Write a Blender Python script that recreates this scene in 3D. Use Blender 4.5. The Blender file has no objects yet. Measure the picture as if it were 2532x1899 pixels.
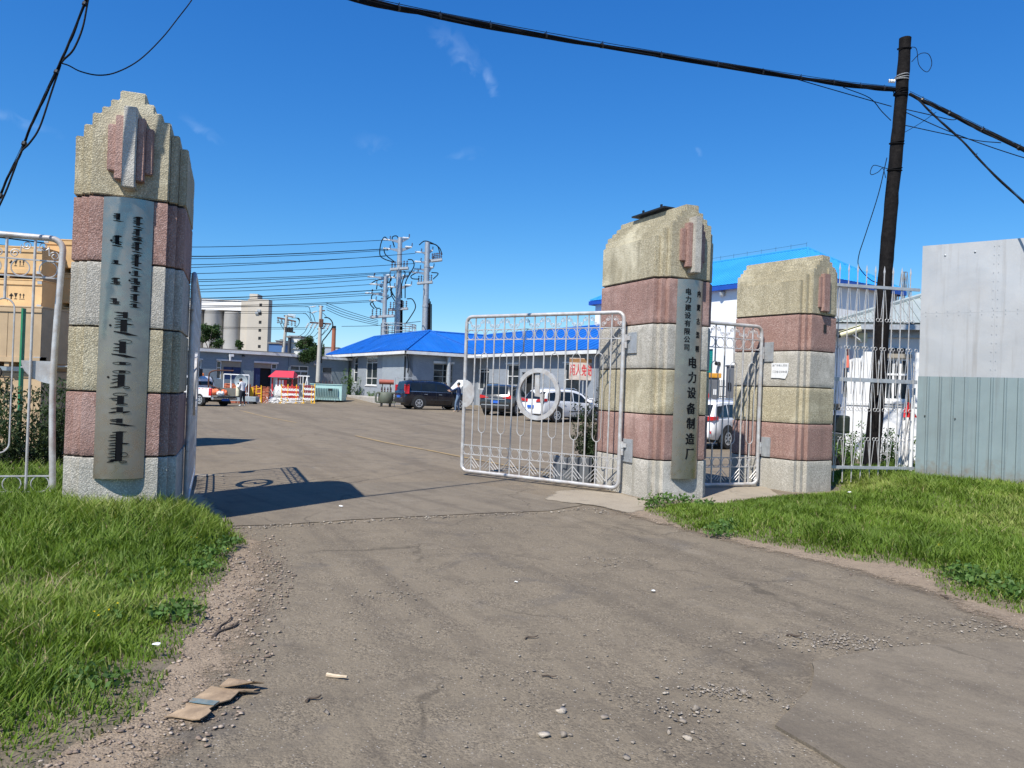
import bpy, bmesh, math, random
import numpy as np
from mathutils import Vector, Matrix, noise as mnoise
R = math.radians
PI = math.pi
rnd = random.Random(7)
rng = np.random.default_rng(11)
scene = bpy.context.scene
COL = scene.collection

# ------------------------------------------------------------------ camera, sky, sun, exposure
IW, IH, FPX = 2532.0, 1899.0, 1900.0
CAMH, PITCH, ROLL = 1.80, R(0.35), 0.036
cr, sr = math.cos(ROLL), math.sin(ROLL)
R0 = Vector((1, 0, 0)); U0 = Vector((0, -math.sin(PITCH), math.cos(PITCH))); F0 = Vector((0, math.cos(PITCH), math.sin(PITCH)))
camX = R0 * cr + U0 * sr
camY = R0 * -sr + U0 * cr
cam_data = bpy.data.cameras.new('camera')
cam = bpy.data.objects.new('camera', cam_data)
COL.objects.link(cam)
cam_data.sensor_width = 36.0
cam_data.lens = FPX / IW * 36.0
cam_data.clip_start = 0.05
cam_data.clip_end = 4000
m = Matrix((camX, camY, -F0)).transposed().to_4x4()
m.translation = Vector((0, 0, CAMH))
cam.matrix_world = m
scene.camera = cam

SUN_EL, SUN_AZ = R(53), R(59)          # elevation; heading the light travels, from +X towards +Y
ld = Vector((math.cos(SUN_AZ) * math.cos(SUN_EL), math.sin(SUN_AZ) * math.cos(SUN_EL), -math.sin(SUN_EL)))
sun_data = bpy.data.lights.new('sun', 'SUN')
sun_data.energy = 4.3
sun_data.angle = R(0.53)
sun_data.color = (1.0, 0.955, 0.88)
sun = bpy.data.objects.new('sun', sun_data)
sun.rotation_euler = ld.to_track_quat('-Z', 'Y').to_euler()
sun.location = (-20, -30, 60)
COL.objects.link(sun)

world = bpy.data.worlds.new('World')
scene.world = world
world.use_nodes = True
nt = world.node_tree
for n in list(nt.nodes): nt.nodes.remove(n)
wo = nt.nodes.new('ShaderNodeOutputWorld')
bg = nt.nodes.new('ShaderNodeBackground')
sky = nt.nodes.new('ShaderNodeTexSky')
sky.sky_type = 'NISHITA'
sky.sun_disc = False
sky.sun_elevation = SUN_EL
sky.sun_rotation = math.atan2(-ld.x, -ld.y) % (2 * PI)
sky.altitude = 600
sky.air_density = 1.0
sky.dust_density = 0.25
sky.ozone_density = 2.2
bg.inputs['Strength'].default_value = 0.14
hs = nt.nodes.new('ShaderNodeHueSaturation')
hs.inputs['Saturation'].default_value = 1.22
nt.links.new(sky.outputs[0], hs.inputs['Color'])
# a clear, deep northern sky: per-channel curve on the physical sky
SKYS = .14
sepw = nt.nodes.new('ShaderNodeSeparateColor'); comw = nt.nodes.new('ShaderNodeCombineColor')
nt.links.new(hs.outputs[0], sepw.inputs[0])
for i_, (a_, g_) in enumerate(((.45, 1.25), (.535, .96), (.66, .70))):
    p_ = nt.nodes.new('ShaderNodeMath'); p_.operation = 'POWER'; nt.links.new(sepw.outputs[i_], p_.inputs[0]); p_.inputs[1].default_value = g_
    q_ = nt.nodes.new('ShaderNodeMath'); q_.operation = 'MULTIPLY'; nt.links.new(p_.outputs[0], q_.inputs[0]); q_.inputs[1].default_value = a_ * SKYS ** (g_ - 1)
    nt.links.new(q_.outputs[0], comw.inputs[i_])
# thin cirrus wisps: soft noise kept to a few directions of the sky
geo = nt.nodes.new('ShaderNodeTexCoord')
def wmath(op, a, b=None, c=None):
    n = nt.nodes.new('ShaderNodeMath'); n.operation = op
    for i, v in enumerate((a, b, c)):
        if v is None: continue
        if isinstance(v, (int, float)): n.inputs[i].default_value = v
        else: nt.links.new(v, n.inputs[i])
    return n.outputs[0]
def pixdir(px, py):
    a = (px - IW / 2) / FPX; b = (IH / 2 - py) / FPX
    d = F0 + camX * a + camY * b
    return d
def wisp(px, py, ang, ln, wd, seed, amt):
    d = pixdir(px, py).normalized()
    ax = (camX * math.cos(ang) + camY * math.sin(ang)); ay = (camY * math.cos(ang) - camX * math.sin(ang))
    def dot(v):
        n = nt.nodes.new('ShaderNodeVectorMath'); n.operation = 'DOT_PRODUCT'
        nt.links.new(geo.outputs['Generated'], n.inputs[0]); n.inputs[1].default_value = v
        return n.outputs['Value']
    nz = nt.nodes.new('ShaderNodeTexNoise'); nz.inputs['Scale'].default_value = 22; nz.inputs['Detail'].default_value = 6; nz.inputs['Distortion'].default_value = 1.2
    mp = nt.nodes.new('ShaderNodeMapping'); mp.inputs['Location'].default_value = (seed, seed * .7, 0); mp.inputs['Rotation'].default_value = (0, ang, 0); mp.inputs['Scale'].default_value = (1.9, 1.9, 1.9)
    nt.links.new(geo.outputs['Generated'], mp.inputs[0]); nt.links.new(mp.outputs[0], nz.inputs['Vector'])
    wob = wmath('MULTIPLY', wmath('SUBTRACT', nz.outputs['Fac'], .5), wd * 2.2)
    x = wmath('DIVIDE', wmath('SUBTRACT', dot(ax), d.dot(ax)), ln)
    y = wmath('DIVIDE', wmath('ADD', wmath('SUBTRACT', dot(ay), d.dot(ay)), wob), wd)
    f = wmath('SUBTRACT', 1.0, wmath('ADD', wmath('MULTIPLY', x, x), wmath('MULTIPLY', y, y)))
    f = wmath('MAXIMUM', f, 0.0)
    front = wmath('GREATER_THAN', dot(d), 0.5)
    tex = wmath('MAXIMUM', wmath('MULTIPLY', wmath('SUBTRACT', nz.outputs['Fac'], .30), 2.0), 0.0)
    f = wmath('MULTIPLY', f, f)
    return wmath('MULTIPLY', wmath('MULTIPLY', wmath('MULTIPLY', f, tex), front), amt)
tot = None
for args in ((1135, 118, R(-36), .045, .017, 3.1, .15), (1212, 195, R(-66), .026, .008, 7.7, .20), (1727, 376, R(-60), .008, .004, 2.2, .3),
             (500, 318, R(-30), .03, .008, 4.9, .10), (20, 290, R(-14), .05, .008, 9.3, .15), (920, 350, R(0), .03, .012, 5.5, .07), (1150, 380, R(10), .03, .008, 8.1, .09)):
    o_ = wisp(*args)
    tot = o_ if tot is None else wmath('ADD', tot, o_)
mixw = nt.nodes.new('ShaderNodeMix'); mixw.data_type = 'RGBA'
nt.links.new(wmath('MINIMUM', tot, .8), mixw.inputs[0])
nt.links.new(comw.outputs[0], mixw.inputs[6]); mixw.inputs[7].default_value = (4.2, 5.2, 6.4, 1)
nt.links.new(mixw.outputs[2], bg.inputs[0])
nt.links.new(bg.outputs[0], wo.inputs[0])
vs = scene.view_settings
vs.view_transform = 'Standard'; vs.look = 'None'; vs.exposure = 0.65; vs.gamma = 1.0; vs.use_curve_mapping = False

# ------------------------------------------------------------------ pixel <-> place
def at(px, py, Y):
    d = pixdir(px, py)
    k = Y / d.y
    return Vector((d.x * k, Y, CAMH + d.z * k))
def ss(a, b, x):
    t = min(1.0, max(0.0, (x - a) / (b - a)))
    return t * t * (3 - 2 * t)
def H(x, y):                      # the lie of the land: the yard climbs a little towards the blue roofed house
    return .32 * ss(28, 47, y) * ss(-24, -8, x) * (1 - ss(8, 16, x)) + .42 * ss(56, 64, y) * ss(-19, -14, x) * (1 - ss(8, 16, x))
def gnd(px, py):
    d = pixdir(px, py)
    z = 0.0
    for _ in range(6):
        k = (z - CAMH) / d.z
        z = H(d.x * k, d.y * k)
    return Vector((d.x * k, d.y * k, z))
def on(px, Y):                    # ground point under column px at depth Y (pixel column taken at the horizon)
    x = (px - IW / 2) / FPX * Y
    y0 = 961 + ROLL * (px - 1266) + CAMH * FPX / Y
    p = at(px, y0, Y)
    return Vector((p.x, Y, H(p.x, Y)))

# ------------------------------------------------------------------ materials
MATS = {}
def _nodes(name):
    mt = bpy.data.materials.new(name); mt.use_nodes = True
    t = mt.node_tree
    b = t.nodes['Principled BSDF']
    return mt, t, b
def nd(t, typ, **kw):
    n = t.nodes.new(typ)
    for k, v in kw.items():
        if k.startswith('i_'):
            n.inputs[k[2:].replace('_', ' ')].default_value = v
        else: setattr(n, k, v)
    return n
def mixc(t, fac, a, b, mode='MIX'):
    n = t.nodes.new('ShaderNodeMix'); n.data_type = 'RGBA'; n.blend_type = mode
    for i, v in ((0, fac), (6, a), (7, b)):
        if isinstance(v, (int, float)): n.inputs[i].default_value = v
        elif isinstance(v, (tuple, list)): n.inputs[i].default_value = (*v[:3], 1)
        else: t.links.new(v, n.inputs[i])
    return n.outputs[2]
def ramp(t, fac, stops):
    n = t.nodes.new('ShaderNodeValToRGB')
    el = n.color_ramp.elements
    while len(el) < len(stops): el.new(.5)
    for e, (p, c) in zip(el, stops):
        e.position = p; e.color = (c, c, c, 1) if isinstance(c, (int, float)) else (*c, 1)
    t.links.new(fac, n.inputs[0])
    return n.outputs[0]
def noise_(t, co, scale, detail=4, rough=.55, dist=0.0):
    n = nd(t, 'ShaderNodeTexNoise', i_Scale=scale, i_Detail=detail, i_Roughness=rough, i_Distortion=dist)
    t.links.new(co, n.inputs['Vector'])
    return n.outputs['Fac']
def mapped(t, co, scale=(1, 1, 1), rot=(0, 0, 0), loc=(0, 0, 0)):
    n = t.nodes.new('ShaderNodeMapping')
    n.inputs['Scale'].default_value = scale; n.inputs['Rotation'].default_value = rot; n.inputs['Location'].default_value = loc
    t.links.new(co, n.inputs[0])
    return n.outputs[0]
def bump(t, b, h, strength, dist=.01, prev=None):
    n = nd(t, 'ShaderNodeBump', i_Strength=strength, i_Distance=dist)
    t.links.new(h, n.inputs['Height'])
    if prev is not None: t.links.new(prev, n.inputs['Normal'])
    t.links.new(n.outputs[0], b.inputs['Normal'])
    return n.outputs[0]
def coord(t, kind='Object'):
    if kind == 'World':
        return t.nodes.new('ShaderNodeNewGeometry').outputs['Position']
    return t.nodes.new('ShaderNodeTexCoord').outputs[kind]
def sc(c, k): return tuple(min(1, max(0, v * k)) for v in c[:3])

def M(name, col, rough=.6, metal=0.0, var=.18, vs_=5, bs=60, bst=.15, dirt=0.0, dirtcol=(.16, .13, .10), coat=0.0, spec=.5, kind='Object', bd=.004, runs=False):
    if name in MATS: return MATS[name]
    mt, t, b = _nodes(name)
    co = coord(t, kind)
    n1 = noise_(t, co, vs_, 6, .6)
    f = ramp(t, n1, ((.3, 0.0), (.7, 1.0)))
    c = mixc(t, f, sc(col, 1 - var), sc(col, 1 + var))
    if dirt:
        n2 = noise_(t, co, vs_ * .6, 8, .7, .4)
        c = mixc(t, ramp(t, n2, ((.52 - dirt * .22, 0.0), (.80 - dirt * .1, dirt))), c, dirtcol)
    if runs:        # rain and rust runs, mud splashed up from the ground
        rn = noise_(t, mapped(t, co, (7, 7, .35)), 1.0, 6, .65, .15)
        c = mixc(t, ramp(t, rn, ((.54, 0.0), (.72, .5))), c, sc(dirtcol, .9))
        sx = nd(t, 'ShaderNodeSeparateXYZ'); t.links.new(co, sx.inputs[0])
        mud = nd(t, 'ShaderNodeMath', operation='MULTIPLY_ADD'); t.links.new(noise_(t, co, 5, 5, .7), mud.inputs[0]); mud.inputs[1].default_value = -1.3; mud.inputs[2].default_value = 1.35
        mz = nd(t, 'ShaderNodeMath', operation='SUBTRACT'); t.links.new(mud.outputs[0], mz.inputs[0]); t.links.new(sx.outputs[2], mz.inputs[1])
        c = mixc(t, ramp(t, mz.outputs[0], ((.05, 0.0), (.45, .75))), c, (.20, .17, .13))
    t.links.new(c, b.inputs['Base Color'])
    b.inputs['Roughness'].default_value = rough; b.inputs['Metallic'].default_value = metal
    b.inputs['Specular IOR Level'].default_value = spec
    b.inputs['Coat Weight'].default_value = coat
    b.inputs['Coat Roughness'].default_value = .06
    if bst: bump(t, b, noise_(t, co, bs, 4, .6), bst, bd)
    rr = ramp(t, noise_(t, co, vs_ * 2.3, 4), ((.3, max(0.02, rough - .1)), (.7, min(1, rough + .1))))
    t.links.new(rr, b.inputs['Roughness'])
    MATS[name] = mt
    return mt

def aggregate(name, pal, dark, stain=(.12, .11, .07), pebble=62):
    """washed stone chip render: small chips of several tints, weathered in streaks"""
    mt, t, b = _nodes(name)
    co = coord(t, 'World')
    v = nd(t, 'ShaderNodeTexVoronoi', i_Scale=float(pebble)); t.links.new(co, v.inputs['Vector'])
    sepc = t.nodes.new('ShaderNodeSeparateColor'); t.links.new(v.outputs['Color'], sepc.inputs[0])
    k = len(pal)
    c = ramp(t, sepc.outputs[0], [(i / (k - 1), p) for i, p in enumerate(pal)])
    vd = ramp(t, v.outputs['Distance'], ((.30, 0.0), (.60, 1.0)))
    c = mixc(t, vd, c, mixc(t, .7, c, dark))
    big = noise_(t, co, 1.6, 6, .62, .3)
    c = mixc(t, ramp(t, big, ((.38, 0.0), (.66, .6))), c, sc(pal[0], .70))
    c = mixc(t, ramp(t, noise_(t, mapped(t, co, (1, 1, 1), loc=(7, 3, 2)), .9, 7, .7, .6), ((.52, 0.0), (.70, .5))), c, sc(pal[3], 1.08))
    st = noise_(t, mapped(t, co, (5, 5, .55)), 1.0, 6, .65, .2)
    c = mixc(t, ramp(t, st, ((.50, 0.0), (.74, .6))), c, stain)
    br = noise_(t, co, 240, 2, .5)
    c = mixc(t, ramp(t, br, ((.62, 0.0), (.72, .5))), c, sc(pal[-1], 1.25))
    t.links.new(c, b.inputs['Base Color'])
    b.inputs['Roughness'].default_value = .88
    b.inputs['Specular IOR Level'].default_value = .25
    h1 = ramp(t, v.outputs['Distance'], ((0.0, 1.0), (.7, 0.0)))
    p = bump(t, b, h1, .6, .006)
    bump(t, b, noise_(t, co, 28, 5, .6), .35, .012, p)
    MATS[name] = mt
    return mt

# ------------------------------------------------------------------ mesh building
class MB:
    def __init__(s): s.v = []; s.f = []; s.mi = []; s.cur = 0
    def add(s, vs, fs, M4=None):
        o = len(s.v)
        if M4 is not None: vs = [M4 @ Vector(p) for p in vs]
        s.v.extend([tuple(p) for p in vs]); s.f.extend([tuple(i + o for i in f) for f in fs]); s.mi.extend([s.cur] * len(fs))
        return s
    def box(s, x0, x1, y0, y1, z0, z1, M4=None):
        vs = [(x0, y0, z0), (x1, y0, z0), (x1, y1, z0), (x0, y1, z0), (x0, y0, z1), (x1, y0, z1), (x1, y1, z1), (x0, y1, z1)]
        return s.add(vs, [(0, 3, 2, 1), (4, 5, 6, 7), (0, 1, 5, 4), (1, 2, 6, 5), (2, 3, 7, 6), (3, 0, 4, 7)], M4)
    def rbox(s, x0, x1, y0, y1, z0, z1, c=.01, M4=None, jit=0.0):
        """box with chamfered edges"""
        c = min(c, abs(x1 - x0) * .45, abs(y1 - y0) * .45, abs(z1 - z0) * .45)
        bm = bmesh.new()
        bmesh.ops.create_cube(bm, size=1)
        for v in bm.verts:
            v.co = Vector(((x0 + x1) / 2 + v.co.x * (x1 - x0), (y0 + y1) / 2 + v.co.y * (y1 - y0), (z0 + z1) / 2 + v.co.z * (z1 - z0)))
        bmesh.ops.bevel(bm, geom=bm.edges[:], offset=c, segments=2, affect='EDGES', profile=.6)
        s.bm(bm, M4)
        return s
    def bm(s, bm, M4=None):
        bm.verts.index_update()
        s.add([v.co.copy() for v in bm.verts], [tuple(v.index for v in f.verts) for f in bm.faces], M4)
        bm.free(); return s
    def tube(s, pts, r, n=8, closed=False, cap=True, M4=None):
        pts = [Vector(p) for p in pts]
        k = len(pts)
        rs = r if isinstance(r, (list, tuple)) else [r] * k
        vs = []; fs = []
        up = None
        for i, p in enumerate(pts):
            if closed: tg = (pts[(i + 1) % k] - pts[i - 1])
            else: tg = pts[min(i + 1, k - 1)] - pts[max(i - 1, 0)]
            if tg.length < 1e-9: tg = Vector((0, 0, 1))
            tg.normalize()
            if up is None:
                up = Vector((0, 0, 1)) if abs(tg.z) < .9 else Vector((1, 0, 0))
            a = up - tg * up.dot(tg)
            if a.length < 1e-6: a = tg.orthogonal()
            a.normalize(); up = a
            b = tg.cross(a)
            for j in range(n):
                w = 2 * PI * j / n
                vs.append(p + (a * math.cos(w) + b * math.sin(w)) * rs[i])
        seg = k if closed else k - 1
        for i in range(seg):
            for j in range(n):
                a0 = i * n + j; a1 = i * n + (j + 1) % n; i2 = (i + 1) % k
                fs.append((a0, a1, i2 * n + (j + 1) % n, i2 * n + j))
        if cap and not closed:
            fs.append(tuple(range(n - 1, -1, -1))); fs.append(tuple((k - 1) * n + j for j in range(n)))
        return s.add(vs, fs, M4)
    def cyl(s, p0, p1, r0, r1=None, n=12, M4=None):
        return s.tube([p0, p1], [r0, r0 if r1 is None else r1], n, M4=M4)
    def ball(s, c, r, seg=8, rings=6, M4=None):
        rx, ry, rz = r if isinstance(r, (tuple, list)) else (r, r, r)
        vs = [(c[0], c[1], c[2] - rz)]; fs = []
        for i in range(1, rings):
            ph = -PI / 2 + PI * i / rings
            for j in range(seg):
                w = 2 * PI * j / seg
                vs.append((c[0] + rx * math.cos(ph) * math.cos(w), c[1] + ry * math.cos(ph) * math.sin(w), c[2] + rz * math.sin(ph)))
        vs.append((c[0], c[1], c[2] + rz))
        for j in range(seg):
            fs.append((0, 1 + (j + 1) % seg, 1 + j))
            fs.append((len(vs) - 1, 1 + (rings - 2) * seg + j, 1 + (rings - 2) * seg + (j + 1) % seg))
        for i in range(rings - 2):
            for j in range(seg):
                a = 1 + i * seg + j; b = 1 + i * seg + (j + 1) % seg
                fs.append((a, b, b + seg, a + seg))
        return s.add(vs, fs, M4)
    def prism(s, poly, d0, d1, plane='xz', M4=None):
        """2-D polygon given thickness: plane 'xz' extrudes along y, 'xy' along z, 'yz' along x"""
        def P(a, b, d):
            return {'xz': (a, d, b), 'xy': (a, b, d), 'yz': (d, a, b)}[plane]
        n = len(poly)
        vs = [P(a, b, d0) for a, b in poly] + [P(a, b, d1) for a, b in poly]
        fs = [tuple(range(n)), tuple(range(2 * n - 1, n - 1, -1))] + [(i, n + i, n + (i + 1) % n, (i + 1) % n) for i in range(n)]
        return s.add(vs, fs, M4)
    def lathe(s, prof, n=20, M4=None, axis='z'):
        vs = []; fs = []
        for r, z in prof:
            for j in range(n):
                w = 2 * PI * j / n
                p = (r * math.cos(w), r * math.sin(w), z)
                if axis == 'y': p = (p[0], p[2], p[1])
                if axis == 'x': p = (p[2], p[0], p[1])
                vs.append(p)
        for i in range(len(prof) - 1):
            for j in range(n):
                fs.append((i * n + j, i * n + (j + 1) % n, (i + 1) * n + (j + 1) % n, (i + 1) * n + j))
        return s.add(vs, fs, M4)
    def mesh(s, name, mats, smooth=None, fix=True):
        me = bpy.data.meshes.new(name)
        me.from_pydata(s.v, [], s.f)
        if not isinstance(mats, (list, tuple)): mats = [mats]
        for x in mats: me.materials.append(x)
        if len(mats) > 1: me.polygons.foreach_set('material_index', s.mi)
        if fix:
            bm = bmesh.new(); bm.from_mesh(me); bmesh.ops.recalc_face_normals(bm, faces=bm.faces[:]); bm.to_mesh(me); bm.free()
        if smooth is not None:
            me.polygons.foreach_set('use_smooth', [True] * len(me.polygons))
            me.set_sharp_from_angle(angle=R(smooth))
        me.update()
        return me
    def obj(s, name, mats, parent=None, smooth=None, fix=True):
        return link(name, s.mesh(name, mats, smooth, fix), parent)

def link(name, me, parent=None, loc=None, rot=None):
    o = bpy.data.objects.new(name, me); COL.objects.link(o)
    if parent is not None: o.parent = parent
    if loc is not None: o.location = loc
    if rot is not None: o.rotation_euler = rot
    return o
def tag(o, label, cat, group=None, kind=None):
    o['label'] = label; o['category'] = cat
    if group: o['group'] = group
    if kind: o['kind'] = kind
    return o
def thing(name, label, cat, loc=(0, 0, 0), rotz=0.0, group=None):
    o = bpy.data.objects.new(name, None); COL.objects.link(o)
    o.empty_display_size = .2
    o.location = loc; o.rotation_euler = (0, 0, rotz)
    return tag(o, label, cat, group)
def struct(o, kind='structure'):
    o['kind'] = kind; return o
def copy_tree(o, parent=None):
    c = o.copy(); COL.objects.link(c); c.parent = parent
    for ch in list(o.children): copy_tree(ch, c)
    return c
def T(x=0, y=0, z=0): return Matrix.Translation((x, y, z))
def RZ(a): return Matrix.Rotation(a, 4, 'Z')
def RX(a): return Matrix.Rotation(a, 4, 'X')
def RY(a): return Matrix.Rotation(a, 4, 'Y')
def arc(cx, cz, r, a0, a1, n, ry=None):
    ry = r if ry is None else ry
    return [(cx + r * math.cos(a0 + (a1 - a0) * i / n), cz + ry * math.sin(a0 + (a1 - a0) * i / n)) for i in range(n + 1)]
def sag(a, b, s, n=16):
    a = Vector(a); b = Vector(b)
    return [a.lerp(b, i / n) - Vector((0, 0, s * 4 * (i / n) * (1 - i / n))) for i in range(n + 1)]
def smoothpts(pts, k=6):
    """Catmull-Rom through the points"""
    p = [Vector(q) for q in pts]; p = [p[0] * 2 - p[1]] + p + [p[-1] * 2 - p[-2]]
    out = []
    for i in range(1, len(p) - 2):
        for j in range(k):
            t = j / k
            out.append(.5 * ((2 * p[i]) + (p[i + 1] - p[i - 1]) * t + (2 * p[i - 1] - 5 * p[i] + 4 * p[i + 1] - p[i + 2]) * t * t + (3 * p[i] - p[i - 1] - 3 * p[i + 1] + p[i + 2]) * t ** 3))
    out.append(p[-2])
    return out

def glyphs(text, size=1.0, bold=0.0):
    """outline of one character as flat triangles (x, y) centred on its own box"""
    cu = bpy.data.curves.new('t', 'FONT'); cu.body = text; cu.size = size; cu.offset = bold; cu.resolution_u = 3
    ob = bpy.data.objects.new('t', cu); COL.objects.link(ob)
    dg = bpy.context.evaluated_depsgraph_get()
    me = bpy.data.meshes.new_from_object(ob.evaluated_get(dg))
    vs = [(v.co.x, v.co.y) for v in me.vertices]; fs = [tuple(p.vertices) for p in me.polygons]
    bpy.data.objects.remove(ob); bpy.data.curves.remove(cu); bpy.data.meshes.remove(me)
    if not vs: return [], []
    xs = [v[0] for v in vs]; ys = [v[1] for v in vs]
    cx, cy = (min(xs) + max(xs)) / 2, (min(ys) + max(ys)) / 2
    return [(x - cx, y - cy) for x, y in vs], fs

def foliage(name, blobs, n, leaf, mat, parent=None, aspect=2.0, seed=0, updir=.3):
    """many small leaf faces spread through ellipsoids (centre, radii)"""
    g = np.random.default_rng(seed + 5)
    vol = np.array([b[1][0] * b[1][1] * b[1][2] for b in blobs]); pick = g.choice(len(blobs), n, p=vol / vol.sum())
    c = np.array([b[0] for b in blobs])[pick]; r = np.array([b[1] for b in blobs])[pick]
    d = g.normal(size=(n, 3)); d /= np.linalg.norm(d, axis=1)[:, None]
    rad = g.random(n)[:, None] ** (1 / 2.2) * (1 + .18 * g.normal(size=(n, 1)))
    P = c + d * r * rad
    a = g.normal(size=(n, 3)); a[:, 2] += updir; a /= np.linalg.norm(a, axis=1)[:, None]
    b = np.cross(a, g.normal(size=(n, 3))); b /= np.linalg.norm(b, axis=1)[:, None]
    s = leaf * (.6 + .8 * g.random(n))[:, None]
    w = b * s / aspect
    V = np.stack([P - a * s * .5, P + w * .5, P + a * s * .5, P - w * .5], 1).reshape(-1, 3)
    Fc = np.arange(n * 4).reshape(n, 4)
    return npmesh(name, V, Fc, mat, parent, g.random(n).repeat(4))

def npmesh(name, V, Fc, mat, parent=None, attr=None):
    me = bpy.data.meshes.new(name)
    nv, nf, k = len(V), len(Fc), Fc.shape[1]
    me.vertices.add(nv); me.vertices.foreach_set('co', np.ascontiguousarray(V, dtype=np.float32).ravel())
    me.loops.add(nf * k); me.loops.foreach_set('vertex_index', np.ascontiguousarray(Fc, dtype=np.int32).ravel())
    me.polygons.add(nf); me.polygons.foreach_set('loop_start', np.arange(nf, dtype=np.int32) * k)
    me.polygons.foreach_set('loop_total', np.full(nf, k, dtype=np.int32))
    if attr is not None:
        at_ = me.attributes.new('tint', 'FLOAT', 'POINT'); at_.data.foreach_set('value', np.ascontiguousarray(attr, dtype=np.float32))
    me.materials.append(mat)
    me.update(calc_edges=True)
    return link(name, me, parent)

def leafmat(name, c0, c1, c2, trans=.35, clump=3.0):
    mt, t, b = _nodes(name)
    at_ = nd(t, 'ShaderNodeAttribute', attribute_name='tint')
    co = coord(t, 'World')
    c = ramp(t, at_.outputs['Fac'], ((0.0, c0), (.6, c1), (1.0, c2)))
    c = mixc(t, ramp(t, noise_(t, co, clump, 5, .6), ((.35, 0.0), (.7, .6))), c, sc(c0, .75))
    t.links.new(c, b.inputs['Base Color'])
    b.inputs['Roughness'].default_value = .55; b.inputs['Specular IOR Level'].default_value = .3
    tr = t.nodes.new('ShaderNodeBsdfTranslucent'); t.links.new(mixc(t, 1.0, c, (1.0, 1.0, .55), 'MULTIPLY'), tr.inputs[0])
    ms = t.nodes.new('ShaderNodeMixShader'); ms.inputs[0].default_value = trans
    t.links.new(b.outputs[0], ms.inputs[1]); t.links.new(tr.outputs[0], ms.inputs[2])
    t.links.new(ms.outputs[0], t.nodes['Material Output'].inputs[0])
    MATS[name] = mt
    return mt

# palette
SILVER = M('silver_paint', (.56, .565, .56), .45, .3, .12, 9, 120, .15, .7, (.30, .22, .16))
DULLSTEEL = M('galvanised_steel', (.45, .47, .48), .5, .5, .15, 8, 90, .1, .3, (.25, .22, .2))
STAINLESS = M('stainless_plate', (.37, .325, .265), .30, .84, .08, 4, 300, .04, .25, (.23, .25, .21))
BLACK = M('black_paint', (.012, .012, .013), .5, 0, .2, 20, 100, .05)
RUBBER = M('black_rubber', (.014, .014, .014), .75, 0, .3, 12, 60, .2)
CABLE = M('cable_sheath', (.005, .005, .006), .8, 0, .3, 10, 90, .2, spec=.15)
WHITEP = M('white_paint', (.78, .78, .76), .5, 0, .04, 4, 70, .08, .22, (.5, .48, .43))
REDP = M('red_paint', (.55, .03, .035), .5, 0, .15, 6, 60, .1)
YELLOWP = M('yellow_paint', (.80, .47, .02), .45, 0, .12, 8, 60, .1, .2, (.3, .2, .08))
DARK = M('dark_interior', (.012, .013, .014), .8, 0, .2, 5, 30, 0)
GLASS = M('window_glass', (.025, .032, .036), .08, 0, .3, 1.5, 20, .02, 0, spec=.8)
CONCRETE = M('bare_concrete', (.37, .345, .31), .85, 0, .14, 3, 70, .4, .4, (.2, .18, .15))
STEELP = M('pole_steel', (.42, .44, .46), .45, .55, .08, 3, 60, .05, .2, (.27, .26, .25))
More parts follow.
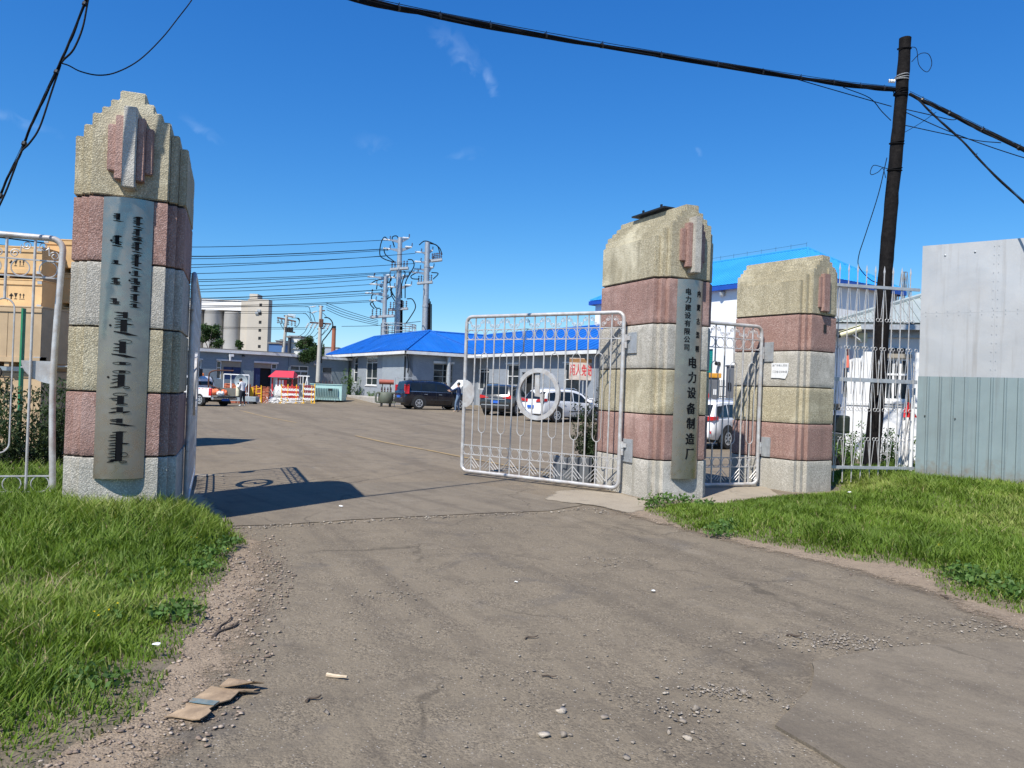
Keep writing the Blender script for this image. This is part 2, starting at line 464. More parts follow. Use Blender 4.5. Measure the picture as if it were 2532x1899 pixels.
# ------------------------------------------------------------------ ground materials
def groundmat(name, base, warm, dark, grit=1.0, streak=None, pale=None, dark2=None, cracks=.5):
    mt, t, b = _nodes(name)
    co = coord(t, 'World')
    big = noise_(t, co, .55, 7, .62, .6)
    c = mixc(t, ramp(t, big, ((.32, 0.0), (.68, 1.0))), base, warm)
    mid = noise_(t, co, 2.6, 7, .65, .4)
    c = mixc(t, ramp(t, mid, ((.50, 0.0), (.70, .7))), c, dark)
    if pale is not None:
        c = mixc(t, ramp(t, noise_(t, mapped(t, co, (1, 1, 1), loc=(9, 4, 0)), 1.3, 8, .7, .5), ((.58, 0.0), (.74, .6))), c, pale)
    if dark2 is not None:   # oil drips and damp patches
        c = mixc(t, ramp(t, noise_(t, mapped(t, co, (1, 1, 1), loc=(31, 14, 0)), .9, 5, .6, 1.2), ((.58, 0.0), (.68, .6))), c, dark2)
    if streak is not None:
        sn = noise_(t, mapped(t, mapped(t, co, rot=(0, 0, streak[0])), (streak[1], streak[2], 1)), 1.0, 6, .62, .25)
        c = mixc(t, ramp(t, sn, ((.36, .62), (.52, 0.0))), c, dark)
        c = mixc(t, ramp(t, sn, ((.55, 0.0), (.72, .35))), c, sc(warm, 1.18))
    v = nd(t, 'ShaderNodeTexVoronoi', i_Scale=70.0); t.links.new(co, v.inputs['Vector'])
    sepc = t.nodes.new('ShaderNodeSeparateColor'); t.links.new(v.outputs['Color'], sepc.inputs[0])
    gm = ramp(t, noise_(t, co, 3.2, 5, .7), ((.42, .15), (.66, .8)))
    pick = mixc(t, ramp(t, sepc.outputs[0], ((.0, 0.0), (1.0, 1.0))), sc(dark, .75), sc(warm, 1.45))
    msk = nd(t, 'ShaderNodeMath', operation='MULTIPLY'); t.links.new(gm, msk.inputs[0]); msk.inputs[1].default_value = min(.95, .8 * grit)
    c = mixc(t, msk.outputs[0], c, pick)
    fine = noise_(t, co, 160, 3, .6)
    c = mixc(t, ramp(t, fine, ((.3, .5), (.5, 0.0))), c, sc(dark, .75))
    spk = nd(t, 'ShaderNodeTexVoronoi', i_Scale=26.0); t.links.new(co, spk.inputs['Vector'])
    c = mixc(t, ramp(t, spk.outputs['Distance'], ((.08, .7), (.13, 0.0))), c, (.42, .39, .35))
    cd = nd(t, 'ShaderNodeTexNoise', i_Scale=2.2, i_Detail=5.0); t.links.new(co, cd.inputs['Vector'])
    cv = nd(t, 'ShaderNodeVectorMath', operation='MULTIPLY_ADD'); t.links.new(cd.outputs['Color'], cv.inputs[0]); cv.inputs[1].default_value = (.55, .55, 0); t.links.new(co, cv.inputs[2])
    ck = nd(t, 'ShaderNodeTexVoronoi', feature='DISTANCE_TO_EDGE', i_Scale=.45); t.links.new(cv.outputs[0], ck.inputs['Vector'])
    km = nd(t, 'ShaderNodeMath', operation='MULTIPLY'); t.links.new(ramp(t, ck.outputs['Distance'], ((.002, 1.0), (.009, 0.0))), km.inputs[0]); t.links.new(ramp(t, noise_(t, mapped(t, co, loc=(3, 8, 0)), .7, 3), ((.48, 0.0), (.6, cracks))), km.inputs[1])
    c = mixc(t, km.outputs[0], c, sc(dark, .45))
    t.links.new(c, b.inputs['Base Color'])
    b.inputs['Roughness'].default_value = .92; b.inputs['Specular IOR Level'].default_value = .25
    h = ramp(t, v.outputs['Distance'], ((.0, 1.0), (.6, 0.0)))
    hm = nd(t, 'ShaderNodeMath', operation='MULTIPLY'); t.links.new(h, hm.inputs[0]); t.links.new(gm, hm.inputs[1])
    p = bump(t, b, hm.outputs[0], .55 * grit, .014)
    p = bump(t, b, noise_(t, co, 9, 8, .68), .5, .03, p)
    bump(t, b, fine, .35, .006, p)
    MATS[name] = mt
    return mt
YARD = groundmat('worn_yard_asphalt', (.180, .145, .102), (.222, .180, .126), (.118, .094, .068), .55, (R(62), .09, 1.1), (.27, .235, .185), (.085, .078, .072))
ROADM = groundmat('worn_drive', (.168, .138, .098), (.215, .176, .124), (.098, .080, .060), 1.0, (R(64), .12, 2.1), (.28, .24, .185), (.080, .074, .070))
SHOULDER = groundmat('gravel_shoulder', (.235, .180, .125), (.29, .225, .158), (.145, .11, .08), 1.7, None, (.33, .265, .20))
SLABM = groundmat('concrete_slab', (.168, .139, .101), (.205, .170, .124), (.112, .092, .070), .35, (R(52), .12, 2.2), (.25, .22, .175))
APRON = groundmat('pale_concrete', (.29, .245, .185), (.34, .29, .22), (.21, .178, .137), .25, None, (.37, .32, .25))
SOIL = groundmat('soil', (.155, .125, .082), (.19, .155, .11), (.09, .075, .05), 1.0)

# one sheet out to the horizon
xs = sorted(set([-1800, -700, -300, -140, -80, -50, -40] + [round(-32 + .8 * i, 2) for i in range(76)] + [36, 44, 60, 90, 160, 320, 720, 1800]))
ys = sorted(set([-1500, -400, -120, -50, -20, -8] + [round(-3 + .75 * i, 2) for i in range(95)] + [70, 74, 80, 95, 120, 160, 240, 400, 800, 2400]))
V = np.array([(x, y, H(x, y)) for y in ys for x in xs], dtype=float)
nx = len(xs)
Fq = np.array([(j * nx + i, j * nx + i + 1, (j + 1) * nx + i + 1, (j + 1) * nx + i) for j in range(len(ys) - 1) for i in range(nx - 1)])
struct(npmesh('ground', V, Fq, YARD))

def inside(P, poly):
    x, y = P[:, 0], P[:, 1]; r = np.zeros(len(P), bool); n = len(poly)
    for i in range(n):
        x0, y0 = poly[i]; x1, y1 = poly[(i + 1) % n]
        if y0 == y1: continue
        c = ((y0 > y) != (y1 > y)) & (x < (x1 - x0) * (y - y0) / (y1 - y0) + x0)
        r ^= c
    return r
def edist(P, poly):
    d = np.full(len(P), 1e9); n = len(poly)
    for i in range(n):
        a = np.array(poly[i]); b = np.array(poly[(i + 1) % n]); ab = b - a
        t = np.clip(((P - a) @ ab) / max(1e-9, ab @ ab), 0, 1)
        d = np.minimum(d, np.linalg.norm(P - (a + t[:, None] * ab), axis=1))
    return d
def wpoly(px, extra=()):
    return [gnd(*p).xy.to_tuple() for p in px] + list(extra)
def wobble(poly, step, amp, closed=True, seed=1):
    out = []
    n = len(poly)
    for i in range(n if closed else n - 1):
        a = Vector(poly[i]); b = Vector(poly[(i + 1) % n])
        k = max(1, int((b - a).length / step)); nrm = Vector((-(b - a).y, (b - a).x)).normalized()
        for j in range(k):
            p = a.lerp(b, j / k)
            w = mnoise.noise(Vector((p.x * 2.3, p.y * 2.3, seed))) + .5 * mnoise.noise(Vector((p.x * 7.3, p.y * 7.3, seed + 3)))
            out.append(tuple(p + nrm * amp * w))
    return out
def sheet(name, poly, z, mat, thick=0.0, kind='structure', parent=None):
    bm = bmesh.new()
    vs = [bm.verts.new((x, y, z + H(x, y))) for x, y in poly]
    es = [bm.edges.new((vs[i], vs[(i + 1) % len(vs)])) for i in range(len(vs))]
    bmesh.ops.triangle_fill(bm, edges=es, use_beauty=True, use_dissolve=False)
    bmesh.ops.recalc_face_normals(bm, faces=bm.faces[:])
    if bm.faces and sum(f.normal.z for f in bm.faces) < 0:
        bmesh.ops.reverse_faces(bm, faces=bm.faces[:])
    if thick:
        bm.verts.index_update()
        k = len(vs)
        low = [bm.verts.new((v.co.x, v.co.y, v.co.z - thick)) for v in vs]
        for i in range(k): bm.faces.new((vs[i], vs[(i + 1) % k], low[(i + 1) % k], low[i]))
    me = bpy.data.meshes.new(name); bm.to_mesh(me); bm.free()
    me.materials.append(mat)
    o = link(name, me, parent)
    if kind: struct(o, kind)
    return o
SOFT = {}
def softmat(base, w):
    k = base.name + '_frayed'
    if k in SOFT: return SOFT[k]
    m_ = base.copy(); m_.name = k; t = m_.node_tree
    out = t.nodes['Material Output']; b = t.nodes['Principled BSDF']
    at_ = nd(t, 'ShaderNodeAttribute', attribute_name='tint')
    co = coord(t, 'World')
    def mm(op, a, c):
        n = t.nodes.new('ShaderNodeMath'); n.operation = op
        for i, v in enumerate((a, c)):
            if isinstance(v, (int, float)): n.inputs[i].default_value = v
            else: t.links.new(v, n.inputs[i])
        return n.outputs[0]
    s_ = mm('ADD', mm('DIVIDE', at_.outputs['Fac'], w), mm('MULTIPLY', mm('SUBTRACT', noise_(t, co, 5, 8, .75), .5), 1.6))
    s_ = mm('ADD', s_, mm('MULTIPLY', mm('SUBTRACT', noise_(t, co, 60, 3, .6), .5), .9))
    f = ramp(t, s_, ((.30, 0.0), (.62, 1.0)))
    ms = t.nodes.new('ShaderNodeMixShader'); tb = t.nodes.new('ShaderNodeBsdfTransparent')
    t.links.new(f, ms.inputs[0]); t.links.new(tb.outputs[0], ms.inputs[1]); t.links.new(b.outputs[0], ms.inputs[2]); t.links.new(ms.outputs[0], out.inputs[0])
    SOFT[k] = m_
    return m_
def softsheet(name, poly, z, mat, w):
    """loose material that thins out towards its edge, showing what lies under it"""
    P = np.array(poly); x0, y0 = P.min(0) - .1; x1, y1 = P.max(0) + .1; c = .07
    X = np.arange(x0, x1, c); Y = np.arange(y0, y1, c); k = len(X)
    Q = np.array([(a, b_) for b_ in Y for a in X]); d = edist(Q, poly) * np.where(inside(Q, poly), 1, -1)
    F_ = np.array([(j * k + i, j * k + i + 1, (j + 1) * k + i + 1, (j + 1) * k + i) for j in range(len(Y) - 1) for i in range(k - 1)])
    return struct(npmesh(name, np.column_stack([Q, np.full(len(Q), z)]), F_[d[F_].max(1) > 0], softmat(mat, w), None, np.maximum(d, 0)))
# the drive in front of the gate, edged by a broken line of asphalt against the gate slab
edge = [(492, 1308), (560, 1307), (700, 1303), (860, 1292), (1010, 1284), (1180, 1276), (1360, 1269), (1460, 1258), (1500, 1272), (1640, 1300)]
drive = wpoly(edge, ()) + [(14, 6.5), (30, 2.0), (30, -6), (-14, -6), (-3.0, 1.2), (-1.9, 3.3), (-1.75, 4.6), (-2.2, 5.9), (-2.9, 7.2)]
sheet('drive', wobble(drive, .09, .035), .004, ROADM)
shl = wpoly([(480, 1306), (600, 1304), (700, 1335), (730, 1420), (700, 1560), (640, 1700), (560, 1830), (470, 1960)], [(-2.2, 2.2), (-5, 2.4), (-6, 6), (-4.6, 8)])
softsheet('gravel_shoulder', wobble(shl, .1, .10, seed=4), .008, SHOULDER, .55)
shr = wpoly([(1470, 1258), (1560, 1288), (1700, 1325), (1860, 1368), (2030, 1405), (2250, 1470), (2400, 1540), (2560, 1600)], [(9, 5.0), (14, 8), (3.2, 12.5), (1.6, 12.0)])
softsheet('dirt_shoulder', wobble(shr, .1, .08, seed=9), .012, SHOULDER, .45)
apr = wpoly([(392, 1255), (500, 1304), (585, 1300), (560, 1262), (500, 1215), (462, 1170)], [(-4.6, 14.2), (-5.4, 14.0), (-5.0, 10.2)])
softsheet('concrete_apron', wobble(apr, .1, .02, seed=12), .012, APRON, .2)
apr2 = wpoly([(1330, 1238), (1470, 1254), (1560, 1276), (1650, 1250), (1545, 1222), (1440, 1212), (1370, 1214)])
softsheet('concrete_apron.001', wobble(apr2, .1, .02, seed=13), .016, APRON, .35)
path_ = [gnd(1735, 1250).xy.to_tuple(), gnd(1945, 1240).xy.to_tuple(), gnd(1880, 1196).xy.to_tuple(), gnd(1730, 1196).xy.to_tuple()]
sheet('footpath', wobble(path_, .15, .02), .016, APRON)
slab = wpoly([(2120, 1930), (2072, 1899), (1990, 1843), (1923, 1804), (1942, 1782), (1973, 1743), (2003, 1717), (2010, 1680), (2007, 1644), (2090, 1628), (2207, 1607), (2350, 1598), (2560, 1592)], [(6.5, 4.9), (9, 3), (5, 1.5), (2.1, 2.6)])
sheet('old_concrete_slab', wobble(slab, .08, .022, seed=21), .022, SLABM, .03)
gslab = wpoly([(500, 1303), (560, 1302), (700, 1298), (860, 1287), (1010, 1279), (1180, 1271), (1360, 1264), (1440, 1250), (1330, 1225), (1140, 1190), (900, 1195), (640, 1205), (470, 1215)])
sheet('gate_slab', wobble(gslab, .08, .02, seed=25), .008, SLABM)

# yellow line on the yard, worn through in places
mt, t, b = _nodes('worn_yellow_line')
co = coord(t, 'World')
c = mixc(t, ramp(t, noise_(t, co, 3.5, 7, .7), ((.40, 0.0), (.66, .95))), (.36, .245, .10), (.19, .152, .106))
t.links.new(c, b.inputs['Base Color']); b.inputs['Roughness'].default_value = .9
YLINE = mt
def strip(name, px, w, z, mat):
    p = smoothpts([gnd(*q) for q in px], 6)
    pl = []; pr = []
    for i, q in enumerate(p):
        tg = (p[min(i + 1, len(p) - 1)] - p[max(i - 1, 0)]); n = Vector((-tg.y, tg.x, 0)).normalized() * w / 2
        pl.append(q + n); pr.append(q - n)
    mb = MB()
    for i in range(len(p) - 1):
        mb.add([pl[i] + Vector((0, 0, z)), pl[i + 1] + Vector((0, 0, z)), pr[i + 1] + Vector((0, 0, z)), pr[i] + Vector((0, 0, z))], [(0, 1, 2, 3)])
    return struct(mb.obj(name, mat))
strip('yellow_line', [(570, 1008), (610, 1019), (655, 1030), (700, 1039), (733, 1045)], .12, .006, YLINE)
strip('yellow_line.001', [(880, 1078), (960, 1096), (1060, 1114), (1150, 1132), (1260, 1153), (1400, 1180)], .13, .012, YLINE)

# ------------------------------------------------------------------ grass
def sst(a, b, x):
    t = np.clip((x - a) / (b - a), 0, 1); return t * t * (3 - 2 * t)
def vnoise(P, s, seed):
    """cheap smooth value noise for numpy arrays"""
    g = np.random.default_rng(seed).random((64, 64))
    q = P * s; i = np.floor(q).astype(int); f = q - i; f = f * f * (3 - 2 * f)
    a = g[i[:, 0] % 64, i[:, 1] % 64]; b = g[(i[:, 0] + 1) % 64, i[:, 1] % 64]; c = g[i[:, 0] % 64, (i[:, 1] + 1) % 64]; d = g[(i[:, 0] + 1) % 64, (i[:, 1] + 1) % 64]
    return (a * (1 - f[:, 0]) + b * f[:, 0]) * (1 - f[:, 1]) + (c * (1 - f[:, 0]) + d * f[:, 0]) * f[:, 1]
LV = wobble(wpoly([(520, 1262), (575, 1305), (598, 1345), (560, 1420), (500, 1485), (506, 1540), (440, 1603), (415, 1694), (330, 1790), (126, 1890)], [(-2.35, 2.2), (-9, 2.2), (-13, 8), (-12, 16), (-6.2, 15), (-4.9, 10.6), (-4.15, 10.3)]), .12, .10, seed=31)
RV = wobble(wpoly([(1590, 1262), (1694, 1312), (1854, 1340), (2038, 1379), (2278, 1412), (2312, 1462), (2438, 1502), (2540, 1530)], [(9.5, 5.5), (24, 7), (24, 22), (8.8, 22), (7.0, 18), (6.4, 14.6), (5.5, 14.35), (4.4, 13.7), (3.6, 12.9), (2.4, 12.5)]), .12, .10, seed=32)
def lmound(P, d): return (.07 + .13 * sst(6.0, 8.6, P[:, 1])) * sst(0, 1.1, d) + .05 * (vnoise(P, 1.3, 3) - .4) * sst(0, .5, d)
def rmound(P, d): return .05 * sst(0, .8, d) + .20 * sst(9.5, 15, P[:, 1]) * sst(5.0, 8.0, P[:, 0]) * sst(0, 1.5, d) + .05 * (vnoise(P, 1.1, 5) - .4) * sst(0, .5, d)
def verge(name, poly, mound, bb, cell=.12):
    X = np.arange(bb[0], bb[1], cell); Y = np.arange(bb[2], bb[3], cell)
    P = np.array([(x, y) for y in Y for x in X]); d = edist(P, poly) * np.where(inside(P, poly), 1, -1)
    z = np.where(d > 0, mound(P, np.maximum(d, 0)) + .018, -.03 + .2 * np.clip(d, -.2, 0))
    Vv = np.column_stack([P, z]); k = len(X)
    Q = np.array([(j * k + i, j * k + i + 1, (j + 1) * k + i + 1, (j + 1) * k + i) for j in range(len(Y) - 1) for i in range(k - 1)])
    keep = (d[Q].max(1) > -.05)
    return struct(npmesh(name, Vv, Q[keep], SOIL))
verge('grass_verge', LV, lmound, (-13, -1.6, 2.2, 15.5))
verge('grass_verge.001', RV, rmound, (1.2, 24, 5.2, 22), .16)
GRASS = leafmat('grass', (.098, .17, .020), (.185, .285, .030), (.42, .44, .14), .36, .8)
def blades(name, poly, mound, bb, n, hmin, hmax, wid, seed, tall=None, bare=None, mat=None):
    g = np.random.default_rng(seed)
    P = np.column_stack([g.uniform(bb[0], bb[1], n), g.uniform(bb[2], bb[3], n)])
    # nearer to the camera needs more blades
    dist = np.linalg.norm(P, axis=1)
    P = P[g.random(n) < np.clip((bb[4] / dist) ** 1.3, 0, 1)]
    P += .035 * g.normal(size=P.shape)
    P = P[inside(P, poly) & (np.abs(P[:, 0]) < .74 * P[:, 1] + 1.0)]
    d = edist(P, poly)
    keep = g.random(len(P)) < (.25 + .75 * sst(0, .35, d)) * (.45 + .55 * sst(.25, .5, vnoise(P, 2.2, seed)))
    if bare is not None: keep &= g.random(len(P)) > bare(P)
    P = P[keep]; d = d[keep]; k = len(P)
    z = mound(P, d) + .01
    h = (hmin + (hmax - hmin) * g.random(k) ** 1.3) * (.35 + .65 * sst(0, .7, d)) * (.65 + .7 * vnoise(P, .9, seed + 1))
    if tall is not None: h *= tall(P)
    clump = vnoise(P, 3.1, seed + 2) * 2 * PI * 1.6
    a = clump + g.normal(size=k) * 1.3
    lean = h * (.15 + .75 * g.random(k) ** 1.3)
    dx, dy = np.cos(a), np.sin(a)
    w = wid * (.6 + .8 * g.random(k)) * (1 + .05 * np.maximum(0, np.linalg.norm(P, axis=1) - 5))
    fa = a + PI / 2 + g.normal(size=k) * .7
    wx, wy = np.cos(fa) * w / 2, np.sin(fa) * w / 2
    def row(t, s):
        cx = P[:, 0] + dx * lean * t * t; cy = P[:, 1] + dy * lean * t * t; cz = z + h * (t - .18 * t * t)
        return np.stack([cx - wx * s, cy - wy * s, cz], 1), np.stack([cx + wx * s, cy + wy * s, cz], 1)
    l0, r0 = row(0, .8); l1, r1 = row(.5, 1.0); l2, r2 = row(1.0, .06)
    Vv = np.stack([l0, r0, l1, r1, l2, r2], 1).reshape(-1, 3)
    base = np.arange(k)[:, None] * 6
    Q = np.concatenate([base + np.array([[0, 1, 3, 2]]), base + np.array([[2, 3, 5, 4]])])
    tint = np.clip(.62 * vnoise(P, .7, seed + 4) + .45 * g.random(k) - .05 + .55 * (g.random(k) > .94), 0, 1)
    o = npmesh(name, Vv, Q, mat or GRASS, None, tint.repeat(6))
    return struct(o, 'stuff')
def ltall(P): return .8 + .75 * sst(6.5, 8.5, P[:, 1]) - .35 * np.exp(-((P[:, 0] + 3.6) ** 2 + (P[:, 1] - 6.0) ** 2) / .5)
def lbare(P): return .85 * np.exp(-(((P[:, 0] + 5.1) / .45) ** 2 + ((P[:, 1] - 7.3) / .35) ** 2)) + .5 * np.exp(-(((P[:, 0] + 4.9) / .3) ** 2 + ((P[:, 1] - 6.3) / .25) ** 2))
blades('grass', LV, lmound, (-8, -1.5, 2.2, 11, 6.0), 340000, .09, .23, .0085, 41, ltall, lbare)
blades('grass.001', RV, rmound, (1.2, 14.5, 5.2, 17.8, 10.5), 480000, .09, .21, .0085, 42, lambda P: .85 + .3 * sst(13, 16, P[:, 1]))
STRAW = leafmat('dry_straw', (.26, .20, .10), (.38, .30, .16), (.50, .42, .25), .25, 3)
blades('dry_grass', LV, lmound, (-6, -1.5, 2.2, 10, 6.0), 22000, .05, .17, .006, 43, None, lambda P: 1 - .16 - .6 * sst(.62, .8, vnoise(P, 1.4, 77)), STRAW)
blades('dry_grass.001', RV, rmound, (1.2, 14.5, 5.2, 17.8, 10.5), 26000, .05, .17, .008, 44, None, lambda P: 1 - .12 - .6 * sst(.62, .8, vnoise(P, 1.1, 78)), STRAW)
# broad leaved weeds among the grass
WEED = leafmat('weed_leaf', (.06, .125, .025), (.11, .21, .045), (.20, .30, .08), .35, 4)
def weedpatch(name, spots, seed, leaf=.045):
    return struct(foliage(name, spots, 150 * len(spots), leaf, WEED, None, 1.6, seed, .2), 'stuff')
wp = []
for px, py, r in ((300, 1470, .22), (250, 1500, .18), (350, 1450, .2), (520, 1385, .2), (560, 1360, .16), (480, 1420, .18), (250, 1560, .15), (430, 1540, .2), (200, 1720, .2)):
    q = gnd(px, py); wp.append(((q.x, q.y, .10), (r * 1.25, r * 1.1, .04)))
weedpatch('broadleaf_weeds', wp, 1)
wp = []
for px, py, r in ((1640, 1245, .22), (1610, 1258, .2), (1670, 1228, .2), (1690, 1250, .2), (1740, 1262, .2), (1780, 1330, .22), (1800, 1315, .2), (2380, 1440, .25), (2450, 1460, .3), (2500, 1485, .25)):
    q = gnd(px, py); wp.append(((q.x, q.y, .10), (r, r, .09)))
weedpatch('broadleaf_weeds.001', wp, 2, .055)
# yellow flower heads
FLOWER = M('yellow_petal', (.85, .68, .02), .6, 0, .1, 20, 20, 0)
def flower(px, py, s, label, group=None):
    q = gnd(px, py)
    f = thing('flower', label, 'flower', (q.x, q.y, 0), 0, group)
    h = .17
    MB().tube([(0, 0, .05), (.01, 0, h * .6), (.012, .005, h)], .002, 5).obj('stem', WEED, f)
    mb = MB()
    for k in range(9):
        a = k * 2 * PI / 9
        mb.add([(0, 0, 0), (s * .55 * math.cos(a - .3), s * .55 * math.sin(a - .3), .004), (s * math.cos(a), s * math.sin(a), .01), (s * .55 * math.cos(a + .3), s * .55 * math.sin(a + .3), .004)], [(0, 1, 2, 3)])
    mb.ball((0, 0, .004), (s * .35, s * .35, .006), 7, 4)
    o = mb.obj('flower_head', FLOWER, f); o.location = (.012, .005, h); o.rotation_euler = (.6, 0, 0)
flower(2321, 1385, .03, 'single yellow dandelion flower standing alone in the right-hand grass')
for px, py in ((262, 1570), (226, 1575), (284, 1552), (468, 1370), (481, 1372), (558, 1402), (236, 1585)):
    flower(px, py, .008, 'tiny yellow flower among the low weeds of the left verge', 'tiny yellow flowers in the left verge')

# ------------------------------------------------------------------ loose stones
def icos():
    bm = bmesh.new(); bmesh.ops.create_icosphere(bm, subdivisions=1, radius=1)
    bm.verts.index_update()
    v = np.array([q.co[:] for q in bm.verts]); f = np.array([[q.index for q in p.verts] for p in bm.faces]); bm.free()
    return v, f
ICV, ICF = icos()
def stonemat(name, a, b_, c_):
    mt, t, b = _nodes(name)
    at_ = nd(t, 'ShaderNodeAttribute', attribute_name='tint')
    c = ramp(t, at_.outputs['Fac'], ((0.0, a), (.5, b_), (1.0, c_)))
    c = mixc(t, ramp(t, noise_(t, coord(t, 'World'), 90, 4), ((.4, 0.0), (.7, .5))), c, sc(a, .7))
    t.links.new(c, b.inputs['Base Color']); b.inputs['Roughness'].default_value = .9
    bump(t, b, noise_(t, coord(t, 'World'), 140, 4), .4, .004)
    return mt
STONE = stonemat('loose_stone', (.17, .145, .118), (.27, .228, .18), (.46, .40, .32))
def pebbles(name, P, size, seed, mat=STONE, flat=.42):
    g = np.random.default_rng(seed); k = len(P)
    jit = 1 + .36 * g.normal(size=(k, 12, 1))
    sc3 = size[:, None] * np.column_stack([.7 + .6 * g.random(k), .7 + .6 * g.random(k), flat * (.6 + .6 * g.random(k))])
    Vv = ICV[None] * jit * sc3[:, None, :]
    a = g.random(k) * 2 * PI; ca, sa = np.cos(a)[:, None], np.sin(a)[:, None]
    x = Vv[..., 0] * ca - Vv[..., 1] * sa; y = Vv[..., 0] * sa + Vv[..., 1] * ca
    Vv = np.stack([x + P[:, 0:1], y + P[:, 1:2], Vv[..., 2] + P[:, 2:3] + sc3[:, 2:3] * .35], -1).reshape(-1, 3)
    Fc = (np.arange(k)[:, None, None] * 12 + ICF[None]).reshape(-1, 3)
    return npmesh(name, Vv, Fc, mat, None, g.random(k).repeat(12))
def scatter(n, bb, seed, dens=None, poly=None):
    g = np.random.default_rng(seed)
    P = np.column_stack([g.uniform(bb[0], bb[1], n), g.uniform(bb[2], bb[3], n)])
    P = P[np.abs(P[:, 0]) < .72 * P[:, 1] + .4]
    if poly is not None: P = P[inside(P, poly)]
    if dens is not None: P = P[g.random(len(P)) < dens(P)]
    return np.column_stack([P, np.full(len(P), .012)])
def sizes(n, lo, hi, seed, p=3.5): return lo + (hi - lo) * np.random.default_rng(seed).random(n) ** p
P = scatter(15000, (-5, 8, 2.3, 11), 51, lambda P: (.12 + .88 * sst(.5, .8, vnoise(P, 1.1, 6))) * np.clip((4.0 / P[:, 1]) ** 1.2, 0, 1))
struct(pebbles('loose_gravel', P, sizes(len(P), .002, .011, 5, 4.5), 61), 'stuff')
P = scatter(30000, (-5.2, -1.0, 2.4, 10), 52, lambda P: .35 + .65 * sst(.35, .7, vnoise(P, 2.0, 8)), shl)
struct(pebbles('shoulder_gravel', P, sizes(len(P), .003, .017, 6, 3.2), 62, stonemat('tan_gravel', (.17, .125, .095), (.30, .225, .165), (.46, .38, .30))), 'stuff')
P = scatter(16000, (1.5, 10, 4.5, 13), 56, lambda P: .25 + .5 * sst(.4, .7, vnoise(P, 2.0, 18)), shr)
struct(pebbles('dirt_shoulder_gravel', P, sizes(len(P), .003, .013, 6, 4), 66, bpy.data.materials['tan_gravel']), 'stuff')
def patch(px, py, rx, ry, n, seed):
    q = gnd(px, py); g = np.random.default_rng(seed)
    a = g.normal(size=(n, 2)) * (rx, ry) * .5
    return np.column_stack([q.x + a[:, 0], q.y + a[:, 1], np.full(n, .014)])
P = np.concatenate([patch(1790, 1715, .30, .13, 260, 1), patch(1690, 1760, .26, .16, 120, 2), patch(2080, 1592, .50, .26, 800, 3), patch(2420, 1552, .7, .3, 400, 4), patch(1960, 1735, .2, .2, 70, 5),
                    patch(1510, 1392, .4, .3, 160, 6), patch(985, 1475, .3, .3, 90, 7), patch(1330, 1700, .9, .3, 60, 10)])
struct(pebbles('pothole_gravel', P, sizes(len(P), .0025, .013, 7, 3.2), 63), 'stuff')
# crumbs of asphalt along the broken edge of the drive
ep = np.array([np.array(gnd(*q)) for q in edge]); seg = np.random.default_rng(3)
k = seg.integers(0, len(ep) - 2, 500); tt = seg.random(500)[:, None]
P = ep[k] * (1 - tt) + ep[k + 1] * tt + seg.normal(size=(500, 3)) * (.05, .06, 0); P[:, 2] = .012
struct(pebbles('asphalt_crumbs', P, sizes(len(P), .006, .022, 8, 3), 64), 'stuff')
for i, (px, py, s) in enumerate(((1348, 1824, .030), (1392, 1825, .028), (1384, 1763, .027), (809, 1767, .026), (1551, 1880, .022), (1495, 1779, .030), (1652, 1817, .028), (1721, 1761, .032), (1840, 1720, .030), (1688, 1790, .024), (1565, 1842, .016), (641, 1463, .05), (598, 1395, .035), (1700, 1830, .03))):
    q = gnd(px, py)
    o = pebbles('stone', np.array([[q.x, q.y, .010]]), np.array([s * .8]), 100 + i, STONE, .6)
    tag(o, 'fist sized or smaller grey-brown stone lying loose on the worn drive', 'stone', 'loose stones lying on the drive')
# twigs, chips of wood and scraps of paper
TWIG = M('twig_bark', (.075, .055, .04), .9, 0, .3, 30, 80, .3)
CHIP = M('wood_chip', (.50, .40, .28), .8, 0, .2, 20, 80, .2)
def stick(px0, py0, px1, py1, r, label, mat=TWIG, bend=.02, z=.015):
    a = gnd(px0, py0); b_ = gnd(px1, py1); a.z = b_.z = z
    n = Vector((-(b_ - a).y, (b_ - a).x, 0)).normalized()
    pts = [a, a.lerp(b_, .35) + n * bend, a.lerp(b_, .7) - n * bend * .5 + Vector((0, 0, .006)), b_ + Vector((0, 0, .01))]
    tag(MB().tube(smoothpts(pts, 3), [r * (1.1 - .05 * i) for i in range(10)], 6).obj('stick', mat, smooth=50), label, 'stick')
stick(526, 1582, 590, 1545, .012, 'dark broken stick beside the left grass edge, thickest of the sticks', TWIG, .03)
stick(540, 1566, 572, 1530, .007, 'thin dark twig crossing the thick stick by the left grass')
stick(757, 1740, 793, 1729, .008, 'short dark twig on the drive to the right of the cardboard')
stick(808, 1674, 858, 1684, .012, 'pale splinter of wood lying on the drive above the cardboard', CHIP, .002)
stick(1298, 1584, 1330, 1579, .006, 'thin dark twig in the middle of the drive')
stick(1340, 1677, 1376, 1681, .005, 'thin straight twig right of the middle of the drive')
stick(1945, 1575, 1980, 1580, .009, 'dark twig at the edge of the gravel patch on the right')
stick(2325, 1475, 2345, 1485, .010, 'short dark stick near the right-hand dirt shoulder')
PAPER = M('white_paper', (.80, .80, .78), .8, 0, .06, 30, 60, .1)
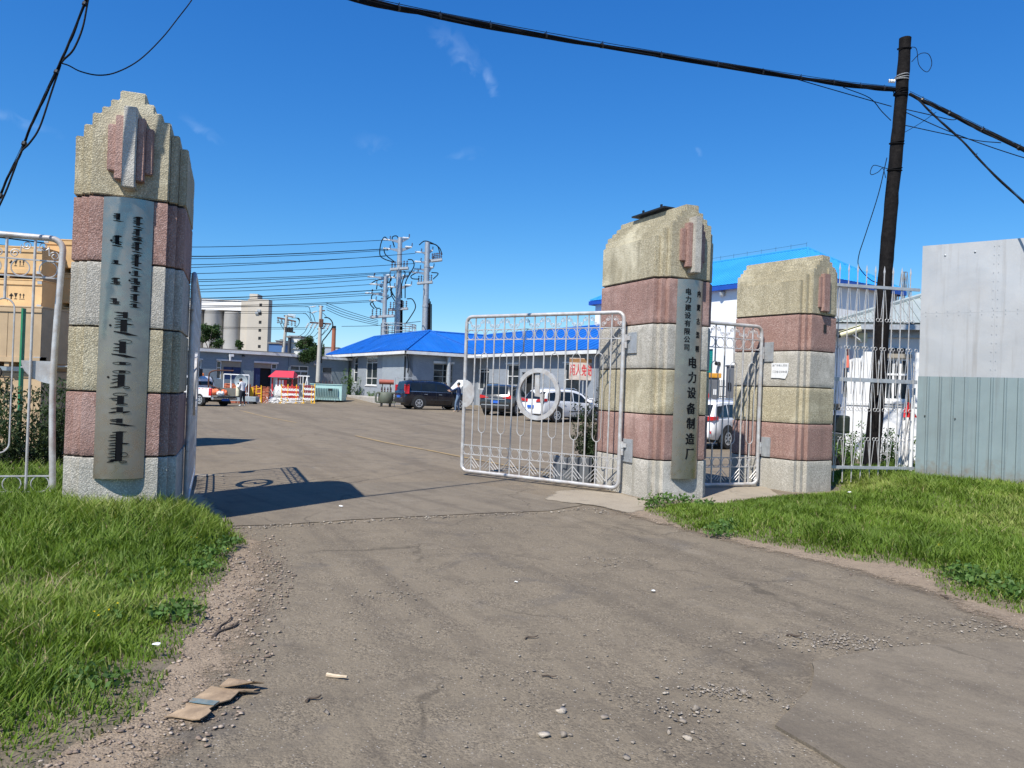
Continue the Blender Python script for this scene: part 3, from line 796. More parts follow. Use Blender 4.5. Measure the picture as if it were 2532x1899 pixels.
def scrap(px, py, s, label, z=.03):
    q = gnd(px, py); mb = MB(); g = random.Random(px)
    pts = [(s * math.cos(a) * g.uniform(.6, 1.1), s * .7 * math.sin(a) * g.uniform(.6, 1.1), g.uniform(0, s * .5)) for a in [i * PI / 4 for i in range(8)]]
    mb.add(pts + [(0, 0, s * .6)], [(i, (i + 1) % 8, 8) for i in range(8)] )
    mb.add([(x, y, zz - .002) for x, y, zz in pts] + [(0, 0, s * .6 - .002)], [((i + 1) % 8, i, 8) for i in range(8)])
    o = mb.obj('paper_scrap', PAPER); o.location = (q.x, q.y, z); tag(o, label, 'litter')
scrap(842, 1255, .035, 'white scrap of litter on the gate slab near the pillar shadow', .015)
scrap(384, 1635, .03, 'crumpled white scrap of paper in the left grass', .10)
scrap(2101, 1241, .055, 'crumpled white scrap of paper in the right-hand grass', .16)
scrap(1615, 1466, .03, 'flat white scrap of paper on the drive near the right-hand ruts', .012)
scrap(1275, 1443, .022, 'small white scrap of paper in the middle of the drive', .012)

# ------------------------------------------------------------------ torn cardboard
CARD = M('cardboard', (.43, .31, .19), .85, 0, .25, 9, 120, .3, 1.0, (.19, .13, .08))
CARDB = M('printed_blue', (.075, .145, .175), .85, 0, .3, 25, 120, .15, .8, (.26, .20, .13))
def cz(zx, zy): return gnd(390 + zx / 7.135, 1660 + zy / 7.135)
def flap(name, pts, lift, parent, mat=CARD, th=.006):
    bm = bmesh.new(); q = [cz(*p) for p in pts]
    vs = [bm.verts.new((p.x, p.y, l)) for p, l in zip(q, lift)]
    f = bm.faces.new(vs)
    r = bmesh.ops.extrude_face_region(bm, geom=[f])
    for v in r['geom']:
        if isinstance(v, bmesh.types.BMVert): v.co.z += th
    bmesh.ops.recalc_face_normals(bm, faces=bm.faces[:])
    bmesh.ops.triangulate(bm, faces=bm.faces[:])
    me = bpy.data.meshes.new(name); bm.to_mesh(me); bm.free(); me.materials.append(mat)
    return link(name, me, parent)
cb = thing('cardboard', 'torn flattened cardboard with a blue printed band lying at the grass edge', 'cardboard')
flap('torn_sheet', [(540, 610), (620, 545), (760, 450), (940, 320), (1080, 350), (1260, 380), (1690, 400), (1800, 395), (1690, 445), (1540, 450), (1430, 470), (1380, 520), (1280, 605), (1090, 660), (905, 765), (700, 690)],
     [.012, .014, .014, .014, .016, .018, .022, .026, .03, .034, .034, .032, .03, .03, .028, .012], cb)
flap('printed_band', [(545, 612), (625, 548), (1085, 655), (985, 718)], [.021, .022, .038, .036], cb, CARDB, .003)
flap('folded_flap', [(1090, 360), (1240, 222), (1450, 245), (1770, 310), (1850, 325), (1870, 350), (1690, 385), (1660, 425), (1400, 400), (1220, 385)], [.03, .028, .03, .03, .035, .045, .065, .075, .05, .036], cb)
flap('torn_end', [(110, 870), (250, 800), (340, 755), (480, 720), (500, 650), (640, 690), (800, 735), (890, 765), (940, 850), (860, 915), (740, 960), (600, 940), (430, 900), (260, 870)], [.016, .014, .014, .016, .024, .02, .022, .03, .04, .038, .03, .022, .02, .018], cb)
# ------------------------------------------------------------------ gate pillars
AGG_Y = aggregate('yellow_chip_render', [(.50, .435, .29), (.64, .565, .39), (.38, .335, .235), (.74, .68, .51), (.57, .495, .33), (.24, .21, .15)], (.24, .21, .14), (.20, .18, .125))
AGG_R = aggregate('red_chip_render', [(.40, .245, .205), (.47, .305, .26), (.33, .185, .15), (.56, .40, .35), (.40, .24, .20), (.22, .125, .10)], (.22, .135, .11), (.18, .12, .10))
AGG_G = aggregate('grey_chip_render', [(.50, .47, .40), (.64, .60, .52), (.39, .365, .315), (.72, .685, .61), (.56, .52, .45), (.25, .235, .205)], (.29, .27, .23), (.25, .23, .18))
MORTAR = M('dark_joint', (.045, .038, .036), .95, 0, .3, 12, 60, .3)
A1, A2, A3 = .44, .54, .64
DEPTH = 2.1
def outline():
    h = [(A1, 0), (A1, .09), (A2, .09), (A2, .18), (A3, .18), (A3, DEPTH - .18), (A2, DEPTH - .18), (A2, DEPTH - .09), (A1, DEPTH - .09), (A1, DEPTH)]
    return h + [(-x, y) for x, y in reversed(h)]
def sub_outline(step=.055):
    o = outline(); pts = []
    n = len(o)
    for i in range(n):
        a = Vector(o[i]); b = Vector(o[(i + 1) % n]); k = max(2, int((b - a).length / step))
        nr = Vector(((b - a).y, -(b - a).x)).normalized()
        for j in range(k): pts.append((a.lerp(b, j / k), nr, j == 0))
    out = []
    for i, (p, nr, c) in enumerate(pts):
        q = nr + pts[i - 1][1] if c else nr
        out.append((p, q.normalized() if c else nr, c))
    return out
def band(z0, z1, seed, chip=.012):
    ol = sub_outline(); n = len(ol)
    zs = [z0, z0 + .004, z0 + .012] + [z0 + .02 + (z1 - z0 - .04) * k / 9 for k in range(1, 9)] + [z1 - .012, z1 - .004, z1]
    ins = [.011, .003, 0] + [0] * 8 + [0, .003, .011]
    mb = MB(); vs = []
    for z, i_ in zip(zs, ins):
        for p, nr, c in ol:
            s3 = Vector((p.x * 6, p.y * 6, z * 6 + seed * 13))
            d = .003 * mnoise.noise(s3) + .002 * mnoise.noise(s3 * 3.7)
            if c: d -= .003 + .016 * max(0, mnoise.noise(s3 * 1.3) - .2)
            if i_: d -= i_ * (1 + .9 * mnoise.noise(s3 * 2.2)) + chip * max(0, mnoise.noise(s3 * 1.7) - .35) * 1.5
            q = p + nr * d
            vs.append((q.x, q.y, z))
    fs = []
    for r in range(len(zs) - 1):
        for j in range(n): fs.append((r * n + j, r * n + (j + 1) % n, (r + 1) * n + (j + 1) % n, (r + 1) * n + j))
    fs.append(tuple(range(n - 1, -1, -1))); fs.append(tuple((len(zs) - 1) * n + j for j in range(n)))
    return mb.add(vs, fs)
def rough(mb, amp, freq, seed):
    mb.v = [tuple(Vector(p) + mnoise.noise_vector(Vector(p) * freq + Vector((seed, seed, 0))) * amp) for p in mb.v]
    return mb
ZJ = [.68, 1.48, 2.28, 3.08, 3.88]
APEX = 5.22
LEV = [(.145, 0), (.245, .125), (.34, .225), (.44, .32), (.54, .445), (.64, .58)]
def slabbox(mb, x0, x1, y0, y1, z0, z1):
    """box with a fine grid so its edges can weather"""
    bm = bmesh.new(); bmesh.ops.create_cube(bm, size=1)
    for v in bm.verts: v.co = Vector(((x0 + x1) / 2 + v.co.x * (x1 - x0), (y0 + y1) / 2 + v.co.y * (y1 - y0), (z0 + z1) / 2 + v.co.z * (z1 - z0)))
    bmesh.ops.bevel(bm, geom=bm.edges[:], offset=.012, segments=2, affect='EDGES')
    le = [e for e in bm.edges if e.calc_length() > .3]
    bmesh.ops.subdivide_edges(bm, edges=le, cuts=7, use_grid_fill=True)
    mb.bm(bm)
def pillar(name, label, loc, yaw, s, seed, emblem_bars=5, emb_scale=1.0):
    t = thing(name, label, 'gate pillar', loc, yaw)
    t.scale = (s, s, s)
    mats = [AGG_G, AGG_R, AGG_Y, AGG_G, AGG_R]
    names = ['base_block', 'red_block', 'yellow_block', 'grey_block', 'red_block']
    lo = [-.25] + [z + .022 for z in ZJ[:4]]
    for k in range(5):
        band(lo[k], ZJ[k], seed + k).obj(names[k], mats[k], t, smooth=35)
    MB().box(-A2 + .03, A2 - .03, .12, DEPTH - .12, .3, 4.2).box(-A1 + .035, A1 - .035, .035, DEPTH - .035, .3, 4.2).box(-A3 + .035, A3 - .035, .215, DEPTH - .215, .3, 4.2).obj('core', MORTAR, t)
    mb = MB(); prev = A1
    prof = [(A1, 3.91)]
    for i in range(3, -1, -1): prof += [(LEV[i][0], APEX - LEV[i][1]), (LEV[i - 1][0] if i else LEV[0][0], APEX - LEV[i][1])]
    prof = prof[:-1] + [(-x, z) for x, z in reversed(prof[:-1])]
    bm = bmesh.new(); v0_ = [bm.verts.new((x, 0, z + .012 * mnoise.noise(Vector((x * 9, seed, z))))) for x, z in prof]
    f_ = bm.faces.new(v0_); r_ = bmesh.ops.extrude_face_region(bm, geom=[f_])
    for v in r_['geom']:
        if isinstance(v, bmesh.types.BMVert): v.co.y = DEPTH
    bmesh.ops.recalc_face_normals(bm, faces=bm.faces[:])
    bmesh.ops.bevel(bm, geom=bm.edges[:], offset=.014, segments=2, affect='EDGES')
    bmesh.ops.subdivide_edges(bm, edges=[e for e in bm.edges if e.calc_length() > 1.5], cuts=14)
    bmesh.ops.triangulate(bm, faces=bm.faces[:]); mb.bm(bm)
    for i, (u, dz) in list(enumerate(LEV))[4:]:
        v0 = 0 if u <= A1 else (.09 if u <= A2 else .18)
        v0 += -.003 * (i % 2)
        rg = [(-u, -prev + .004), (prev - .004, u)]
        for x0, x1 in rg: slabbox(mb, x0, x1, v0, DEPTH - v0, 3.91, APEX - dz + (.012 * mnoise.noise(Vector((x0 * 9, seed, 0)))))
        prev = u
    rough(mb, .004, 7, seed); rough(mb, .003, 23, seed + 3)
    mb.obj('stepped_crown', AGG_Y, t, smooth=40)
    # fluted emblem of upright stone bars on the crown
    e = emb_scale
    bars = [(-.075, .075, .20, 3.99, 4.98, AGG_G if emblem_bars == 5 else AGG_Y)]
    for sgn in (-1, 1):
        bars.append((sgn * .165, sgn * .07, .135, 4.09, 4.87, AGG_R)); bars.append((sgn * .255, sgn * .16, .07, 4.20, 4.77, AGG_R))
    if emblem_bars == 3: bars = [(-.17, .05, .10, 3.97, 4.80, AGG_R), (-.24, -.165, .05, 4.05, 4.73, AGG_R), (.055, .34, .03, 3.93, 4.95, AGG_Y)]
    for k, (x0, x1, pr, z0, z1, mt_) in enumerate(bars):
        mb = MB(); slabbox(mb, min(x0, x1), max(x0, x1), -pr * e, .03, z0, z1)
        rough(mb, .004, 12, seed + k); mb.obj('emblem_bar', mt_, t, smooth=40)
    return t
def base_at(px, Y):
    p = on(px, Y); return (p.x, p.y, 0)
P1 = pillar('gate_pillar', 'tallest banded gate pillar on the left, steel plate with vertical script down its front', (base_at(288, 8.9)[0], 8.9, .20), R(20), .936, 1)
P2 = pillar('gate_pillar.001', 'middle banded gate pillar carrying the steel plate with black Chinese characters', base_at(1688, 13.2), R(25), .972, 20)
P3 = pillar('gate_pillar.002', 'smallest banded gate pillar on the right with a torn paper notice on its side', base_at(2024, 15.0), R(33), .885, 40, 3)
for p in (P1, P2, P3): p['group'] = 'banded stone chip gate pillars'
# square hole in the third pillar, its shade painted as a near-black block
MB().box(-.02, .075, -.012, .03, 3.52, 3.70).obj('hole_shade', DARK, P3)
# loose dark slats left on top of the second pillar
lt = thing('roof_scrap', 'dark flat metal strip lying on top of the middle pillar', 'metal strip')
lt.parent = None
lt.matrix_world = P2.matrix_basis @ T(-.10, 1.1, APEX + .035)
mb = MB().box(-.12, .12, -.55, .5, 0, .03); mb.obj('strip', BLACK, lt)
for y in (-.3, .28): MB().box(-.015, .015, y - .02, y + .02, .03, .12).obj('lug', BLACK, lt)

# ------------------------------------------------------------------ sign plates
CH, SG = .56, .10
RAD = (CH * CH / 4 + SG * SG) / (2 * SG)
def plate(name, label, pil, z0, z1):
    t = thing(name, label, 'sign'); t.matrix_world = pil.matrix_basis.copy()
    am = math.asin(CH / 2 / RAD); vc = -.012 - SG + RAD
    mb = MB(); n = 20
    sec = [(RAD * math.sin(-am + 2 * am * i / n), vc - RAD * math.cos(-am + 2 * am * i / n)) for i in range(n + 1)]
    mb.prism(sec, z0, z1, 'xy')
    mb.obj('plate', STAINLESS, t, smooth=40)
    # rim folded round the edge
    t['vc'] = vc
    return t
def bend(t, s, z, off):
    a = s / RAD
    return (( RAD + off) * math.sin(a), t['vc'] - (RAD + off) * math.cos(a), z)
INK = M('black_enamel', (.004, .0045, .006), .7, 0, .3, 30, 60, .03, spec=.15)
def letter(t, verts, faces, s0, z0, name='character', off=.007):
    vs = [bend(t, s0 + x, z0 + y, off) for x, y in verts] + [bend(t, s0 + x, z0 + y, -.002) for x, y in verts]
    n = len(verts); cnt = {}
    for f in faces:
        for i in range(len(f)):
            e = (f[i], f[(i + 1) % len(f)]); cnt[e] = cnt.get(e, 0) + 1
    fs = [tuple(f) for f in faces]
    for (a, b_) in cnt:
        if (b_, a) not in cnt: fs.append((b_, a, a + n, b_ + n))
    MB().add(vs, fs).obj(name, INK, t, fix=False)
def zpx(y, px, Y): return CAMH + (961 + ROLL * (px - 1266) - y) * Y / FPX
S2 = plate('company_sign', 'long curved steel plate with black Chinese characters on the middle pillar', P2, .38, 3.88)
def cn(text, ys, s0, size, bold, fx, fy):
    for ch, y in zip(text, ys):
        v, f = glyphs(ch, size, bold)
        letter(S2, [(x * fx, yy * fy) for x, yy in v], f, s0, zpx(y, 1690, 13.0) / .972)
cn('电力建设有限公司', [460 + y / 3.9495 for y in (1022, 1100, 1180, 1257, 1335, 1415, 1492, 1572)], -.105, .118, .0022, 1.0, 1.05)
cn('内蒙古浩明', [460 + y / 3.9495 for y in (1036, 1172, 1308, 1442, 1582)], .135, .110, .0018, .95, 1.1)
cn('电力设备制造厂', [860 + y / 4.148 for y in (145, 300, 458, 620, 775, 935, 1092)], .035, .205, .0045, 1.0, 1.02)

S1 = plate('company_sign.001', 'long curved steel plate with vertical traditional script on the left pillar', P1, .43, 3.88)
def rect2(x0, x1, y0, y1): return [(x0, y0), (x1, y0), (x1, y1), (x0, y1)], [(0, 1, 2, 3)]
def join2(shapes):
    V2 = []; F2 = []
    for v, f in shapes:
        o = len(V2); V2 += v; F2 += [tuple(i + o for i in q) for q in f]
    return V2, F2
def tooth(x, y, ln, dy, th):          # thin pointed stroke
    return [(x, y + th / 2), (x + ln * .6, y + dy * .7 + th * .32), (x + ln, y + dy), (x + ln * .6, y + dy * .7 - th * .5), (x, y - th / 2)], [(0, 1, 2, 3, 4)]
def ring2(cx, cy, rx, ry, th, n=18):
    v = [(cx + rx * math.cos(2 * PI * i / n), cy + ry * math.sin(2 * PI * i / n)) for i in range(n)] + [(cx + (rx - th * .6) * math.cos(2 * PI * i / n), cy + max(.2 * ry, ry - th) * math.sin(2 * PI * i / n)) for i in range(n)]
    return v, [(i, (i + 1) % n, n + (i + 1) % n, n + i) for i in range(n)]
def sweep(x0, y0, x1, y1, th):        # long tail thickening to a blade
    return [(x0, y0 + th * .2), (x0 + (x1 - x0) * .5, (y0 + y1) / 2 + th * .6), (x1, y1), (x0 + (x1 - x0) * .55, (y0 + y1) / 2 - th * .7), (x0, y0 - th * .2)], [(0, 1, 2, 3, 4)]
def dot2(x, y, r): return [(x - r, y), (x, y - r), (x + r, y), (x, y + r)], [(0, 1, 2, 3)]
KX, KY = .00167, .00181
def zz(y): return (CAMH + (927 - (680 + y / 2.765)) * .00461 - .2) / .936
def word(items, yc, s0=0.0, k=1.0):
    """strokes given in plate units measured about (s0, yc)"""
    sh = []
    for it in items:
        a = it[0]
        if a == 'S': sh.append(rect2(it[3] * KX * k, it[4] * KX * k, -(it[2] - yc) * KY, -(it[1] - yc) * KY))
        if a == 'T': sh.append(tooth(it[2] * KX * k, -(it[1] - yc) * KY, it[3] * KX * k, -it[4] * KY, it[5] * KY))
        if a == 'L': sh.append(ring2(it[2] * KX * k, -(it[1] - yc) * KY, it[3] * KX * k, it[4] * KY, 4.5 * KY))
        if a == 'W': sh.append(sweep(it[1] * KX * k, -(it[2] - yc) * KY, it[3] * KX * k, -(it[4] - yc) * KY, it[5] * KY))
        if a == 'D': sh.append(dot2(it[2] * KX * k, -(it[1] - yc) * KY, 9 * KX * k))
    # keep overlapping strokes from sharing a plane
    for i, (v, f) in enumerate(sh):
        letter(S1, v, f, s0, zz(yc), 'script_stroke', .006 + .0006 * i)
big = [
    (330, [('S', 253, 294, -8, 24), ('S', 308, 386, -22, 22), ('T', 262, -6, -62, -6, 12), ('T', 276, -6, -50, 4, 8), ('L', 300, -8, 58, 9), ('T', 322, -20, -40, 0, 7), ('T', 338, -20, -44, 4, 7), ('T', 355, -20, -46, 4, 7), ('T', 334, 20, 45, 2, 10), ('D', 347, -92), ('W', -64, 388, 100, 411, 16)]),
    (502, [('L', 455, 14, 46, 14), ('S', 455, 535, -24, 20), ('T', 477, -24, -42, -6, 10), ('T', 497, -24, -44, 4, 9), ('T', 520, -24, -46, -4, 8), ('W', -74, 543, 96, 563, 16)]),
    (606, [('L', 606, -4, 62, 11), ('S', 599, 613, -20, 24)]),
    (718, [('L', 665, -4, 60, 12), ('S', 658, 671, -20, 24), ('S', 682, 762, -26, 20), ('T', 693, -26, -40, -4, 8), ('T', 712, -26, -42, 6, 8), ('T', 732, -26, -52, 12, 9), ('D', 703, -92), ('W', -78, 772, 10, 764, 10), ('L', 770, 34, 22, 9)]),
    (882, [('L', 820, -6, 50, 12), ('S', 832, 886, -24, 20), ('T', 846, -24, -58, 2, 8), ('T', 862, -24, -40, -6, 8), ('L', 886, 6, 40, 8), ('S', 905, 942, -26, 16), ('T', 912, -26, -42, 4, 8), ('W', -78, 946, -10, 936, 10), ('T', 942, 14, 52, -8, 14)]),
    (1012, [('S', 985, 1016, -24, 16), ('T', 992, -24, -48, 2, 8), ('T', 1005, -24, -46, -4, 9), ('W', -68, 1020, 104, 1036, 14)]),
    (1180, [('S', 1080, 1276, -24, 22), ('W', -48, 1082, 48, 1076, 10), ('T', 1157, 22, 46, 0, 12), ('L', 1232, 34, 26, 16), ('W', -76, 1284, -10, 1268, 11), ('L', 1281, 30, 26, 9)] + [('T', 1098 + 18.5 * i, -22, -46 - 5 * (i % 3), (4, -3, 3)[i % 3], 8) for i in range(10)]),
]
for yc, it in big: word(it, yc, .006)
def smallword(y0, y1, s0, seed, loop=True):
    g = random.Random(seed); yc = (y0 + y1) / 2; h = y1 - y0
    it = [('S', y0 + h * .1, y1 - h * .18, -13, 13)]
    n = max(2, int(h / 14))
    for i in range(n): it.append(('T', y0 + h * (.15 + .62 * i / n), -12, -g.uniform(18, 30), g.uniform(-4, 4), 5))
    if loop: it.append(('L', y0 + h * .12, 4, 26, max(4, h * .08)))
    if g.random() < .6: it.append(('T', yc + h * .1, 12, 24, 0, 7))
    if g.random() < .5: it.append(('L', y1 - h * .2, 16, 14, 6))
    if g.random() < .5: it.append(('D', yc, -42))
    it.append(('W', -34, y1 - h * .10, 40, y1, 7))
    word(it, yc, s0)
def q1(y): return (180 + y / 3.3175 - 680) * 2.765
for i, (a, b_) in enumerate([(q1(1160), q1(1255)), (q1(1262), q1(1335)), (q1(1343), q1(1362)), (q1(1370), q1(1462)), (q1(1470), q1(1600)), (q1(1608), q1(1657)), (8, 56), (64, 106), (120, 182), (186, 216)]):
    smallword(a, b_, .120, 50 + i, i in (0, 1, 2, 3, 4, 7, 8))
for i, (a, b_) in enumerate([(q1(1145), q1(1218)), (q1(1330), q1(1425)), (q1(1535), q1(1570)), (18, 66), (156, 202)]):
    smallword(a, b_, -.105, 80 + i, i in (1, 3))

# paper notice on the third pillar's side
def flattext(name, text, size, mat, parent, M4, bold=0.0, fx=1.0):
    mb = MB(); x = 0
    for ch in text:
        if ch != ' ':
            v, f = glyphs(ch, size, bold)
            mb.add([(x + a * fx, 0, b_) for a, b_ in v], f, M4)
        x += size * 1.06 * fx
    return mb.obj(name, mat, parent, fix=False)
nt_ = thing('paper_notice', 'torn white paper notice with two typed lines on the smallest pillar', 'notice'); nt_.matrix_world = P3.matrix_basis @ T(-A3 - .016, .62, 2.66) @ RZ(R(-90))
# local x runs along the pillar side, towards the road
mb = MB(); mb.prism([(-.23, .16), (.23, .16), (.225, -.02), (.20, -.10), (.15, -.19), (.0, -.175), (-.23, -.17), (-.22, 0)], -.004, .002)
mb.obj('sheet', M('typed_paper', (.74, .74, .73), .8, 0, .08, 12, 60, .2, .2, (.5, .5, .48)), nt_)
GREYINK = M('grey_print', (.12, .12, .13), .8, 0, .2, 60, 60, 0)
flattext('print', '进厂所有人员到', .054, GREYINK, nt_, T(-.175, -.007, .105))
flattext('print', '门卫登记测体温', .054, GREYINK, nt_, T(-.175, -.007, -.035))

# ------------------------------------------------------------------ gates
def frame_path(W, Hh, r=.13):
    p = []
    for cx, cz, a0 in ((W - r, Hh - r, 0), (r, Hh - r, PI / 2), (r, r, PI), (W - r, r, 1.5 * PI)):
        p += [(x, 0, z) for x, z in arc(cx, cz, r, a0, a0 + PI / 2, 5)]
    return p
def spiral(cx, cz, r, a0, turns, n=22, s=1):
    return [(cx + s * r * (1 - .82 * i / n) * math.cos(a0 + 2 * PI * turns * i / n), 0, cz + r * (1 - .82 * i / n) * math.sin(a0 + 2 * PI * turns * i / n)) for i in range(n + 1)]
def leaf(name, label, loc, rz, W, Hh, nint, hoops, emblem=False, lock=None, chev0=1, bend_post=False, group='silver tube iron gates', hinges=True):
    t = thing(name, label, 'gate', loc, rz, group)
    fp = [Vector(p) for p in frame_path(W, Hh)]
    if bend_post:       # a knock has bowed the free post
        fp2 = []
        for i, p in enumerate(fp):
            q = fp[(i + 1) % len(fp)]
            fp2.append(p)
            if (p - q).length > 1 and abs(p.x - q.x) < .01 and p.x > W * .5:
                for k in range(1, 14):
                    m_ = p.lerp(q, k / 14); m_.x += bend_post * math.sin(PI * m_.z / Hh) ** 1.5; fp2.append(m_)
        fp = fp2
    MB().tube(fp, .036, 12, closed=True).obj('frame', SILVER, t, smooth=60)
    iv = W / nint
    z1, z2 = Hh - .27, Hh - .47
    b1, b2 = .53, .345
    for z in (z1, z2, b1, b2):
        MB().box(.03, W - .03, -.012, .012, z - .008, z + .008).obj('rail', SILVER, t)
    bar = MB().tube([(0, 0, .03), (0, 0, Hh - .03)], .0155, 8).mesh('bar', SILVER, 60)
    ht, hb, hw = Hh - .74, .80, iv * .36
    hoopp = [(0, 0, Hh - .03), (0, 0, ht)]
    hl = [(x, 0, z) for x, z in arc(0, ht - hw * 1.15, hw, PI / 2, PI, 6, hw * 1.15)] + [(x, 0, z) for x, z in arc(0, hb + hw * 1.15, hw, PI, 1.5 * PI, 6, hw * 1.15)]
    mb = MB(); mb.tube(hoopp, .0155, 8); mb.tube([(0, 0, .03), (0, 0, hb)], .0155, 8)
    mb.tube(hl, .0095, 6); mb.tube([(-x, y, z) for x, y, z in hl], .0095, 6)
    hoop = mb.mesh('hoop_bar', SILVER, 60)
    rr = (z1 - z2) / 2 - .006
    ring = MB().tube([(rr * math.cos(2 * PI * i / 20), 0, rr * math.sin(2 * PI * i / 20)) for i in range(20)], .0075, 6, closed=True).mesh('ring', SILVER, 60)
    # an S scroll: a long stem with a coil at each end
    cz1, cz0, cr_ = Hh - .10, z1 + .062, .046
    if iv > .26: cr_ = .056
    pts = list(reversed(spiral(cr_ + .004, cz1, cr_, PI, 1.6, 20, 1)))
    pts = [(x - .002, y, z) for x, y, z in pts] + [(0, 0, (cz1 + cz0) / 2)] + [(x, y, z) for x, y, z in spiral(-cr_ - .004, cz0, cr_, 0, 1.6, 20, 1)]
    scroll = MB().tube(pts, .0068, 5).mesh('scroll', SILVER, 60)
    for i in range(1, nint):
        x = i * iv
        if i in hoops: link('hoop_bar', hoop, t, (x, 0, 0))
        else: link('bar', bar, t, (x, 0, 0))
    for i in range(nint):
        x = (i + .5) * iv
        link('ring', ring, t, (x, 0, (z1 + z2) / 2)); link('ring', ring, t, (x, 0, (b1 + b2) / 2))
        s = link('scroll', scroll, t, (x, 0, 0))
        if i % 2: s.scale = (-1, 1, 1)
        if lock is not None and False: pass
    for i in range(chev0, nint + 1, 2):
        for k in range(3):
            top = b2 - .03 - .095 * k * .8; hwid = iv * .86 - k * .055
            if top < .1: continue
            l_ = [] if i == 0 else [(-min(hwid, (top - .04) * 1.05), 0, max(.04, top - hwid))]
            r_ = [] if i == nint else [(min(hwid, (top - .04) * 1.05), 0, max(.04, top - hwid))]
            pth = l_ + [(0, 0, top)] + r_
            if len(pth) > 1:
                mb = MB()
                for a, c in zip(pth[:-1], pth[1:]): mb.tube([a, c], .0075, 5)
                link('chevron', mb.mesh('chevron', SILVER, 60), t, (i * iv, .0, 0))
    if emblem:
        cx, cz = W * .5, Hh * .515
        ro, ri = .50, .415
        n = 40; vs = []; fs = []
        for r_, y in ((ro, -.045), (ro, .012), (ri, .012), (ri, -.045)):
            vs += [(cx + r_ * math.cos(2 * PI * i / n), y, cz + r_ * math.sin(2 * PI * i / n)) for i in range(n)]
        for k in range(4):
            for i in range(n): fs.append((k * n + i, k * n + (i + 1) % n, ((k + 1) % 4) * n + (i + 1) % n, ((k + 1) % 4) * n + i))
        MB().add(vs, fs).obj('emblem_ring', SILVER, t, smooth=40)
        sg_ = emblem
        bolt = [(-.10 * sg_, .405), (.02 * sg_, .40), (.03 * sg_, .02), (.17 * sg_, .0), (.10 * sg_, -.41), (.05 * sg_, -.05), (-.09 * sg_, -.04)]
        bolt = [(cx - a * .9, cz + c) for a, c in bolt]
        MB().prism(bolt, -.04, -.022).obj('emblem_bolt', SILVER, t)
    if lock == 'half':
        pl = [(W - .03, Hh * .5 + .28)] + [(W - .03 - .25 * math.cos(a), Hh * .5 + .28 * math.sin(a)) for a in [PI / 2 - PI * i / 14 for i in range(15)]]
        MB().prism(pl[1:], .02, .028).obj('lock_plate', SILVER, t)
    if lock == 'quarter':
        pl = [(W - .03, Hh * .565)] + [(W - .03 - .36 * math.cos(a), Hh * .565 - .27 * math.sin(a)) for a in [PI / 2 * i / 10 for i in range(11)]]
        MB().prism(pl, .02, .028).obj('lock_plate', SILVER, t)
        MB().tube([(W - .40, .05, Hh * .54), (W + .14, .05, Hh * .55)], .010, 6).obj('latch_rod', DULLSTEEL, t)
    if hinges:
        for z in (Hh - .52, .72):
            mb = MB().cyl((-.05, 0, z - .12), (-.05, 0, z - .005), .026, n=10).cyl((-.05, 0, z + .005), (-.05, 0, z + .12), .026, n=10)
            mb.box(-.05, .0, -.012, .012, z - .09, z - .02).box(-.13, -.05, -.012, .012, z + .02, z + .09)
            mb.obj('hinge', SILVER, t, smooth=50)
    return t
HOOPS = {2, 4, 6, 9, 11, 13}
def place_leaf(name, label, a, b_, z, Hh, **kw):
    d = Vector(b_) - Vector(a)
    return leaf(name, label, (a[0], a[1], z), math.atan2(d.y, d.x), d.length, Hh, **kw)
def ploc(P, x, y): return (P.matrix_basis @ Vector((x, y, 0))).xy
def side_y(P, x, px):        # how far back along a pillar's side column px falls
    best = min(((abs(1266 + FPX * ploc(P, x, y * .02).x / ploc(P, x, y * .02).y - px), y * .02) for y in range(0, 110)))
    return best[1]
yh = side_y(P2, -.74, 1537); yh3 = side_y(P3, -.76, 1880)
pa = ploc(P2, -.74, yh); pb = on(1141, pa.y * 1.15)
HL_ = 436 * pa.y / FPX
G1 = place_leaf('iron_gate', 'wide open silver gate leaf with ring emblem hinged to the middle pillar', pa, pb.xy, .09, HL_, nint=15, hoops={15 - h for h in HOOPS}, emblem=1, lock='half', chev0=0)
G2 = place_leaf('iron_gate.001', 'open silver gate leaf seen edge-on beside the left pillar', ploc(P1, .70, 1.55), on(477, 14.0).xy, .07, HL_, nint=15, hoops={15 - h for h in HOOPS}, emblem=-1, lock='half', chev0=0)
G3 = place_leaf('iron_gate.002', 'narrow silver gate closed between the middle and smallest pillars', ploc(P3, -.76, yh3), ploc(P2, .70, 1.25), .07, 3.15, nint=9, hoops={1, 3, 5, 7}, chev0=0)
fl = ploc(P1, -.80, .55); dd = Vector((math.cos(R(20)), math.sin(R(20))))
G4 = place_leaf('iron_gate.003', 'narrow silver gate with a bent post on the left, plywood crates behind it', (fl - dd * 2.3), fl, .04, 3.34, nint=8, hoops={2, 4, 6}, lock='quarter', chev0=9, bend_post=-.05)
# hinge brackets set into the pillars
def bracket(pil, x, y, z, w, h):
    mb = MB().rbox(x - .012, x + .012, y - w / 2, y + w / 2, z - h / 2, z + h / 2, .004)
    for dz in (-h * .35, h * .35):
        for dy in (-w * .3, w * .3): mb.ball((x - .014, y + dy, z + dz), (.006, .012, .012), 6, 4)
    mb.obj('hinge_plate', DULLSTEEL, pil)
bracket(P2, -A3 - .014, yh - .17, (HL_ - .46) / .972, .28, .38); bracket(P2, -A3 - .014, yh - .14, .80, .30, .42)
bracket(P3, -A3 - .014, yh3 - .13, 2.72 / .885, .24, .44); bracket(P3, -A3 - .014, yh3 - .13, .82 / .885, .24, .44)

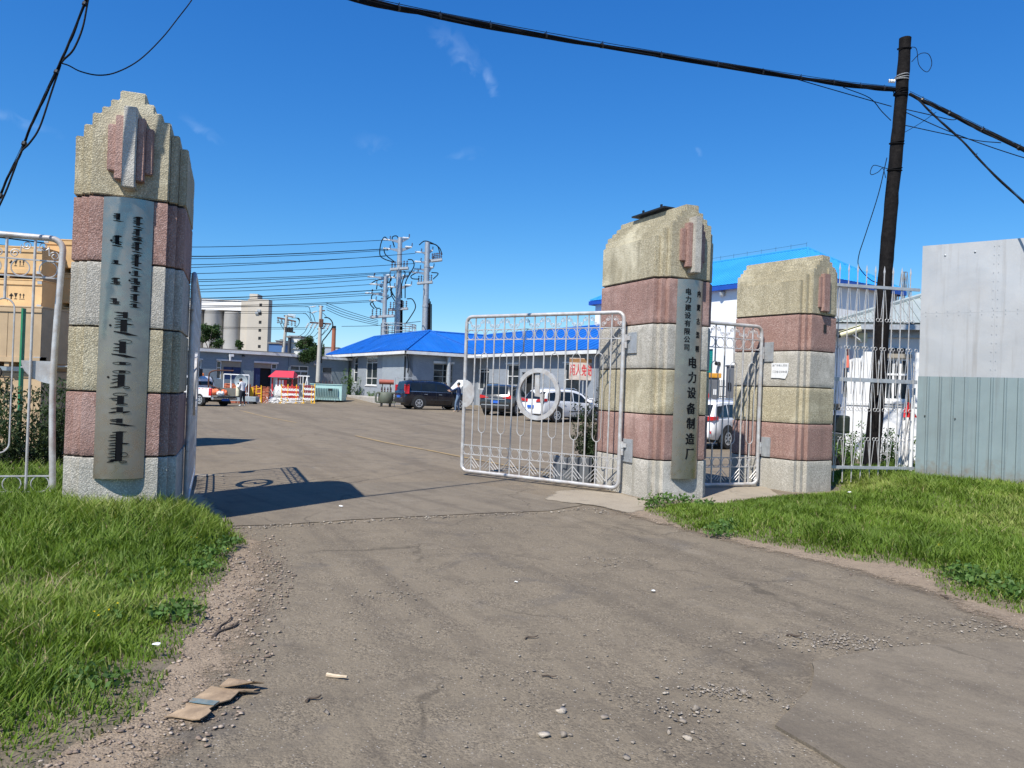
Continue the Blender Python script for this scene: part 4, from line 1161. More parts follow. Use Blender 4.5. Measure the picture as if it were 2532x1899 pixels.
# ------------------------------------------------------------------ spear topped fence between the last pillar and the hoarding
fa, fb = ploc(P3, .66, .55), on(2258, 16.15).xy
fd = (fb - fa); FL = fd.length
FN = thing('iron_fence', 'two-tier spear-topped iron fence between the smallest pillar and the grey hoarding', 'fence', (fa.x, fa.y, 0), math.atan2(fd.y, fd.x))
ZT, ZM, ZB = 4.18, 2.24, .43
for z, hh in ((ZT, .03), (ZM, .04), (ZB, .03)):
    MB().box(0, FL, -.02, .02, z - hh, z + hh).obj('rail', DULLSTEEL, FN)
nb = 11; sp = FL / nb
upper = MB().tube([(0, .026, ZM), (0, .026, ZT + .30)], .0125, 6).lathe([(.0125, ZT + .28), (.022, ZT + .34), (.016, ZT + .37), (.001, ZT + .46)], 6, T(0, .026, 0)).mesh('spear_bar', SILVER, 50)
lower = MB().tube([(0, .026, .12), (0, .026, ZM)], .0125, 6).mesh('bar', SILVER, 50)
short = MB().tube([(0, -.026, ZM - .30), (0, -.026, ZM + .34)], .010, 6).lathe([(.010, ZM + .32), (.018, ZM + .36), (.001, ZM + .44)], 6, T(0, -.026, 0)).mesh('short_spear', SILVER, 50)
ring = MB().tube([(.034 * math.cos(2 * PI * i / 14), 0, .034 * math.sin(2 * PI * i / 14)) for i in range(14)], .006, 5, closed=True).mesh('ring', SILVER, 60)
def vwire(z0, z1):      # hairpin from the rail down (or up) to a pair of rings
    mb = MB()
    for sg_ in (-1, 1): mb.tube([(sg_ * .012, 0, z0), (sg_ * sp * .22, 0, z0 + (z1 - z0) * .55), (sg_ * (sp * .5 - .034), 0, z1)], .0065, 5)
    return mb.mesh('hairpin_wire', SILVER, 60)
rows = [(ZT - .03, 3.50), (ZM + .04, 2.90), (ZM - .04, 1.63), (ZB + .03, 1.02)]
vw = [vwire(a, b_ + (.034 if b_ > a else .034) * (1 if a > b_ else -1)) for a, b_ in rows]
for i in range(1, nb):
    x = i * sp
    link('spear_bar', upper, FN, (x, 0, 0)); link('bar', lower, FN, (x, 0, 0))
    for k, (a, b_) in enumerate(rows):
        link('hairpin_wire', vw[k], FN, (x + (sp * .5 if k == 1 else 0), 0, 0))
        for sg_ in (-1, 1): link('ring', ring, FN, (x + sg_ * (sp * .5 - .036) + (sp * .5 if k == 1 else 0), 0, b_))
    if i % 2 == 0 or i < 4: link('short_spear', short, FN, (x + sp * .5, 0, 0))

# ------------------------------------------------------------------ sheet metal hoarding on the right
SHEETG = M('bare_sheet', (.45, .455, .455), .5, .25, .06, 1.2, 6, .05, .3, (.30, .27, .24), kind='World', bd=.03, runs=True)
TEAL = M('teal_sheet', (.225, .285, .29), .55, .1, .07, 1.5, 8, .04, .35, (.16, .17, .165), kind='World', bd=.02, runs=True)
ha, hb_ = on(2262, 16.0).xy, on(2545, 14.75).xy
hd = (hb_ - ha).normalized()
HD = thing('sheet_metal_hoarding', 'tall hoarding of plain grey sheets over teal ribbed sheets at the right edge', 'hoarding', (ha.x, ha.y, 0), math.atan2(hd.y, hd.x))
cols = [(0, 1.32), (1.322, 2.64), (2.642, 3.96), (3.962, 5.28)]
for x0, x1 in cols:
    for z0, z1 in ((2.34, 3.66), (3.663, 5.08)):
        bm = bmesh.new(); bmesh.ops.create_grid(bm, x_segments=12, y_segments=12, size=.5)
        for v in bm.verts:
            x = x0 + (v.co.x + .5) * (x1 - x0); z = z0 + (v.co.y + .5) * (z1 - z0)
            v.co = Vector((x, -.008 * mnoise.noise(Vector((x * 1.7, z * 1.7, 3))) - .002, z))
        MB().bm(bm).box(x0, x1, .0085, .0115, z0, z1).obj('plain_sheet', SHEETG, HD, smooth=40)
mb = MB()
for x in (1.28, 1.36, 2.6, 2.68):
    for k in range(15): mb.ball((x, -.014, 2.52 + .175 * k), (.007, .005, .007), 6, 4)
for k in range(24):
    mb.ball((.1 + .2 * k, -.014, 3.70), (.007, .005, .007), 6, 4); mb.ball((.1 + .2 * k, -.014, 3.62), (.007, .005, .007), 6, 4)
for x, z in ((.42, 4.85), (.95, 4.88), (1.9, 4.90)): mb.ball((x, -.012, z), (.02, .01, .02), 6, 4)
struct(mb.obj('rivets', DULLSTEEL, HD, smooth=50), 'stuff')
# ribbed sheets
x = 0.0; si = 0
while x < 5.2:
    w = .90; prof = []; y0 = -.045 - .004 * (si % 2)
    for k in range(4):
        b0 = x + k * w / 4
        prof += [(b0, 0), (b0 + .165, 0), (b0 + .182, -.028), (b0 + .208, -.028)]
    prof.append((x + w + .03, 0))
    vs = [(a, y0 + c, z) for z in (-.1, 2.362) for a, c in prof]; n = len(prof)
    MB().add(vs, [(i, i + 1, n + i + 1, n + i) for i in range(n - 1)]).obj('ribbed_sheet', TEAL, HD)
    x += w; si += 1
mb = MB()
for x, z in ((.15, 1.55), (.70, 1.52), (1.33, 1.48), (1.78, 1.44), (1.98, 1.5), (2.6, 1.5)): mb.ball((x, -.06, z), (.014, .02, .014), 6, 4)
struct(mb.obj('screw_heads', BLACK, HD), 'stuff')
for x in (.0, 1.32, 2.64, 3.96, 5.25): MB().box(x, x + .05, .012, .062, 0, 5.06).obj('post', DULLSTEEL, HD)
for z in (.5, 1.8, 3.2, 4.6): MB().box(0, 5.3, .064, .11, z, z + .05).obj('rail', DULLSTEEL, HD)
pp = on(2249, 16.3)
tag(MB().cyl((pp.x, pp.y, 0), (pp.x + .02, pp.y, 2.12), .038, n=12).obj('post', WHITEP, smooth=50), 'short white pipe post at the left end of the hoarding', 'post')
# ------------------------------------------------------------------ building materials
def brickpaint(name, col, patch=None):
    mt, t, b = _nodes(name)
    co = coord(t, 'Object')
    br = nd(t, 'ShaderNodeTexBrick', i_Scale=1.0); br.inputs['Brick Width'].default_value = .25; br.inputs['Row Height'].default_value = .075; br.inputs['Mortar Size'].default_value = .008; br.inputs['Mortar Smooth'].default_value = .4
    mp = nd(t, 'ShaderNodeCombineXYZ'); sp_ = nd(t, 'ShaderNodeSeparateXYZ'); t.links.new(co, sp_.inputs[0])
    ad = nd(t, 'ShaderNodeMath', operation='ADD'); t.links.new(sp_.outputs[0], ad.inputs[0]); t.links.new(sp_.outputs[1], ad.inputs[1])
    t.links.new(ad.outputs[0], mp.inputs[0]); t.links.new(sp_.outputs[2], mp.inputs[1]); t.links.new(mp.outputs[0], br.inputs['Vector'])
    br.inputs['Color1'].default_value = (*sc(col, 1.06), 1); br.inputs['Color2'].default_value = (*sc(col, .93), 1); br.inputs['Mortar'].default_value = (*sc(col, .72), 1)
    c = br.outputs['Color']
    c = mixc(t, ramp(t, noise_(t, co, .9, 7, .65, .5), ((.5, 0.0), (.72, .55))), c, sc(col, .72))
    c = mixc(t, ramp(t, noise_(t, mapped(t, co, (1, 1, .35), loc=(5, 3, 0)), 1.3, 8, .7, .3), ((.58, 0.0), (.70, .5))), c, patch or sc(col, 1.25))
    t.links.new(c, b.inputs['Base Color']); b.inputs['Roughness'].default_value = .75
    p = bump(t, b, br.outputs['Fac'], -.5, .012)
    bump(t, b, noise_(t, co, 6, 6, .7), .25, .02, p)
    return mt
BLUEGREY = brickpaint('blue_grey_painted_brick', (.215, .262, .29), (.33, .365, .38))
LIGHTGREY = brickpaint('pale_grey_painted_brick', (.285, .315, .35), (.37, .385, .40))
WHITEWALL = M('white_render', (.78, .775, .76), .75, 0, .03, .7, 20, .1, .18, (.58, .56, .52))
WHITEWALL2 = M('white_plaster', (.76, .76, .75), .8, 0, .04, .9, 20, .15, .3, (.52, .50, .47))
EAVEW = M('white_eave_paint', (.70, .70, .68), .7, 0, .08, 1.5, 30, .2, .5, (.33, .31, .28))
ROOFB = M('royal_blue_sheet', (.010, .125, .47), .45, .05, .14, .6, 8, .04, .3, (.03, .14, .36))
ROOFSKY = M('sky_blue_sheet', (.045, .33, .72), .36, .1, .06, .4, 8, .02)
FASCIAB = M('blue_fascia', (.012, .07, .36), .45, 0, .08, 2, 20, .05)
ROOFG = M('grey_green_sheet', (.30, .34, .33), .6, 0, .1, 1.5, 20, .1, .3, (.25, .25, .24))
FELT = M('roof_felt', (.185, .165, .145), .92, 0, .2, .8, 20, .3, .4, (.10, .09, .08))
BEIGE = M('beige_board', (.31, .275, .215), .8, 0, .08, 3, 40, .15, .3, (.18, .15, .11))
NAVY = M('navy_door_paint', (.012, .032, .105), .5, 0, .2, 4, 40, .1)
GREYDOOR = M('grey_door_paint', (.235, .245, .265), .6, 0, .12, 3, 40, .12, .3, (.16, .14, .12))
ZINC = M('zinc_panel', (.37, .405, .43), .5, .15, .12, 1.2, 20, .05, .3, (.30, .31, .31))
SILOC = M('silo_concrete', (.46, .445, .415), .9, 0, .12, .12, 6, .2, .45, (.33, .31, .28))
TOWERC = M('tower_concrete', (.50, .455, .385), .9, 0, .10, .15, 6, .2, .35, (.38, .34, .28))
TREELEAF = leafmat('tree_leaf', (.022, .052, .012), (.045, .090, .022), (.09, .15, .045), .25, .6)
BARK = M('bark', (.09, .07, .055), .9, 0, .3, 8, 40, .4)

class Wall:
    """a vertical wall plane through two ground points; local x runs along it, local -y faces out"""
    def __init__(s, a, b_, z0=0.0):
        s.a = Vector(a); s.b = Vector(b_); s.d = (s.b - s.a).normalized(); s.L = (s.b - s.a).length; s.z0 = z0
        s.rz = math.atan2(s.d.y, s.d.x)
        s.n = Vector((s.d.y, -s.d.x))
    def hit(s, px, py):
        r = pixdir(px, py)
        # a + d*t = r*k
        den = s.d.x * r.y - s.d.y * r.x
        t = (r.x * s.a.y - r.y * s.a.x) / den
        k = (s.a.x + s.d.x * t) / r.x if abs(r.x) > 1e-4 else (s.a.y + s.d.y * t) / r.y
        return t, CAMH + r.z * k - s.z0
def win(parent, x0, x1, z0, z1, cols=2, rows=(), frame=.06, mat=WHITEP, glass=GLASS, depth=.10, sill=False, y=0.0):
    """a window set in its wall: frame bars and panes recessed behind the wall face"""
    if x1 < x0: x0, x1 = x1, x0
    if z1 < z0: z0, z1 = z1, z0
    f = MB()
    yo, yi = y - .02, y + depth
    f.box(x0, x0 + frame, yo, yi, z0, z1).box(x1 - frame, x1, yo, yi, z0, z1)
    f.box(x0 + frame, x1 - frame, yo, yi, z1 - frame, z1).box(x0 + frame, x1 - frame, yo, yi, z0, z0 + frame)
    w = (x1 - x0 - 2 * frame) / cols
    for i in range(1, cols): f.box(x0 + frame + w * i - frame * .4, x0 + frame + w * i + frame * .4, yo + .01, yi, z0 + frame, z1 - frame)
    for r_ in rows:
        zr = z0 + (z1 - z0) * r_
        f.box(x0 + frame, x1 - frame, yo + .005, yi, zr - frame * .4, zr + frame * .4)
    fo = f.obj('window', mat, parent)
    zs_ = [z0 + frame] + [z0 + (z1 - z0) * r_ for r_ in rows] + [z1 - frame]
    for i in range(cols):
        for j in range(len(zs_) - 1):
            MB().box(x0 + frame + w * i, x0 + frame + w * (i + 1), y + .012, y + .025, zs_[j], zs_[j + 1]).obj('pane', glass, fo)
    if sill: MB().box(x0 - .08, x1 + .08, y - .12, y + .02, z0 - .08, z0 - .005).obj('sill', EAVEW, fo)
    return fo
def slab_wall(parent, L, Hh, depth, mat, openings=(), name='wall', z0=-.3):
    """box walls, the front one pierced by the openings (x0, x1, z0, z1)"""
    mb = MB()
    xs_ = sorted(set([0, L] + [min(max(v, 0), L) for o in openings for v in o[:2]])); zs_ = sorted(set([z0, Hh] + [v for o in openings for v in o[2:4]]))
    for i in range(len(xs_) - 1):
        for j in range(len(zs_) - 1):
            cx, cz = (xs_[i] + xs_[i + 1]) / 2, (zs_[j] + zs_[j + 1]) / 2
            if any(o[0] < cx < o[1] and o[2] < cz < o[3] for o in openings): continue
            mb.add([(xs_[i], 0, zs_[j]), (xs_[i + 1], 0, zs_[j]), (xs_[i + 1], 0, zs_[j + 1]), (xs_[i], 0, zs_[j + 1])], [(0, 1, 2, 3)])
    for o in openings:
        x0, x1, a, b_ = o[:4]
        mb.add([(x0, 0, a), (x0, 0, b_), (x0, .25, b_), (x0, .25, a)], [(0, 1, 2, 3)]); mb.add([(x1, 0, a), (x1, .25, a), (x1, .25, b_), (x1, 0, b_)], [(0, 1, 2, 3)])
        mb.add([(x0, 0, b_), (x1, 0, b_), (x1, .25, b_), (x0, .25, b_)], [(0, 1, 2, 3)]); mb.add([(x0, 0, a), (x0, .25, a), (x1, .25, a), (x1, 0, a)], [(0, 1, 2, 3)])
    mb.add([(0, 0, z0), (0, depth, z0), (0, depth, Hh), (0, 0, Hh)], [(0, 1, 2, 3)]); mb.add([(L, 0, z0), (L, 0, Hh), (L, depth, Hh), (L, depth, z0)], [(0, 1, 2, 3)])
    mb.add([(0, depth, z0), (L, depth, z0), (L, depth, Hh), (0, depth, Hh)], [(0, 1, 2, 3)])
    o_ = mb.obj(name, mat, parent, fix=False)
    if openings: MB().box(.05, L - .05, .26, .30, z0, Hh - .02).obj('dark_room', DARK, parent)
    return o_

# ------------------------------------------------------------------ long grey workshop on the left
LBb = Vector((-14.2, 66.5)); LBa = LBb - Vector((.74, .6726)) * 25
wl = Wall(LBa, LBb)
LB = thing('workshop', 'long low blue-grey workshop with a white eave on the left of the yard', 'building', (LBa.x, LBa.y, 0), wl.rz)
def z4(x, y): return wl.hit(440 + x / 4.81, 680 + y / 4.81)
op = []
def rect4(x0, y0, x1, y1):
    a, zb = z4(x0, y1); a2, zt = z4(x0, y0); c, _ = z4(x1, y0); _, zt2 = z4((x0 + x1) / 2, y0); _, zb2 = z4((x0 + x1) / 2, y1)
    return a, c, zb2, zt2
w1 = rect4(105, 1010, 285, 1225); w2 = rect4(455, 1028, 755, 1240); w3 = rect4(893, 1050, 1180, 1400); w4 = rect4(1330, 1080, 1555, 1300); w5 = rect4(1712, 1100, 1832, 1390)
LH = z4(900, 945)[1]
slab_wall(LB, wl.L, LH, 7, BLUEGREY, [w1, w2, w3, w4, w5])
xs5 = z4(1326, 1000)[0]
MB().box(-.6, xs5 + .5, -.28, 7.6, LH, LH + .22).obj('roof_slab', EAVEW, LB)
MB().box(-.5, xs5 + .4, -.20, 7.5, LH + .222, LH + .30).obj('roof_felt', FELT, LB)
MB().box(xs5 + .502, wl.L + .3, -.22, 7.6, LH - .04, LH + .14).obj('roof_slab', EAVEW, LB)
MB().box(xs5 + .55, wl.L + .2, -.14, 7.5, LH + .142, LH + .20).obj('roof_felt', FELT, LB)
MB().box(xs5 - .06, xs5, -.10, 0, -.2, LH - .001).obj('wall_return', BLUEGREY, LB)
win(LB, *w1, cols=2, rows=(.62,), y=.1)
f_ = win(LB, w2[0], w2[0] + (w2[1] - w2[0]) * .2, w2[2], w2[3], cols=1, rows=(.62,), y=.1)
zb = w2[2] + (w2[3] - w2[2]) * .70; x2 = w2[0] + (w2[1] - w2[0]) * .22
MB().box(x2, w2[1], .05, .10, zb, w2[3]).obj('beige_board', BEIGE, LB)
MB().box(x2, x2 + .12, .04, .11, w2[2], zb).obj('jamb', BEIGE, LB)
xm = (x2 + .14 + w2[1]) / 2
MB().box(x2 + .14, xm - .03, .08, .12, w2[2], zb - .01).obj('blue_panel', NAVY, LB); MB().box(xm + .03, w2[1], .08, .12, w2[2], zb - .01).obj('blue_panel', NAVY, LB)
zt3 = z4(1000, 1108)[1]; xb3 = z4(1112, 1080)[0]
MB().box(w3[0], xb3, .05, .10, zt3, w3[3]).obj('beige_board', BEIGE, LB)
win(LB, xb3 + .02, w3[1], z4(1140, 1122)[1], w3[3], cols=1, y=.08)
MB().box(xb3 + .02, w3[1], .03, .08, w3[2], z4(1140, 1124)[1]).obj('infill', BLUEGREY, LB)
MB().box(w3[0], z4(985, 1100)[0], .06, .11, w3[2], zt3 - .01).obj('blue_door', NAVY, LB)
dm = T(xb3, .05, 0) @ RZ(R(-115)); MB().box(-1.1, 0, -.02, .03, w3[2], zt3 - .01, dm).obj('blue_door', NAVY, LB)
win(LB, w4[0], w4[1], z4(1440, 1141)[1], w4[3], cols=2, y=.06)
xd = z4(1372, 1200)[0]
MB().box(w4[0], xd, .05, .1, w4[2], z4(1440, 1143)[1]).obj('board', GREYDOOR, LB)
win(LB, xd + .02, w4[1], w4[2], z4(1440, 1143)[1], cols=2, rows=(.7,), y=.06)
win(LB, w5[0], w5[1], z4(1770, 1167)[1], w5[3], cols=1, frame=.04, mat=GREYDOOR, y=.05)
MB().box(w5[0], w5[1], .04, .09, w5[2], z4(1770, 1169)[1]).obj('door', GREYDOOR, LB)
for r_, y0, y1 in ((rect4(130, 990, 292, 1006), 0, 0), (rect4(455, 1006, 752, 1024), 0, 0), (rect4(903, 1030, 1190, 1050), 0, 0)):
    MB().box(r_[0], r_[1], -.14, .0, r_[2], r_[3]).obj('lintel', EAVEW, LB)
xv, zv = z4(620, 970)
MB().box(xv - .16, xv + .16, -.35, 0, zv, zv + .18).box(xv - .16, xv - .06, -.35, -.25, zv - .32, zv).obj('vent_duct', WHITEP, LB)
xv, zv = z4(770, 970); MB().lathe([(.02, 0), (.12, .0), (.09, .12), (.02, .16)], 8, T(xv, -.14, zv)).obj('wall_lamp', BLACK, LB)
xv, zv = z4(1640, 1076); MB().box(xv - .2, xv + .12, -.3, 0, zv, zv + .14).obj('wall_lamp', WHITEP, LB)
def roofshrub(x0, x1, y0, y1, name, label, yoff, n, seed, hang=False):
    a, zb = z4((x0 + x1) / 2, y1); _, zt = z4((x0 + x1) / 2, y0); wd = abs(z4(x1, y1)[0] - z4(x0, y1)[0])
    p = wl.a + wl.d * a - wl.n * yoff
    base = LH + .25
    t = thing(name, label, 'shrub', (p.x, p.y, base), 0, 'shrubs sprouting on the workshop roof')
    h = (zt - LH) * 1.0
    g = random.Random(seed)
    mb = MB()
    for k in range(7):
        a_ = g.uniform(0, 6.28); l = g.uniform(.25, .5) * wd
        mb.tube([(0, 0, -.1), (l * .4 * math.cos(a_), l * .4 * math.sin(a_), h * .35), (l * math.cos(a_), l * .7 * math.sin(a_), h * g.uniform(.6, .9))], [.03, .02, .008], 5)
    mb.obj('stems', BARK, t)
    bl = []
    for k in range(12):
        f = g.random(); bl.append(((g.uniform(-.5, .5) * wd * (1 - f * .75), g.uniform(-.4, .4) * wd * .6, h * (.12 + .8 * f)), (wd * .20, wd * .18, h * .15)))
    if hang: bl += [((.3, -.9 - yoff * .4, -.2), (.7, .5, .5)), ((.9, -1.0 - yoff * .4, .1), (.6, .5, .6))]
    foliage('foliage', bl, n, .16, TREELEAF, t, 2, seed)
roofshrub(262, 585, 610, 850, 'roof_shrub', 'dark bush growing on the workshop roof in front of the silos', .9, 3400, 3)
roofshrub(675, 810, 815, 900, 'roof_shrub.001', 'small light green tuft growing at the workshop eave', .3, 900, 4)
roofshrub(1440, 1680, 735, 950, 'roof_shrub.002', 'two-headed leafy bush drooping over the workshop eave beside the concrete pole', .6, 5200, 6, True)

# ------------------------------------------------------------------ blue roofed house
C0 = Vector((-7.5, 56.0)); va = Vector((-.517, .856)); vb = Vector((.856, .517))
A1_, LA, LBn = C0 + va * 17.5, 17.5, 5.6
BZ = .42
Q0 = C0 + vb * LBn
BH = thing('blue_roofed_house', 'grey brick house with a royal blue hipped sheet roof across the yard', 'building', (C0.x, C0.y, 0), 0)
wA = Wall(A1_, C0); wB = Wall(C0, Q0); wC = Wall(Q0, Q0 - va * 15.2)
def sub(parent, name, wall):
    return wall
def z5(w): return lambda x, y: w.hit(820 + x / 3.606, 560 + y / 3.606)
def z6(w): return lambda x, y: w.hit(1120 + x / 3.19, 720 + y / 3.19)
def rectw(fn, x0, y0, x1, y1):
    xm_ = (x0 + x1) / 2
    return fn(x0, y0)[0], fn(x1, y0)[0], fn(xm_, y1)[1], fn(xm_, y0)[1]
def wallroot(name, wall):       # empty-free: a wall mesh whose own frame lies in the wall
    o = bpy.data.objects.new(name, None)
    return o
EZ = 4.32
def facade(wall, mat, openings, Hh, depth, name='wall'):
    """one wall of a house as a part; windows hang on it as sub-parts"""
    mb = MB(); L = wall.L
    xs_ = sorted(set([0, L] + [min(max(v, 0), L) for o in openings for v in o[:2]])); zs_ = sorted(set([-.3, Hh] + [v for o in openings for v in o[2:4]]))
    for i in range(len(xs_) - 1):
        for j in range(len(zs_) - 1):
            cx, cz = (xs_[i] + xs_[i + 1]) / 2, (zs_[j] + zs_[j + 1]) / 2
            if any(o[0] < cx < o[1] and o[2] < cz < o[3] for o in openings): continue
            mb.box(xs_[i], xs_[i + 1], 0, depth, zs_[j], zs_[j + 1])
    return mb
def put(o, root, wall):
    """place a part given in wall coordinates under the house"""
    p = wall.a - Vector(root.location.xy)
    o.parent = root; o.location = (p.x, p.y, 0); o.rotation_euler = (0, 0, wall.rz)
    return o
fA, fB, fC = z5(wA), z5(wB), z6(wC)
oA = [rectw(fA, 203, 1168, 236, 1390), rectw(fA, 312, 1165, 410, 1415)]
oB = [rectw(fB, 910, 1226, 1085, 1395)]
oC = [rectw(fC, 205, 612, 285, 775), rectw(fC, 432, 580, 520, 745), rectw(fC, 545, 640, 690, 900), rectw(fC, 885, 570, 1000, 800)]
WA = put(facade(wA, LIGHTGREY, oA, EZ, .25).obj('wall', LIGHTGREY), BH, wA)
WB = put(facade(wB, LIGHTGREY, oB, EZ, .25).obj('wall', LIGHTGREY), BH, wB)
WC = put(facade(wC, LIGHTGREY, oC, EZ, .25).obj('wall', LIGHTGREY), BH, wC)
wBack = Wall(Q0 - va * 15.2, Q0 - va * 15.2 + vb * 7.4); put(MB().box(0, 7.4, 0, .25, -.3, EZ).obj('wall', LIGHTGREY), BH, wBack)
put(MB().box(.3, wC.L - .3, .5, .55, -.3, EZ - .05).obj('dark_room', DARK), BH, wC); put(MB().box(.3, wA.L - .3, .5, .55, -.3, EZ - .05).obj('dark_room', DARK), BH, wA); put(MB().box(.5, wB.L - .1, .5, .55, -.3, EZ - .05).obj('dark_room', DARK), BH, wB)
win(WA, *oA[0], cols=1, rows=(.4, .75), y=.06); win(WA, *oA[1], cols=2, rows=(.25, .8), y=.06, sill=True)
win(WB, *oB[0], cols=2, rows=(.33, .66), frame=.05, mat=M('weathered_frame', (.42, .43, .40), .7), y=.06)
win(WC, *oC[0], cols=2, rows=(.85,), y=.06); win(WC, *oC[1], cols=1, rows=(.45,), y=.06); win(WC, *oC[3], cols=1, rows=(.45,), y=.06)
def lint(fn, parent, x0, y0, x1, y1, out=.1):
    r_ = rectw(fn, x0, y0, x1, y1); MB().box(r_[0], r_[1], -out, .002, r_[2], r_[3]).obj('lintel', EAVEW, parent)
lint(fA, WA, 305, 1150, 412, 1163); lint(fA, WA, 196, 1150, 238, 1160); lint(fB, WB, 908, 1204, 1092, 1224); lint(fC, WC, 425, 564, 525, 578); lint(fC, WC, 875, 556, 1005, 568); lint(fC, WC, 92, 518, 290, 534, 1.2)
r_ = rectw(fA, 462, 1145, 655, 1520); MB().box(r_[0], r_[1], -.05, .0, r_[2], r_[3]).obj('metal_panel', ZINC, WA)
r_ = rectw(fA, 97, 1160, 168, 1500); MB().box(r_[0], r_[1], -.05, .0, r_[2], r_[3]).obj('door', GREYDOOR, WA)
x_, _ = fA(660, 1300); MB().cyl((x_, -.08, .2), (x_, -.08, fA(660, 1160)[1]), .05, n=8).obj('downpipe', BLACK, WA)
x_, z_ = fA(690, 1180); MB().tube(smoothpts([(x_ - .3, -.05, z_ + .5), (x_, -.12, z_ + .1), (x_ + .1, -.08, z_ - .5), (x_ - .1, -.04, z_ - 1.0)], 4), .03, 6).obj('hanging_cable', CABLE, WB if False else WA)
# flue pipe in front of the end wall
x_, zt = fB(1030, 1165); fx = wB.a + wB.d * x_ + wB.n * .35
FP = thing('flue_pipe', 'grey sheet metal flue pipe with a conical cap against the brick end wall', 'flue', (fx.x, fx.y, 0), 0)
MB().cyl((0, 0, .3), (0, 0, zt), .17, n=14).obj('pipe', DULLSTEEL, FP, smooth=50)
MB().lathe([(.30, zt + .02), (.31, zt + .06), (.01, zt + .42)], 14).lathe([(.30, zt + .02), (.01, zt + .04)], 14).obj('cap', DULLSTEEL, FP, smooth=40)
for a in (0, 2.1, 4.2): MB().box(-.012, .012, .15, .17, zt - .1, zt + .05, RZ(a)).obj('cap_stay', DULLSTEEL, FP)
# hip roofs with standing ribs
def hiproof(root, a, dx, dy, L, Wd, ez, rise, over, mat, name='roof', ribs=.45, hip=(1, 1), ribh=.035, fascia=EAVEW, fh=.22):
    """hipped roof over the rectangle a + dx*L + dy*Wd"""
    a = Vector(a) - Vector(root.location.xy)
    def P(u, v, z): q = a + dx * u + dy * v; return Vector((q.x, q.y, z))
    o = over
    e = [P(-o, -o, ez), P(L + o, -o, ez), P(L + o, Wd + o, ez), P(-o, Wd + o, ez)]
    h0 = Wd / 2 * hip[0] - o * 0; h1 = Wd / 2 * hip[1]
    r0 = P(h0 if hip[0] else -o, Wd / 2, ez + rise); r1 = P(L - h1 if hip[1] else L + o, Wd / 2, ez + rise)
    mb = MB()
    up = Vector((0, 0, .05))
    faces = [(e[0], e[1], r1, r0), (e[2], e[3], r0, r1), (e[1], e[2], r1), (e[3], e[0], r0)]
    for f in faces: mb.add(list(f), [tuple(range(len(f)))]); mb.add([p - up for p in f], [tuple(range(len(f)))[::-1]])
    ro = mb.obj(name, mat, root, fix=False)
    # ribs: follow the slope of each face
    rb = MB()
    for f in faces:
        b0, b1 = f[0], f[1]; n = int((b1 - b0).length / ribs)
        nrm = (f[1] - f[0]).cross(f[2] - f[0]).normalized()
        if nrm.z < 0: nrm = -nrm
        tgt = [f[3], f[2]] if len(f) == 4 else [f[2], f[2]]
        ax = (b1 - b0).normalized()
        up_ = nrm.cross(ax)
        if up_.z < 0: up_ = -up_
        for i in range(1, n):
            p = b0.lerp(b1, i / n); d0 = (p - b0).length; s1 = (tgt[0] - b0).dot(ax); s2 = (tgt[1] - b0).dot(ax); tot = (b1 - b0).length
            hfull = (tgt[0] - b0).dot(up_)
            if d0 < s1: hh = hfull * d0 / max(.01, s1)
            elif d0 > s2: hh = hfull * (tot - d0) / max(.01, tot - s2)
            else: hh = hfull
            if hh < .1: continue
            q = p + up_ * hh
            w = ax * .018
            rb.add([p - w, p + w, q + w, q - w, p - w + nrm * ribh, p + w + nrm * ribh, q + w + nrm * ribh, q - w + nrm * ribh], [(4, 5, 6, 7), (0, 1, 5, 4), (1, 2, 6, 5), (2, 3, 7, 6), (3, 0, 4, 7)])
    if rb.v: struct(rb.obj('roof_ribs', mat, ro, fix=False), 'stuff')
    caps = MB()
    for p, q in ((e[0], r0), (e[3], r0), (e[1], r1), (e[2], r1), (r0, r1)):
        if (p - q).length > .1: caps.tube([p + Vector((0, 0, .03)), q + Vector((0, 0, .03))], .07, 6)
    caps.obj('ridge_cap', mat, ro)
    fb = MB()
    for i in range(4):
        p, q = e[i], e[(i + 1) % 4]; out = Vector(((q - p).y, -(q - p).x, 0)).normalized()
        fb.add([p + Vector((0, 0, -.06)), q + Vector((0, 0, -.06)), q + Vector((0, 0, -.06 - fh)), p + Vector((0, 0, -.06 - fh)), p - out * .12 + Vector((0, 0, -.06)), q - out * .12 + Vector((0, 0, -.06)), q - out * .12 + Vector((0, 0, -.06 - fh)), p - out * .12 + Vector((0, 0, -.06 - fh))],
               [(0, 1, 2, 3), (4, 7, 6, 5), (0, 4, 5, 1), (3, 2, 6, 7)])
    fb.obj('eave_board', fascia, ro)
    sm = MB().add([p + Vector((0, 0, -.07)) for p in e], [(3, 2, 1, 0)]); sm.obj('soffit', fascia, ro, fix=False)
    return ro
hiproof(BH, C0, va, vb, LA, LBn, EZ, 1.75, .55, ROOFB, ribs=.6)
hiproof(BH, C0, vb, va, 15.5, 6.4, EZ + .006, 1.72, .55, ROOFB, ribs=.6)
hiproof(BH, Q0 - va * 15.2, va, vb, 24, 7.6, EZ + .012, 1.95, .45, ROOFB, ribs=.6, hip=(1, 1))
